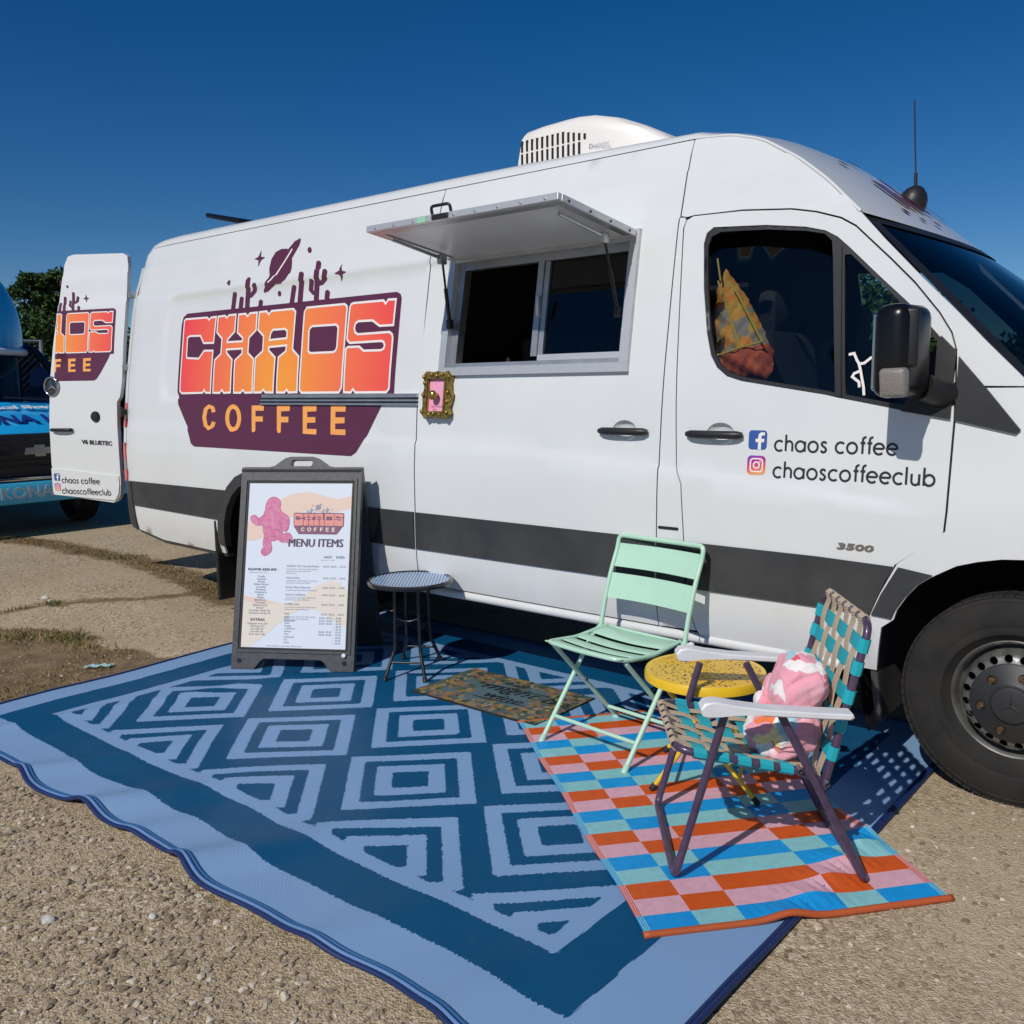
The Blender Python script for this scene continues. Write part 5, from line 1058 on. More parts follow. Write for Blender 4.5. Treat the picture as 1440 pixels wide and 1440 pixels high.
pd([(.0505, .118), (.10, .122), (.17, .17), (.25, .24), (.32, .30), (.40, .335), (.48, .325), (.55, .28), (.6415, .235), (.6415, .42), (.60, .475), (.54, .49), (.46, .455), (.38, .385), (.30, .36), (.20, .355), (.12, .355), (.0505, .375)], M_CREAM, 'poster_wave')
pd([(.0505, .40), (.0505, .3755), (.11, .3555), (.20, .3555), (.27, .358), (.19, .375), (.12, .385)], M_PEACH, 'poster_wave', -.0011)
# rosy running figure, kept to a plain blot of colour
fig = [([(.195, .845), (.19, .80), (.20, .755)], .105), ([(.19, .885), (.196, .905)], .080), ([(.16, .835), (.115, .80), (.085, .825)], .036), ([(.235, .845), (.275, .825), (.268, .775)], .036), ([(.185, .745), (.165, .695), (.178, .655), (.160, .642)], .042), ([(.222, .745), (.262, .712), (.285, .730), (.292, .712)], .040)]
M_PRINTD = mat('rose_print', (.60, .17, .32), .25, coat=.5)
for i_, (P_, w_) in enumerate(fig):
    P_ = [tuple(p) for p in fillet_path([(x, y, 0) for x, y in P_], .03)]; P_ = [(p[0], p[1]) for p in P_]
    for k_, (m_, ww, dd) in enumerate(((M_PRINTD, w_+.007, -.0017), (M_PRINTP, w_, -.0022))):
        V_, F_ = ring_strip(P_, ww, .01, False); n_ = len(V_)//2; e_ = []
        for c_, t_ in ((P_[-1], 1), (P_[0], -1)): 
            d_ = np.array(P_[-1])-np.array(P_[-2]) if t_ > 0 else np.array(P_[0])-np.array(P_[1]); a0_ = math.atan2(d_[1], d_[0]); e_.append([(c_[0]+ww/2*math.cos(a0_+math.pi/2-math.pi*q/8), c_[1]+ww/2*math.sin(a0_+math.pi/2-math.pi*q/8)) for q in range(1, 8)])
        out_ = [tuple(p) for p in V_[:n_]]+e_[0]+[tuple(p) for p in V_[n_:][::-1]]+e_[1]
        pd(out_, m_, 'poster_figure', dd-.0001*i_)
PK = .129
scP = lambda P: [(.312+PK*(x+5.40), .740+PK*(z-1.13)) for x, z in P]
pd(scP(PANEL_TOP), M_PRINTM, 'poster_logo', -.0017); pd(scP(PANEL_LOW), M_PRINTM, 'poster_logo', -.0018)
M_GLAZE = mat('faded_print', (.84, .40, .30), .25, coat=.5, col2=(.80, .26, .24), vscale=9)
for o_, h_ in LETTERS: pd(scP(o_), M_GLAZE, 'poster_letter', -.0022, [scP(h) for h in h_])
for P_ in COFFEE: pd(scP(P_), M_CREAM, 'poster_letter', -.0023)
pd(scP(COFFEE_O[0]), M_CREAM, 'poster_letter', -.0023, [scP(COFFEE_O[1])])
for P_ in SKY_ART: pd(scP(P_), M_INK2, 'poster_art', -.0020-.0001*(SKY_ART.index(P_) % 4))
def pt(s, x, y, size, m=M_INK2, align='LEFT', bold=0, sx=1.0, line=1.0, d=.003, space=1.0, shear=0):
    if bold:                                                # heavier type: the same words set again a hair's breadth aside
        pt(s, x+bold, y, size, m, align, 0, sx, line, d+.0003, space, shear); pt(s, x+bold*2, y, size, m, align, 0, sx, line, d+.0006, space, shear); bold = 0
    o = SB+SW*(x+SX)+SU*y+SF*d; Mt = frame_M(o, SW, SU); v, f = text_g(s, size, Mt, 0, align, bold, shear, space, line, sx); return obj('poster_lettering', v, f, m, po)
pt('MENU ITEMS', .288, .672, .062, mat('menu_ink', (.12, .075, .12), .3, coat=.4), bold=.0017, sx=.90, shear=.04)
pt('HOT    ICED', .498, .610, .017, M_INK2, bold=.0006, sx=1.25); pt('Short / Tall ..... 16oz', .482, .596, .0095)
pt('FLAVOR ADD-INS', .068, .538, .0185, M_INK, bold=.0006, sx=1.12); pt('choose any for your drink', .078, .524, .0095)
pt('Vanilla\nCaramel\nMocha\nWhite Mocha\nLavender\nHazelnut\nStrawberry\nPeach\nMango\nBlackberry\nCoconut\nButterscotch\nHoney\nLavender syrup 75c\nCinnamon syrup 75c', .148, .500, .0155, M_INK2, 'CENTER', line=.92)
pt('EXTRAS', .138, .262, .021, M_INK, 'CENTER', bold=.0006, sx=1.1)
pt('Whipped cream 50c\nCold foam 75c\nOat milk 75c\nSoy milk 75c\nExtra shot 1.00', .138, .243, .0145, M_INK2, 'CENTER', line=1.0)
yy = .560
for h, ls, pr in (('CHAOS: The Cortado Remix', 3, "$4.50 / $5.50 ..... $5.50"), ('Sunset Latte', 2, "$5.00 / $5.50 ..... $6.00"), ('Desert Moon Espresso', 1, "$5.00 / $5.50 ..... $6.00"), ('Cactus Cold Brew', 2, "$5.00 / $5.50 ..... $6.00"), ('A Milky Latte', 2, "$5.00 / $5.50 ..... $6.00"), ('Chai', 3, "$4.50 / $5.00 ..... $5.50")):
    pt(h, .288, yy, .0155, M_INK2); pt(pr, .498, yy, .0135, M_INK2); yy -= .0145
    for k in range(ls): pt(('a smooth pour with honey, milk and spice', 'served over ice with vanilla foam', 'ask us for oat')[k], .288, yy, .0105, M_INK2); yy -= .0120
    yy -= .0135
yy = .280
for h, pr in (('Drip', '$3.00 / $3.50 ..... $4.00'), ('Americano', '$3.50 / $4.00 ..... $4.50'), ('Latte', '$4.50 / $5.00 ..... $5.50'), ('Frappe', '..... $6.00'), ('Cold Brew', '..... $4.50'), ('Matcha', '$4.50 / $5.00 ..... $5.50'), ('Chai', '$4.00 / $4.50 ..... $5.00'), ('Lemonade', '..... $4.00'), ('Tea', '..... $3.00'), ('Lotus', '..... $5.50')):
    pt(h, .292, yy, .0140, M_INK2); pt(pr, .612, yy, .0135, M_INK2, 'RIGHT'); yy -= .0150
pt('Prices and flavors may change with the season', .20, .126, .0105)
for x, y in ((.636, .086),):
    v, f = lathe_g([(.011, 0), (.011, .006), (.0004, .008)], mapP(np.array([x]), np.array([y]), -.006)[0], SF, 16); obj('panel_stud', v, f, M_ARM, fp, True, auto=40)
for x in (.045, .640):
    v, f = lathe_g([(.013, 0), (.013, .003), (.008, .003), (.0004, .004)], mapP(np.array([x]), np.array([.045]), 0)[0], SF, 16); obj('panel_bolt', v, f, M_BLKMET, fp, True, auto=40)
SU2 = Vector((0, 0, 1))*math.cos(LEAN)+SN*math.sin(LEAN); SF2 = -(SW.cross(SU2).normalized() if SW.cross(SU2).dot(SN) > 0 else -SW.cross(SU2).normalized())
SB2 = SB-SN*(2*1.112*math.sin(LEAN)+.03)
def mapP2(x, y, d=0.0):
    x = np.asarray(x, float); y = np.asarray(y, float); return np.stack([SB2[i]+SW[i]*(x+SX)+SU2[i]*y-SF2[i]*d for i in range(3)], -1)
v, f = panel_g([p for p in outl if True][:9]+[(0, 1.112)], [], mapP2, step=.08, depth=.042, back=True); obj('back_panel', v, [q[::-1] for q in f], M_SIGN, sign, True, auto=30)
for x in (.06, .62):
    v, f = box_g(SB+SW*(x+SX)+SU*1.10-SF*.045-SN*.01, (.05, .05, .03), None, .006); obj('panel_hinge', v, f, M_SIGND, sign)

# ------------------------------------------------------------------ small black side table
BT = Vector((-2.800, -.205, 0)); bh = .520
bt = thing('black_side_table', 'small round black metal side table with rippled glass top beside the menu sign', 'side table', (BT.x, BT.y, .01))
v, f = lathe_g([(.208, bh-.012), (.222, bh-.016), (.226, bh-.006), (.224, bh+.004), (.214, bh+.008), (.207, bh+.004), (.207, bh-.012)], BT, (0, 0, 1), 48); obj('table_rim', v, f, M_BLKMET, bt, True, auto=40)
M_RIP = mat('rippled_glass', (.16, .22, .33), .3, spec=.3); _n, _l = N(M_RIP); _b = _n['Principled BSDF']; _tc = _n.new('ShaderNodeTexCoord'); _mp = _n.new('ShaderNodeMapping'); _mp.inputs['Rotation'].default_value = (0, 0, .50); _l.new(_tc.outputs['Object'], _mp.inputs[0])
_wv = _n.new('ShaderNodeTexWave'); _wv.inputs['Scale'].default_value = 12; _l.new(_mp.outputs[0], _wv.inputs[0]); _l.new(_mix((.20, .29, .44), (.52, .63, .78), _wv.outputs['Fac']), _b.inputs['Base Color'])  # pale blue bands put the sky reflection into the colour
_bp = _n.new('ShaderNodeBump'); _bp.inputs['Strength'].default_value = .3; _bp.inputs['Distance'].default_value = .004; _l.new(_wv.outputs['Fac'], _bp.inputs['Height']); _l.new(_bp.outputs[0], _b.inputs['Normal'])
v, f = disc_g((BT.x, BT.y, bh+.000), (0, 0, 1), .2075, 48); tt = obj('table_top', v, f, mat('painted_sky_glass', (.20, .30, .47), .2, spec=.35), bt)  # blue of the reflected sky put into the glass colour
M_RIB = mat('glass_rib', (.40, .53, .72), .25, spec=.35)  # paler stripes of sky reflection put into the rib colour
for k in range(-13, 14):
    c_ = k*.0165; hl = math.sqrt(max(0, .205**2-c_*c_))
    if hl > .02:
        v, f = box_g((BT.x+c_*.77, BT.y+c_*.64, bh+.0015), (.0095, 2*hl, .003), Matrix.Rotation(math.atan2(.64, .77), 3, 'Z'), .0012, 1); obj('glass_rib', v, f, M_RIB, tt)
v, f = disc_g((BT.x, BT.y, bh-.010), (0, 0, -1), .2075, 48); obj('table_base_plate', v, f, M_BLKMET, bt)
ft = [Vector((-2.833, -.374, .012)), Vector((-2.649, -.261, .012)), Vector((-2.858, .071, .012)), Vector((-3.042, -.042, .012))]
kn = []
for p in ft:
    c = Vector((-2.846, -.152, 0)); h = c.lerp(Vector((p.x, p.y, 0)), .62); k = Vector((h.x, h.y, .165)); t = BT.lerp(Vector((h.x, h.y, 0)), .92); t = Vector((t.x, t.y, bh-.012)); kn.append((p, k))
    lg = tube('leg', [p, k, t], .0095, M_BLKMET, bt, 10, .03); v, f = lathe_g([(.0125, -.006), (.0125, .02), (.0096, .022)], p, (k-p), 10); obj('foot_cap', v, f, M_SIGND, lg, True)
for a, b in ((0, 1), (2, 3)):
    q = lambda i, z: kn[i][0].lerp(kn[i][1], z)
    tube('brace', [q(a, .55), q(b, .55)], .006, M_BLKMET, bt, 8)
tube('brace', [kn[0][1]+Vector((0, 0, .16)), (kn[0][1]+kn[1][1])/2+Vector((0, 0, .14)), kn[1][1]+Vector((0, 0, .16))], .004, M_BLKMET, bt, 8, .05)
tube('brace', [kn[1][1]+Vector((0, 0, .10)), kn[2][1]+Vector((0, 0, .10))], .005, M_BLKMET, bt, 8); tube('brace', [kn[0][1]+Vector((0, 0, .10)), kn[3][1]+Vector((0, 0, .10))], .005, M_BLKMET, bt, 8)

# ------------------------------------------------------------------ mint green folding chair
GW = Vector((.9928, -.12, 0)).normalized(); GB = Vector((-GW.y, GW.x, 0)); G0 = Vector((-1.676, -.534, .012)); gw = .457
gc = thing('green_folding_chair', 'mint green slatted metal folding chair standing with its back to the van', 'chair', tuple(G0+GW*gw/2))
gp = lambda w, b, z: G0+GW*w+GB*b+Vector((0, 0, z))
sideP = [(0, 0), (.31, .392), (.385, .440), (.420, .585), (.458, .690), (.500, .782), (.507, .822)]
Pl = [gp(0, b, z) for b, z in sideP]; Pr = [gp(gw, b, z) for b, z in sideP]
tube('back_frame', [gp(0, .385, .440)]+Pl[3:6]+[gp(.0, .512, .835), gp(gw, .512, .835)]+Pr[3:6][::-1]+[gp(gw, .385, .440)], .0105, M_MINT, gc, 12, .06)
for w in (0.0, gw):
    lg = tube('leg', [gp(w, 0, 0), gp(w, .33, .412), gp(w, .385, .440)], .0105, M_MINT, gc, 12, .03); v, f = lathe_g([(.013, -.004), (.013, .03), (.0106, .032)], gp(w, 0, 0), (gp(w, .31, .392)-gp(w, 0, 0)), 12); obj('foot_cap', v, f, M_MINT, lg, True)
for w in (.032, gw-.032):
    lg = tube('leg', [gp(w, .462, .0), gp(w, .045, .425)], .010, M_MINT, gc, 12); v, f = lathe_g([(.0125, -.004), (.0125, .025), (.0101, .026)], gp(w, .462, 0), (gp(w, .045, .425)-gp(w, .462, 0)), 12); obj('foot_cap', v, f, M_ARM, lg, True)
    v, f = lathe_g([(.008, -.022), (.008, .022)], gp(w, .232, .235), GW, 10); obj('pivot_bolt', v, f, M_ALUD, lg, True)
tube('crossbar', [gp(0.005, .075, .098), gp(gw-.005, .075, .098)], .0085, M_MINT, gc, 10)
tube('crossbar', [gp(.032, .395, .067), gp(gw-.032, .395, .067)], .0085, M_MINT, gc, 10)
# seat: rim tube plus bent slats
sz = lambda b: .446-.020*math.sin(math.pi*min(1, max(0, (b)/.40)))-.004*b
seat = tube('seat_rim', [gp(w, b, sz(b)) for w, b in ((.03, .395), (.022, .20), (.022, .06), (.035, .018), (.07, .0), (.2285, -.008), (gw-.07, .0), (gw-.035, .018), (gw-.022, .06), (gw-.022, .20), (gw-.03, .395))], .0095, M_MINT, gc, 10, .03)
for b0, b1 in ((.000, .080), (.106, .172), (.198, .264), (.290, .392)):
    mb = MB(); vs = []
    for i in range(15):
        w = .024+(gw-.048)*i/14; dip = -.010*math.sin(math.pi*i/14)
        for b, dd in ((b0, -.003), (b0+.004, .0), ((b0+b1)/2, .0), (b1-.004, .0), (b1, -.003)): vs.append(gp(w, b, sz(b)+dip+dd+.004))
    fs = [(i*5+k, i*5+k+1, (i+1)*5+k+1, (i+1)*5+k) for i in range(14) for k in range(4)]
    obj('seat_slat', vs, fs+[tuple(q) for q in []], M_MINT, gc, True)
tube('seat_hinge', [gp(-.012, .395, .440), gp(gw+.025, .395, .440)], .007, M_MINT, gc, 8)
v, f = lathe_g([(.0004, -.008), (.011, -.004), (.013, .006), (.010, .014), (.0004, .017)], gp(gw+.022, .395, .440), GW, 12); obj('hinge_cap', v, f, M_ARM, gc, True)
bz = [z for b, z in sideP]; bb = [b for b, z in sideP]
for z0, z1 in ((.565, .672), (.700, .800)):
    vs = []
    for z in np.linspace(z0, z1, 6):
        b = float(np.interp(z, bz[2:]+[.84], bb[2:]+[.512]))
        for i in range(13):
            t = i/12; vs.append(gp(gw*t, b+.022*math.sin(math.pi*t), z))
    fs = [(j*13+i, j*13+i+1, (j+1)*13+i+1, (j+1)*13+i) for j in range(5) for i in range(12)]
    n = len(vs); off = GB*.004; vs += [p+off for p in vs]; fs += [tuple(n+k for k in q[::-1]) for q in fs]
    for i in range(12): fs += [(i+1, i, n+i, n+i+1), (5*13+i, 5*13+i+1, n+5*13+i+1, n+5*13+i)]
    obj('back_slat', vs, fs, M_MINT, gc, True, auto=40)

# ------------------------------------------------------------------ yellow side table
YT = Vector((-.945, -.462, 0)); yh = .455
yt = thing('yellow_side_table', 'round yellow metal folding table with a perforated top between the two chairs', 'side table', (YT.x, YT.y, .02))
M_YTOP = mat('perforated_yellow', (.80, .47, .02), .38, coat=.2); _n, _l = N(M_YTOP); _b = _n['Principled BSDF']; _tc = _n.new('ShaderNodeTexCoord'); _vo = _n.new('ShaderNodeTexVoronoi'); _vo.inputs['Scale'].default_value = 62; _vo.inputs['Randomness'].default_value = .75; _l.new(_tc.outputs['Object'], _vo.inputs['Vector'])
_gt = _n.new('ShaderNodeMath'); _gt.operation = 'LESS_THAN'; _gt.inputs[1].default_value = .33; _l.new(_vo.outputs['Distance'], _gt.inputs[0])
_l.new(_mix((.80, .47, .02), (.05, .035, .01), _gt.outputs[0]), _b.inputs['Base Color'])
v, f = lathe_g([(.205, yh-.004), (.222, yh-.002), (.227, yh-.012), (.227, yh-.036), (.220, yh-.040), (.218, yh-.036), (.205, yh-.006)], YT, (0, 0, 1), 48); obj('table_rim', v, f, M_YEL, yt, True, auto=40)
# punched top: rings of real holes near the rim and the middle, fine piercing between
holes = []
for r, n, s in ((.185, 44, .0045), (.150, 34, .006), (.112, 26, .0045), (.078, 18, .006), (.045, 10, .0045)):
    for k in range(n):
        a = 2*math.pi*(k+.5*(r < .16))/n; holes.append([(YT.x+r*math.cos(a)+s*math.cos(b)*1.2, YT.y+r*math.sin(a)+s*math.sin(b)) for b in np.linspace(0, 2*math.pi, 6, endpoint=False)])
v, f = panel_g([(YT.x+.206*math.cos(b), YT.y+.206*math.sin(b)) for b in np.linspace(0, 2*math.pi, 64, endpoint=False)], holes, lambda x, y, d=0.0: np.stack([x, y, yh-.003-d+0*x], -1), step=.02, depth=.003); obj('table_top', v, f, M_YTOP, yt, True, auto=40)
yf = [Vector((-1.05, -.664, .022)), Vector((-1.197, -.313, .022)), Vector((-.689, -.537, .022)), Vector((-.84, -.185, .022))]
for a, c in ((0, 3), (1, 2)):
    pass
tops = {0: (-.86, -.56), 1: (-.965, -.31), 2: (-1.00, -.62), 3: (-1.07, -.365)}
ytop = {0: Vector((-.80, -.57, yh-.03)), 1: Vector((-.90, -.30, yh-.03)), 2: Vector((-1.06, -.60, yh-.03)), 3: Vector((-1.12, -.36, yh-.03))}
for i in range(4):
    lg = tube('leg', [yf[i], ytop[i]], .009, M_YEL, yt, 10); v, f = lathe_g([(.0115, -.006), (.0115, .022), (.0092, .024)], yf[i], (ytop[i]-yf[i]), 10); obj('foot_cap', v, f, M_SIGND, lg, True)
tube('crossbar', [yf[0].lerp(ytop[0], .18), yf[1].lerp(ytop[1], .18)], .007, M_YEL, yt, 8); tube('crossbar', [yf[2].lerp(ytop[2], .18), yf[3].lerp(ytop[3], .18)], .007, M_YEL, yt, 8)
tube('crossbar', [ytop[0], ytop[1]], .008, M_YEL, yt, 8); tube('crossbar', [ytop[2], ytop[3]], .008, M_YEL, yt, 8)

# ------------------------------------------------------------------ webbed lawn chair
L0 = Vector((-.6595, -1.172, .030)); LL = Vector((-.6, .8, 0)); LB = Vector((.8, .6, 0))
lw = .50
lp = lambda l, b, z: L0+LL*l+LB*b+Vector((0, 0, z))
lc = thing('lawn_chair', 'folding lawn chair with plum frame, turquoise and beige webbing and white armrests', 'chair', tuple(lp(lw/2, .28, 0)))
TR = .0125
tube('front_leg_frame', [lp(0, .14, .520), lp(0, -.003, .0), lp(lw, -.003, .0), lp(lw, .14, .520)], TR, M_PURP, lc, 12, .035)
tube('rear_leg_frame', [lp(0, .300, .520), lp(0, .568, -.004), lp(lw, .568, -.004), lp(lw, .300, .520)], TR, M_PURP, lc, 12, .030)
i0, i1 = .030, lw-.030
tube('seat_frame', [lp(i0, .43, .300), lp(i0, .36, .332), lp(i0, .004, .392), lp(i1, .004, .392), lp(i1, .36, .332), lp(i1, .43, .300)], TR, M_PURP, lc, 12, .05)
b0, bz0, b1, bz1 = .440, .275, .560, .785
tube('back_frame', [lp(i0-.004, b0, bz0), lp(i0-.004, b1, bz1), lp(i1+.004, b1, bz1), lp(i1+.004, b0, bz0)], TR, M_PURP, lc, 12, .055)
for l in (0, lw):
    for P in (((l+(.016 if l == 0 else -.016), .365, .340)), ((l+(.012 if l == 0 else -.012), .445, .300))):
        v, f = lathe_g([(.007, -.02), (.007, .02)], lp(*P), LL, 8); obj('pivot_bolt', v, f, M_ALUD, lc, True)
# straps
def strap(P, w, wd, m, th=.0016, par=lc):
    """P points, wd width direction"""
    P = [Vector(p) for p in P]; vs = []; n = len(P)
    for i, p in enumerate(P):
        t = (P[min(i+1, n-1)]-P[max(i-1, 0)]).normalized(); nn = t.cross(wd).normalized()
        for s, k in ((-.5, 1), (.5, 1), (.5, -1), (-.5, -1)): vs.append(p+wd*(w*s)+nn*th*k)
    fs = [(i*4+k, i*4+(k+1) % 4, (i+1)*4+(k+1) % 4, (i+1)*4+k) for i in range(n-1) for k in range(4)]+[(3, 2, 1, 0), ((n-1)*4, (n-1)*4+1, (n-1)*4+2, (n-1)*4+3)]
    return vs, fs
BD = (lp(0, b1, bz1)-lp(0, b0, bz0)).normalized(); BN = LL.cross(BD).normalized()
if BN.dot(LB) > 0: BN = -BN                                   # towards the sitter
SD = (lp(0, .36, .332)-lp(0, .004, .392)).normalized(); SNn = Vector((0, 0, 1))
sw = .036
nb = 6; lat = [i0+.055+(i1-i0-.110)*k/(nb-1) for k in range(nb)]
hts = [.115, .205, .295, .385, .455]
def bpnt(l, h, dn): return lp(l, b0, bz0)+BD*h+BN*dn
HB = (lp(0, b1, bz1)-lp(0, b0, bz0)).length
for k, l in enumerate(lat):                                   # upright beige straps on the back
    P = [bpnt(l, HB-.005, -.016), bpnt(l, HB+.011, -.010), bpnt(l, HB+.015, .004), bpnt(l, HB+.004, .014)]
    for h in np.linspace(HB-.02, .03, 26):
        j = min(range(5), key=lambda q: abs(hts[q]-h)); P.append(bpnt(l, h, .004+.0030*math.cos(math.pi*(h-hts[j])/.09)*(1 if (j+k) % 2 else -1)))
    P.append(bpnt(l, .0, -.01)); v, f = strap(P, .037, LL, M_BEIGE); obj('webbing_strap', v, f, M_BEIGE, lc, True, auto=40)
for j, h in enumerate(hts):                                   # turquoise cross straps, wrapped round the side tubes
    P = [bpnt(i0+.02, h, -.014), bpnt(i0-.004, h, -.0155), bpnt(i0-.0185, h, -.006), bpnt(i0-.0185, h, .006), bpnt(i0-.004, h, .0155)]
    for l in np.linspace(i0+.015, i1-.015, 40):
        k = (l-lat[0])/((i1-i0-.110)/(nb-1)); P.append(bpnt(l, h, .004-.0030*math.cos(math.pi*(k-round(k)))*(1 if (j+int(round(k))) % 2 else -1)))
    P += [bpnt(i1+.004, h, .0155), bpnt(i1+.0185, h, .006), bpnt(i1+.0185, h, -.006), bpnt(i1+.004, h, -.0155), bpnt(i1-.02, h, -.014)]
    v, f = strap(P, .042, BD, M_TEAL); obj('webbing_strap', v, f, M_TEAL, lc, True, auto=40)
def spnt(l, b, dn): return lp(l, .004, .392)+SD*b+Vector((0, 0, dn-.030*math.sin(math.pi*np.clip((l-i0)/(i1-i0), 0, 1))*np.clip(b/.15, 0, 1)))
ns = 7; slat = [i0+.050+(i1-i0-.100)*k/(ns-1) for k in range(ns)]; sb = [.068, .135, .202, .269, .330]
for k, l in enumerate(slat):
    P = [spnt(l, .03, -.018), spnt(l, -.004, -.0165), spnt(l, -.0165, -.006), spnt(l, -.0165, .006), spnt(l, -.004, .0155)]
    for b in np.linspace(.012, .40, 30):
        j = min(range(5), key=lambda q: abs(sb[q]-b)); P.append(spnt(l, b, .006+.0034*math.cos(math.pi*(b-sb[j])/.067)*(1 if (j+k) % 2 else -1)))
    v, f = strap(P, .032, LL, M_BEIGE); obj('webbing_strap', v, f, M_BEIGE, lc, True, auto=40)
for j, b in enumerate(sb):
    P = [spnt(i0+.02, b, -.020), spnt(i0-.004, b, -.017), spnt(i0-.0185, b, -.006), spnt(i0-.0185, b, .006), spnt(i0-.004, b, .0155)]
    for l in np.linspace(i0+.015, i1-.015, 44):
        k = (l-slat[0])/((i1-i0-.100)/(ns-1)); P.append(spnt(l, b, .006-.0034*math.cos(math.pi*(k-round(k)))*(1 if (j+int(round(k))) % 2 else -1)))
    P += [spnt(i1+.004, b, .0155), spnt(i1+.0185, b, .006), spnt(i1+.0185, b, -.006), spnt(i1+.004, b, -.017), spnt(i1-.02, b, -.020)]
    v, f = strap(P, .040, SD, M_TEAL); obj('webbing_strap', v, f, M_TEAL, lc, True, auto=40)
# armrests: moulded, with a rolled nose and a lip along the outside
for l in (-.030, lw+.030):
    prof = [(.500, .5255), (.495, .537), (.40, .541), (.25, .549), (.16, .560), (.125, .567), (.095, .571), (.070, .566), (.058, .550), (.062, .533), (.078, .522), (.098, .523), (.118, .531), (.16, .536), (.25, .529), (.40, .522), (.49, .519)]
    n = len(prof); vs = []
    ws_ = (-.030, -.026, .026, .030); ins = (.004, 0, 0, .004)
    for w, s in zip(ws_, ins):
        c_ = Vector((.28, .54))
        for b, z in prof:
            vs.append(lp(l+w*1.0, b+(-s if b > .45 else s*(1 if b < .1 else 0)), z-(s if z > .53 else -s)))
    fs = [(a*n+i, a*n+(i+1) % n, (a+1)*n+(i+1) % n, (a+1)*n+i) for a in range(3) for i in range(n)]
    fs += [tuple(range(n-1, -1, -1)), tuple(3*n+i for i in range(n))]
    o = obj('armrest', vs, fs, M_ARM, lc, True, auto=35)
    bmx = bmesh.new(); bmx.from_mesh(o.data); bmesh.ops.triangulate(bmx, faces=[f_ for f_ in bmx.faces if len(f_.verts) > 4]); bmesh.ops.recalc_face_normals(bmx, faces=bmx.faces); bmx.to_mesh(o.data); bmx.free()

# ------------------------------------------------------------------ pink tie-dyed pillow bundled on the lawn chair
pw = thing('pink_pillow', 'crumpled pink pillow with red, white and turquoise dye patches on the lawn chair', 'pillow', tuple(lp(.22, .30, .37)))
M_PIL = bpy.data.materials.new('tie_dye_cotton'); M_PIL.use_nodes = True; _n, _l = N(M_PIL); _b = _n['Principled BSDF']; _b.inputs['Roughness'].default_value = .9; _b.inputs['Sheen Weight'].default_value = .25
_tc = _n.new('ShaderNodeTexCoord'); _nz0 = _n.new('ShaderNodeTexNoise'); _nz0.inputs['Scale'].default_value = 9; _l.new(_tc.outputs['Object'], _nz0.inputs['Vector'])
_va = _n.new('ShaderNodeVectorMath'); _va.operation = 'MULTIPLY_ADD'; _va.inputs[1].default_value = (.10, .10, .10); _l.new(_nz0.outputs['Color'], _va.inputs[0]); _l.new(_tc.outputs['Object'], _va.inputs[2])
_vo = _n.new('ShaderNodeTexVoronoi'); _vo.inputs['Scale'].default_value = 20; _l.new(_va.outputs[0], _vo.inputs['Vector']); _sp = _n.new('ShaderNodeSeparateColor'); _l.new(_vo.outputs['Color'], _sp.inputs[0])
_cr = _n.new('ShaderNodeValToRGB'); _cr.color_ramp.interpolation = 'CONSTANT'; _l.new(_sp.outputs[0], _cr.inputs[0])
for i, (p, c) in enumerate(((0, (.85, .36, .44)), (.26, (.86, .81, .79)), (.55, (.85, .42, .48)), (.66, (.75, .10, .15)), (.80, (.86, .20, .06)), (.87, (.36, .60, .66)), (.95, (.82, .72, .36)))):
    e = _cr.color_ramp.elements[0] if i == 0 else (_cr.color_ramp.elements[1] if i == 1 else _cr.color_ramp.elements.new(p)); e.position = p; e.color = (*c, 1)
_at = _n.new('ShaderNodeAttribute'); _at.attribute_name = 'printed'; _l.new(_mix((.85, .37, .44), _cr.outputs[0], _at.outputs['Fac']), _b.inputs['Base Color'])
_n2 = _n.new('ShaderNodeTexNoise'); _n2.inputs['Scale'].default_value = 28; _n2.inputs['Detail'].default_value = 3; _l.new(_tc.outputs['Object'], _n2.inputs['Vector']); _bp = _n.new('ShaderNodeBump'); _bp.inputs['Strength'].default_value = .35; _bp.inputs['Distance'].default_value = .012; _l.new(_n2.outputs[0], _bp.inputs['Height']); _l.new(_bp.outputs[0], _b.inputs['Normal'])
def blobby(name, c, ax, sz, seed, fold=.035, m=M_PIL, pinch=None):
    bm = bmesh.new(); bmesh.ops.create_icosphere(bm, subdivisions=5, radius=1.0); r = random.Random(seed)
    ph = [(Vector((r.gauss(0, 1), r.gauss(0, 1), r.gauss(0, 1)))*2.2, r.uniform(0, 6.3), r.uniform(.25, .9)) for _ in range(14)]
    X, Y, Z = ax
    for v in bm.verts:
        p = v.co.copy(); q = Vector([math.copysign(abs(t)**.82, t) for t in p]); d = 0
        for k, a, w in ph[:5]: d += w*math.sin(k.dot(p)*1.2+a)
        cr = 0
        for k, a, w in ph[5:]: cr -= w*math.exp(-(math.sin(k.dot(p)*1.1+a)/.30)**2)
        s = 1+.045*d+fold*cr*.8
        if pinch:
            for pv, pr, pa in pinch:
                g = math.exp(-((p-pv.normalized()).length/pr)**2); s *= 1-pa*g
                ang = math.atan2(p.x-pv.x, p.z-pv.z); s *= 1+.05*math.sin(ang*9)*math.exp(-((p-pv.normalized()).length/(pr*2.2))**2)
        v.co = Vector(c)+X*(q.x*sz[0]*s)+Y*(q.y*sz[1]*s)+Z*(q.z*sz[2]*s)
    return from_bm(name, bm, m, pw, True)
AX = (LL, -BN, BD)
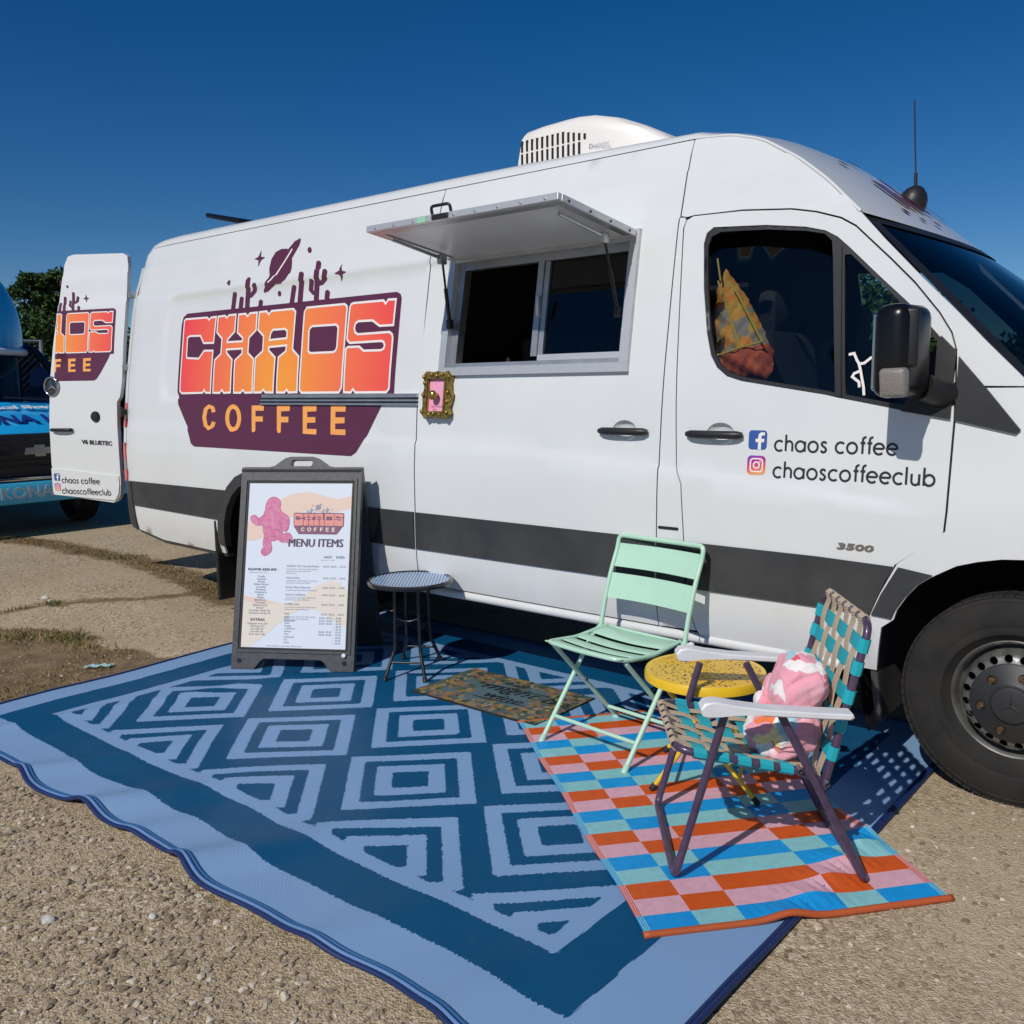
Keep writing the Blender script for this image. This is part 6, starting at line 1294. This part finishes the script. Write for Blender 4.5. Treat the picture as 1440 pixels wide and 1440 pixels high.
def patches(o, c, amt):
    """the printed side of the cloth faces the front of the chair; the back of it is plain pink"""
    c = Vector(c)-OFF[o.name]; vals = []
    for v in o.data.vertices:
        d = (v.co-c).normalized(); vals.append(float(np.clip((d.dot(-LB*.75-LL*.15+Vector((0, 0, .55)))+amt)/.25, 0, 1)))
    a = o.data.attributes.new('printed', 'FLOAT', 'POINT'); a.data.foreach_set('value', vals)
U1 = lp(.17, .395, .545); U2 = lp(.165, .345, .405)
patches(blobby('pillow_body', U1, AX, (.098, .088, .112), 3, .055, pinch=[(Vector((-.5, .85, -.5)), .45, .28), (Vector((.1, .9, -.9)), .35, .25)]), U1, .32)
patches(blobby('pillow_fold', U2, (LL, (LB*.92+Vector((0, 0, .35))).normalized(), (Vector((0, 0, 1))-LB*.3).normalized()), (.110, .120, .080), 8, .06, pinch=[(Vector((-.75, -.75, -.1)), .55, .45)]), U2, .0)
for c_, sz_, sd_ in ((lp(.215, .318, .520), (.026, .024, .055), 5), (lp(.20, .290, .492), (.036, .026, .026), 9), (lp(.20, .268, .405), (.030, .030, .050), 12)): patches(blobby('pillow_knot', c_, AX, sz_, sd_, .06), c_, .6)

# ------------------------------------------------------------------ ground
M_GND = bpy.data.materials.new('gravelly_ground'); M_GND.use_nodes = True; _n, _l = N(M_GND); _b = _n['Principled BSDF']; _b.inputs['Roughness'].default_value = .95; _b.inputs['Specular IOR Level'].default_value = .15
_tc = _n.new('ShaderNodeTexCoord')
def _noise(s, d=5, r=.6):
    n = _n.new('ShaderNodeTexNoise'); n.inputs['Scale'].default_value = s; n.inputs['Detail'].default_value = d; n.inputs['Roughness'].default_value = r; _l.new(_tc.outputs['Object'], n.inputs['Vector']); return n.outputs[0]
def _rng(x, a, b, c=0.0, d=1.0):
    m = _n.new('ShaderNodeMapRange'); m.inputs['From Min'].default_value = a; m.inputs['From Max'].default_value = b; m.inputs['To Min'].default_value = c; m.inputs['To Max'].default_value = d; _l.new(x, m.inputs[0]); return m.outputs[0]
_v1 = _n.new('ShaderNodeTexVoronoi'); _v1.inputs['Scale'].default_value = 62; _l.new(_tc.outputs['Object'], _v1.inputs['Vector'])
_v2 = _n.new('ShaderNodeTexVoronoi'); _v2.inputs['Scale'].default_value = 150; _l.new(_tc.outputs['Object'], _v2.inputs['Vector'])
_s1 = _n.new('ShaderNodeSeparateColor'); _l.new(_v1.outputs['Color'], _s1.inputs[0]); _s2 = _n.new('ShaderNodeSeparateColor'); _l.new(_v2.outputs['Color'], _s2.inputs[0])
_peb = _n.new('ShaderNodeValToRGB'); _l.new(_s1.outputs[0], _peb.inputs[0])
for i, (p, c) in enumerate(((0, (.17, .12, .07)), (.35, (.42, .325, .20)), (.7, (.55, .44, .295)), (.92, (.70, .59, .43)))):
    e = _peb.color_ramp.elements[i] if i < 2 else _peb.color_ramp.elements.new(p); e.position = p; e.color = (*c, 1)
_pe2 = _n.new('ShaderNodeValToRGB'); _l.new(_s2.outputs[0], _pe2.inputs[0])
for i, (p, c) in enumerate(((0, (.25, .18, .10)), (.4, (.46, .355, .22)), (.95, (.65, .53, .37)))):
    e = _pe2.color_ramp.elements[i] if i < 2 else _pe2.color_ramp.elements.new(p); e.position = p; e.color = (*c, 1)
_grv = _mix(_peb.outputs[0], _pe2.outputs[0], _rng(_noise(2.5), .35, .65))
_grv = _mix(_grv, (.39, .295, .175), _rng(_noise(.9, 6), .40, .70, 0, .55))
_pale = _mix(_grv, (.59, .48, .335), _rng(_noise(.55, 4), .48, .68, 0, .6))
_at = _n.new('ShaderNodeAttribute'); _at.attribute_name = 'soil'
_soil = _mix((.105, .072, .038), (.27, .195, .105), _rng(_noise(7, 8, .7), .35, .65))
_sf = _n.new('ShaderNodeMath'); _sf.operation = 'ADD'; _l.new(_at.outputs['Fac'], _sf.inputs[0]); _l.new(_rng(_noise(4, 6, .7), .3, .7, -.35, .35), _sf.inputs[1])
_l.new(_mix(_pale, _soil, _rng(_sf.outputs[0], .35, .65, 0, .9)), _b.inputs['Base Color'])
_hm = _n.new('ShaderNodeMath'); _hm.operation = 'MULTIPLY_ADD'; _hm.inputs[1].default_value = -.6; _l.new(_v1.outputs['Distance'], _hm.inputs[0]); _l.new(_v2.outputs['Distance'], _hm.inputs[2])
_bp = _n.new('ShaderNodeBump'); _bp.inputs['Strength'].default_value = .55; _bp.inputs['Distance'].default_value = .009; _l.new(_hm.outputs[0], _bp.inputs['Height'])
_bp2 = _n.new('ShaderNodeBump'); _bp2.inputs['Strength'].default_value = .18; _bp2.inputs['Distance'].default_value = .03; _l.new(_noise(9, 8, .65), _bp2.inputs['Height']); _l.new(_bp.outputs[0], _bp2.inputs['Normal']); _l.new(_bp2.outputs[0], _b.inputs['Normal'])
# soil strips: dirt with dry grass left of the van
PATH1 = np.array([(-10.2, .35), (-9.16, .5), (-8.81, .6), (-8.08, .57), (-7.38, .63), (-6.67, .57), (-5.81, .42), (-5.12, .22)])
PATH2 = np.array([(-7.6, -2.1), (-6.9, -1.5), (-6.1, -.98), (-6.13, -.68), (-5.99, -.43), (-5.72, -.14), (-5.59, .13), (-5.5, .42)])
def soil(x, y):
    p = np.stack([x, y], -1); d1 = seg_dist(p, [(PATH1[i], PATH1[i+1]) for i in range(len(PATH1)-1)]); d2 = seg_dist(p, [(PATH2[i], PATH2[i+1]) for i in range(len(PATH2)-1)])
    a = np.clip(1.2-d1/.22, 0, 1); b = np.clip(1.0-d2/.17, 0, 1)*.8
    b = np.maximum(b, inside(p, [(-9, -2.6), (-6.2, -1.35), (-5.62, -1.15), (-5.4, -.97), (-5.09, -.89), (-4.59, -.91), (-4.27, -.85), (-4.05, -.78), (-3.8, -2.1), (-4.2, -2.6), (-6, -4), (-9, -4.5)])*.92)
    return np.maximum(a, b)
xs_ = np.concatenate([-np.geomspace(400, 10.5, 14), np.arange(-10.4, 3.01, .1), np.geomspace(3.2, 400, 16)]); ys_ = np.concatenate([-np.geomspace(400, 4.7, 12), np.arange(-4.6, 3.0, .1), np.geomspace(3.1, 500, 18)])
XX, YY = np.meshgrid(xs_, ys_); P = np.stack([XX.ravel(), YY.ravel(), 0*XX.ravel()], -1)
_near = np.clip(1.6-np.hypot(P[:, 0]+3, P[:, 1]+1)/8, 0, 1)
idx = np.arange(len(P)).reshape(XX.shape); Q = np.stack([idx[:-1, :-1], idx[:-1, 1:], idx[1:, 1:], idx[1:, :-1]], -1).reshape(-1, 4)
g = obj('ground', P, Q, M_GND); g['kind'] = 'structure'; a = g.data.attributes.new('soil', 'FLOAT', 'POINT'); a.data.foreach_set('value', soil(P[:, 0], P[:, 1]).astype(np.float32))

# loose stones
def on_rug(x, y): return (x > -4.12) & (x < RX1+.02) & (y > RY0-.045) & (y < RY1)
M_ST = [mat('stone_grey', (.46, .38, .28), .9, var=.35, vscale=90, spec=.2), mat('stone_tan', (.40, .32, .225), .9, var=.3, vscale=90, spec=.2), mat('stone_brown', (.24, .185, .125), .9, spec=.2), mat('stone_pale', (.66, .58, .45), .9, var=.2, vscale=60, spec=.2)]
ico = bmesh.new(); bmesh.ops.create_icosphere(ico, subdivisions=1, radius=1); ico_v = np.array([v.co[:] for v in ico.verts]); ico_f = np.array([[v.index for v in f.verts] for f in ico.faces]); ico.free()
def stones(name, n, reg, smin, smax, power=2.5):
    x = npr.uniform(reg[0], reg[1], n); y = npr.uniform(reg[2], reg[3], n); k = ~on_rug(x, y) & ~((x > -6.1) & (x < .4) & (y > .02)); x, y = x[k], y[k]; n = len(x)
    s = smin+(smax-smin)*npr.random(n)**power; nv = len(ico_v)
    V = ico_v[None]*(1+.28*npr.normal(size=(n, nv, 1))).clip(.55, 1.5)*np.stack([s*npr.uniform(.7, 1.3, n), s*npr.uniform(.7, 1.3, n), s*npr.uniform(.4, .75, n)], -1)[:, None]
    a = npr.uniform(0, 6.28, n); c, s_ = np.cos(a)[:, None], np.sin(a)[:, None]; V = np.stack([V[..., 0]*c-V[..., 1]*s_, V[..., 0]*s_+V[..., 1]*c, V[..., 2]], -1)
    V += np.stack([x, y, s*.15], -1)[:, None]; F = (ico_f[None]+(np.arange(n)*nv)[:, None, None]).reshape(-1, 3)
    me = bpy.data.meshes.new(name); me.from_pydata(V.reshape(-1, 3).tolist(), [], F.tolist())
    for m in M_ST: me.materials.append(m)
    me.polygons.foreach_set('material_index', np.repeat(npr.choice(4, n, p=[.34, .36, .2, .1]), len(ico_f)).astype(np.int32)); me.update()
    o = bpy.data.objects.new(name, me); SC.collection.objects.link(o); o['kind'] = 'stuff'; tag(o, ('loose gravel on the bare ground below the near edge of the rug', 'loose gravel on the bare ground by the front wheel', 'loose gravel on the bare ground behind the rug and van')[len([q for q in bpy.data.objects if q.name.startswith('gravel')])-1], 'gravel'); return o
stones('gravel', 15000, (-4.2, -.4, -2.95, -2.05), .0022, .0125, 3.0)
stones('gravel', 9000, (-.75, .9, -2.7, .3), .0020, .0105, 3.2)
stones('gravel', 9000, (-9.0, -3.9, -3.0, 1.5), .0025, .0085, 3.2)
for i, (x, y, s, lb) in enumerate(((-1.975, -2.47, .019, 'chalky white stone on the gravel below the near edge of the blue rug'), (-1.755, -2.268, .011, 'small pale stone on the gravel right of the chalky white stone'), (-6.17, -.60, .020, 'white pebble in the dirt behind the sign, right one of two'), (-6.31, -.58, .024, 'white flat pebble in the dirt behind the sign, left one of two'))):
    bm = bmesh.new(); bmesh.ops.create_icosphere(bm, subdivisions=2, radius=s)
    for v in bm.verts: v.co = Vector((v.co.x*1.25, v.co.y*.9, v.co.z*.6))*(1+.18*math.sin(v.co.x*160+i)+.12*math.sin(v.co.y*210+2*i)); v.co += Vector((x, y, s*.25))
    o = from_bm('white_stone', bm, mat('white_stone_%s' % 'abcd'[i], (.62, .60, .56), .85, var=.15, vscale=60)); tag(o, lb, 'stone')
# dry grass and weeds
def grass(name, n, pts_fn, h0, h1, mats_, label, w=.0028):
    vs = []; fs = []; mi = []
    for _ in range(n):
        p = pts_fn()
        if p is None: continue
        x, y = p; a = rng.uniform(0, 6.28); h = rng.uniform(h0, h1); ln = rng.uniform(.3, 1.3)*h; b = rng.uniform(0, 6.28); k = len(vs); ww = w*rng.uniform(.6, 1.5)
        d = Vector((math.cos(a), math.sin(a), 0))*ww; e = Vector((math.cos(b), math.sin(b), 0))*ln; o = Vector((x, y, 0))
        vs += [o-d, o+d, o+e*.45+Vector((0, 0, h*.65))+d*.7, o+e*.45+Vector((0, 0, h*.65))-d*.7, o+e+Vector((0, 0, h))]; fs += [(k, k+1, k+2, k+3), (k+3, k+2, k+4)]; m = rng.randrange(len(mats_)); mi += [m, m]
    o = obj(name, vs, fs, mats_, None, False, mi); o['kind'] = 'stuff'; tag(o, label, 'grass'); return o
M_DRY = [mat('dry_straw', (.32, .21, .085), .85), mat('brown_straw', (.17, .10, .042), .9), mat('olive_straw', (.20, .165, .06), .85)]
M_GRN = [mat('weed_green', (.055, .115, .02), .7), M_DRY[2], M_DRY[0]]
def f1():
    i = rng.randrange(len(PATH1)-1); t = rng.random(); p = PATH1[i]*(1-t)+PATH1[i+1]*t; return (p[0]+rng.gauss(0, .12), p[1]+rng.gauss(0, .085)) if math.sin(p[0]*5.3)+math.sin(p[0]*11.7+1)+rng.gauss(0, .7) > -.3 else None
def f2():
    x = rng.uniform(-7.5, -4.05); y = rng.uniform(-2.6, -.75)
    q = soil(np.array([x]), np.array([y]))[0]; s = math.sin(x*3.1+1)*math.sin(y*4.3+x) > -.15
    return (x, y) if q > .5 and s and not bool(on_rug(np.array([x]), np.array([y]))[0]) else None
grass('dry_grass', 7000, f1, .003, .022, M_DRY, 'flattened dry grass in the dirt strip behind the van', .003)
grass('dry_grass', 9000, f2, .004, .03, M_DRY, 'flattened dry straw on the bare dirt left of the rug', .003)
def f3():
    c = rng.choice([(-5.06, -.99, .11), (-5.06, -.99, .10), (-5.28, -1.18, .12), (-7.5, .62, .15), (-6.05, -.62, .05)]); return (c[0]+rng.gauss(0, c[2]), c[1]+rng.gauss(0, c[2]*.55))
grass('green_weeds', 1300, f3, .006, .034, M_GRN, 'green weeds growing through the dirt left of the rug', .0032)
# crushed pale blue wrapper
vs = []; fs = []
for i in range(9):
    for j in range(4): vs.append((-4.31+.011*i-.008*j, -1.25+.014*j+.006*math.sin(i*1.7)+.0125*i, .008+.012*abs(math.sin(i*2.3+j*1.9))))
fs = [(i*4+j, i*4+j+1, (i+1)*4+j+1, (i+1)*4+j) for i in range(8) for j in range(3)]
o = obj('paper_wrapper', vs, fs, mat('pale_blue_paper', (.36, .55, .56), .7), None, False); tag(o, 'crumpled pale blue paper wrapper lying in the dirt beside the rug', 'litter')

# ------------------------------------------------------------------ shaved-ice truck behind, in the shade
M_KB = mat('truck_blue_paint', (.015, .42, .86), .3, coat=.6, var=.08, vscale=2); M_KL = mat('truck_light_blue', (.05, .48, .75), .35, coat=.4); M_KN = mat('truck_navy_lettering', (.012, .035, .22), .4); M_KW = mat('truck_white', (.75, .78, .80), .35, coat=.4)
M_KG = glass_mat('truck_glass', (.5, .6, .6), .02, .25)
kt = thing('shaved_ice_truck', 'blue shaved ice truck with a domed front parked behind the van, seen head on', 'truck', (-10.6, .80, 0))
kc = .80
# cab and bonnet as one lofted shell
sec = [(-9.62, .95, .66, 1.02), (-9.68, .98, .60, 1.10), (-9.9, 1.0, .56, 1.20), (-10.2, 1.0, .56, 1.30), (-10.5, 1.0, .56, 1.39), (-10.52, 1.0, .56, 1.40)]
vs = []; fs = []
for x, hw_, z0, z1 in sec:
    row = [(-hw_, z0), (-hw_, z1-.16), (-hw_+.06, z1-.06), (-hw_*.62, z1), (0, z1+.03)]; row += [(-a, b) for a, b in row[-2::-1]]; vs += [(x, kc+a, b) for a, b in row]
W = 9
for i in range(len(sec)-1): fs += [(i*W+k, i*W+k+1, (i+1)*W+k+1, (i+1)*W+k) for k in range(W-1)]
fs.append(tuple(range(W)))
obj('bonnet', vs, fs, M_KB, kt, True, auto=35)
vs = []; fs = []
for x, hw_, z in ((-10.50, .93, 1.41), (-10.8, .84, 1.70), (-11.1, .72, 2.02), (-11.25, .68, 2.06), (-12.0, .68, 2.08)): vs += [(x, kc-hw_, z), (x, kc, z+.02), (x, kc+hw_, z)]
ob = obj('cab_roof', vs[9:]+[], [(0, 1, 4, 3), (1, 2, 5, 4)], M_KB, kt, True)
obj('windshield', vs[:9], [(0, 1, 4, 3), (1, 2, 5, 4), (3, 4, 7, 6), (4, 5, 8, 7)], M_KG, kt, True)
for s in (-1, 1):
    tube('roof_pillar', [(-10.48, kc+s*.96, 1.38), (-10.8, kc+s*.87, 1.70), (-11.1, kc+s*.745, 2.03), (-11.4, kc+s*.74, 2.09)], .042, M_BLACKP, kt, 8)
    v, f = box_g((-11.2, kc+s*.93, 1.05), (1.4, .12, .85), None, .04); obj('cab_side', v, f, M_KB, kt, True, auto=40)
    v, f = box_g((-9.66, kc+s*.80, .93), (.10, .30, .20), None, .03); obj('headlight', v, f, M_PINKLENS, kt, True, auto=40)
    v, f = box_g((-9.67, kc+s*.80, .77), (.08, .30, .09), None, .02); obj('turn_signal', v, f, M_AMBER, kt, True, auto=40)
tube('wiper', [(-10.42, kc+.75, 1.43), (-10.48, kc+.1, 1.47)], .012, M_BLACKP, kt, 6); tube('wiper', [(-10.42, kc-.05, 1.43), (-10.48, kc-.7, 1.47)], .012, M_BLACKP, kt, 6)
v, f = box_g((-9.64, kc, .86), (.08, 1.90, .46), None, .03); kg = obj('grille', v, f, M_BLACKP, kt, True, auto=40)
for z in (.74, .80, .97, 1.03):
    v, f = box_g((-9.595, kc, z), (.02, 1.2, .018), None, .005); obj('grille_bar', v, f, M_BLKMET, kg)
v, f = box_g((-9.592, kc, .89), (.02, 1.24, .065), None, .006); obj('grille_bar', v, f, M_BLKMET, kg)
bw = [(-.16, -.035), (-.055, -.035), (-.048, -.062), (.062, -.062), (.055, -.035), (.16, -.035), (.145, .035), (.048, .035), (.055, .062), (-.055, .062), (-.062, .035), (-.145, .035)]
v, f = panel_g(bw, [], lambda u, w, d: np.stack([-9.572-d+0*u, kc+.06+u, .905+w], -1), step=.2, depth=.015, grid=False); obj('maker_emblem', v, f, M_CHROME, kg, False)
v, f = box_g((-9.56, kc, .62), (.16, 2.02, .035), None, .012); obj('bumper_trim', v, f, M_CHROME, kt, True, auto=40)
v, f = box_g((-9.55, kc, .475), (.18, 2.04, .235), None, .04); kb = obj('front_bumper', v, f, M_KL, kt, True, auto=40)
Mt = frame_M((-9.457, kc-.42, .425), (0, 1, 0), (0, 0, 1)); v, f = text_g('KONA-ICE', .165, Mt, .004, bold=.004, sx=1.12); obj('bumper_lettering', v, f, mat('faded_lettering', (.40, .50, .56), .5), kb)
sl = Vector((-.62, 0, .20)).normalized()
Mt = frame_M((-9.80, kc-.60, 1.205), (0, 1, 0), sl); v, f = text_g('KONA ICE', .33, Mt, .006, bold=.008, sx=.80, shear=.12); obj('bonnet_lettering', v, f, M_KN, kt)
Mt = frame_M((-10.18, kc-.40, 1.345), (0, 1, 0), sl); v, f = text_g('Tropical Shaved', .16, Mt, .004, bold=.003); obj('bonnet_lettering', v, f, M_KW, kt)
# box body with the dome over the cab
v, f = box_g((-13.6, .62, 1.55), (4.3, 1.86, 2.0), None, .18, 4); obj('box_body', v, f, M_KB, kt, True, auto=40)
bm = bmesh.new(); bmesh.ops.create_uvsphere(bm, u_segments=40, v_segments=20, radius=1)
for v in bm.verts: v.co = Vector(((v.co.x if v.co.z > 0 else v.co.x/max(.05, math.hypot(v.co.x, v.co.y))*min(1, 6*(1+v.co.z)))*.62-11.35, (v.co.y if v.co.z > 0 else v.co.y/max(.05, math.hypot(v.co.x, v.co.y))*min(1, 6*(1+v.co.z)))*.80+.68, v.co.z*(.98 if v.co.z > 0 else .22)+2.20))
from_bm('dome', bm, M_KB, kt, True)
v, f = tube_g([(-11.35+.63*math.cos(a_), .68+.81*math.sin(a_), 2.0) for a_ in np.linspace(0, 2*math.pi, 40, endpoint=False)], .045, 8, closed=True); obj('dome_skirt', v, f, M_KW, kt, True)
v, f = lathe_g([(.30, -.11), (.36, -.09), (.38, 0), (.36, .09), (.30, .11)], (-10.35, kc+.80, .37), (0, 1, 0), 32); obj('wheel', v, f, M_RUBBER, kt, True, auto=40)
v, f = lathe_g([(.30, -.11), (.36, -.09), (.38, 0), (.36, .09), (.30, .11)], (-10.35, kc-.80, .37), (0, 1, 0), 32); obj('wheel', v, f, M_RUBBER, kt, True, auto=40)
for y in (kc+.80, kc-.80):
    v, f = disc_g((-10.35, y, .37), (0, 1, 0), .31, 20); obj('wheel_disc', v, f, M_HUB, kt)
v, f = lathe_g([(.30, -.2), (.38, -.18), (.38, .18), (.30, .2)], (-14.6, .62+.72, .37), (0, 1, 0), 24); obj('wheel', v, f, M_RUBBER, kt, True, auto=40)
v, f = lathe_g([(.30, -.2), (.38, -.18), (.38, .18), (.30, .2)], (-14.6, .62-.72, .37), (0, 1, 0), 24); obj('wheel', v, f, M_RUBBER, kt, True, auto=40)
v, f = box_g((-12.5, kc, .46), (5.6, 1.6, .16)); obj('chassis', v, f, M_DARK, kt)
v, f = box_g((-11.6, kc, 1.2), (.1, 1.5, 1.4)); obj('cab_bulkhead', v, f, M_DARK, kt)

# ------------------------------------------------------------------ trees and the wire fence behind
M_LEAF = [mat('leaf_dark', (.022, .048, .014), .7, spec=.2), mat('leaf_mid', (.040, .085, .020), .7, spec=.2), mat('leaf_light', (.075, .125, .030), .7, spec=.2), mat('leaf_dry', (.11, .10, .045), .8, spec=.2)]
M_BARK = mat('bark', (.085, .062, .045), .9, var=.4, vscale=20, bump=.6, bscale=40)
def tree(name, x, y, h, clumps, nleaf, ls, label, trunk=.10, group=None, w=(.35, .40, .2, .05)):
    t = thing(name, label, 'tree', (x, y, 0), group); o = Vector((x, y, 0)); mb = MB()
    v, f = tube_g([o-Vector((0, 0, .1)), o+Vector((.06*h, .02, h*.25)), o+Vector((.02*h, -.03*h, h*.5)), o+Vector((.05*h, .0, h*.72))], [trunk, trunk*.8, trunk*.6, trunk*.25], 8); mb.add(v, f)
    for c, r in clumps:
        c = Vector(c); b = o+Vector((.03*h, -.01*h, min(h*.6, max(.3, c.z*.55)))); e = o+c; v, f = tube_g([b, b.lerp(e, .5)+Vector((0, 0, .05*h)), e], [trunk*.45, trunk*.3, trunk*.08], 6); mb.add(v, f)
    mb.build('trunk', M_BARK, t, True)
    tot = sum(r[0]*r[1] for c, r in clumps); vs = []; mi = []
    for c, r in clumps:
        n = int(nleaf*r[0]*r[1]/tot); c = np.array(c)+np.array([x, y, 0]); sub = npr.normal(size=(max(6, n//40), 3)); sub /= np.linalg.norm(sub, axis=1)[:, None]; sub *= npr.random((len(sub), 1))**.45
        j = npr.integers(0, len(sub), n); p = sub[j]+npr.normal(size=(n, 3))*.16; P = c+p*np.array(r if len(r) == 3 else (r[0], r[0], r[1]))
        P[:, 2] = np.maximum(P[:, 2], .03)
        a = npr.normal(size=(n, 3)); a /= np.linalg.norm(a, axis=1)[:, None]; b = np.cross(a, npr.normal(size=(n, 3))); b /= np.linalg.norm(b, axis=1)[:, None]; s = ls*npr.uniform(.6, 1.5, (n, 1))
        vs.append(np.stack([P-a*s, P+b*s*.45, P+a*s, P-b*s*.45], 1)); mi.append(npr.choice(4, n, p=w))
    V = np.concatenate(vs); F = np.arange(len(V)*4).reshape(-1, 4)
    obj('crown', V.reshape(-1, 3), F, M_LEAF, t, False, np.concatenate(mi)); return t
tree('leafy_tree', -22.0, 6.35, 4.4, [((.0, .15, 4.10), (.5, .5, .20)), ((.1, .75, 4.12), (.6, .6, .26)), ((.0, -.30, 3.82), (.36, .36, .15)), ((.1, .40, 3.68), (.45, .45, .22)), ((.1, 1.3, 3.6), (.6, .6, .5)), ((.0, .1, 3.88), (.22, .22, .14)), ((.1, .0, 3.35), (.4, .4, .3)), ((.1, .75, 3.4), (.5, .5, .45))], 15000, .055, 'taller tree with a flat feathery crown rising behind the dense bushes', .11)
tree('dense_bush', -20.5, 4.6, 3.5, [((0, .3, 2.62), (1.0, 1.0, .80)), ((.3, -1.0, 2.35), (1.1, 1.0, .75)), ((.2, 1.1, 2.3), (.9, .9, .75)), ((0, .9, 1.6), (1.1, 1.0, .95)), ((.2, -.3, 1.2), (1.3, 1.3, .95))], 38000, .052, 'dark dense bush directly behind the dome of the blue truck', .10)
tree('dense_bush', -21.5, 6.9, 3.3, [((0, -.5, 2.5), (.8, .8, .8)), ((.2, .6, 2.2), (1.1, 1.1, .85)), ((.1, -.7, 1.5), (1.1, 1.1, .9)), ((.1, .6, 1.1), (1.3, 1.3, .9))], 38000, .052, 'dense green bush under the feathery tree, beside the open rear door', .10)
tree('dense_bush', -21.0, 9.6, 3.1, [((0, 0, 2.1), (1.5, 1.5, .95)), ((.3, 1.0, 1.7), (1.3, 1.3, .9)), ((0, -.8, 1.3), (1.3, 1.3, 1.1))], 9000, .09, 'dense bush hidden mostly by the open rear door', .10)
for i, (x, y, h) in enumerate(((-6.2, 14.5, 4.1), (-2.6, 17.5, 3.0), (-10.8, 14.5, 3.1))):
    tree('hedge_tree', x, y, h, [((0, 0, h*.6), (1.5, 1.2, h*.27)), ((1.0, .3, h*.45), (1.4, 1.2, h*.3)), ((-1.0, -.2, h*.42), (1.4, 1.2, h*.3)), ((.2, .1, h*.25), (1.6, 1.2, h*.22))], 34000, .075, 'green tree beyond the van, '+('seen through the quarter glass beside the mirror', 'seen through the middle of the cab window', 'seen through the rear of the cab window')[i], .12, 'trees beyond the van')
wf = thing('wire_fence', 'chain link fence on thin metal posts between the bushes and the blue truck', 'fence', (-14.35, 1.25, 0))
M_WIRE = mat('galvanised_wire', (.34, .35, .35), .5, metal=.6); wm = MB(); A = Vector((-14.7, -.4, 0)); B = Vector((-14.0, 2.89, 0)); Lf = (B-A).length; dF = (B-A)/Lf
for y in (0, 1.68, Lf): tube('post', [A+dF*y, A+dF*y+Vector((0, 0, 2.32))], .028, M_WIRE, wf, 8)
tube('top_rail', [A+Vector((0, 0, 2.30)), B+Vector((0, 0, 2.30))], .020, M_WIRE, wf, 8)
for k in range(-22, int(Lf/.1)+1):
    for s in (0, 1):
        u0 = k*.1; u1 = u0+2.2; z0, z1 = (.05, 2.25) if s == 0 else (2.25, .05)
        if u0 < 0: t = (0-u0)/(u1-u0); z0 = z0+(z1-z0)*t; u0 = 0
        if u1 > Lf: t = (Lf-u0)/(u1-u0); z1 = z0+(z1-z0)*t; u1 = Lf
        if u1 > u0: v, f = tube_g([A+dF*u0+Vector((0, 0, z0)), A+dF*u1+Vector((0, 0, z1))], .0018, 3, caps=False); wm.add(v, f)
o = wm.build('wire_mesh', M_WIRE, wf); o['kind'] = 'stuff'

tp = thing('tarp_bundle', 'navy blue tarp draped over a stack, just behind the open rear door', 'tarp', (-13.2, 2.95, 0))
bm = bmesh.new(); bmesh.ops.create_cube(bm, size=1.0); bmesh.ops.subdivide_edges(bm, edges=bm.edges[:], cuts=9, use_grid_fill=True)
for v in bm.verts:
    x, y, z = v.co; k = .5-z; v.co = Vector((x*(.9+.25*k)+.03*math.sin(y*22)*k, y*(.8+.25*k)+.03*math.sin(x*25)*k, (z+.5)*1.86+.04*math.sin(x*9+y*7)*(z > .45)))+Vector((-13.2, 2.95, 0))
from_bm('tarp_sheet', bm, mat('navy_tarp', (.012, .03, .20), .5, var=.3, vscale=9), tp, True, 60)
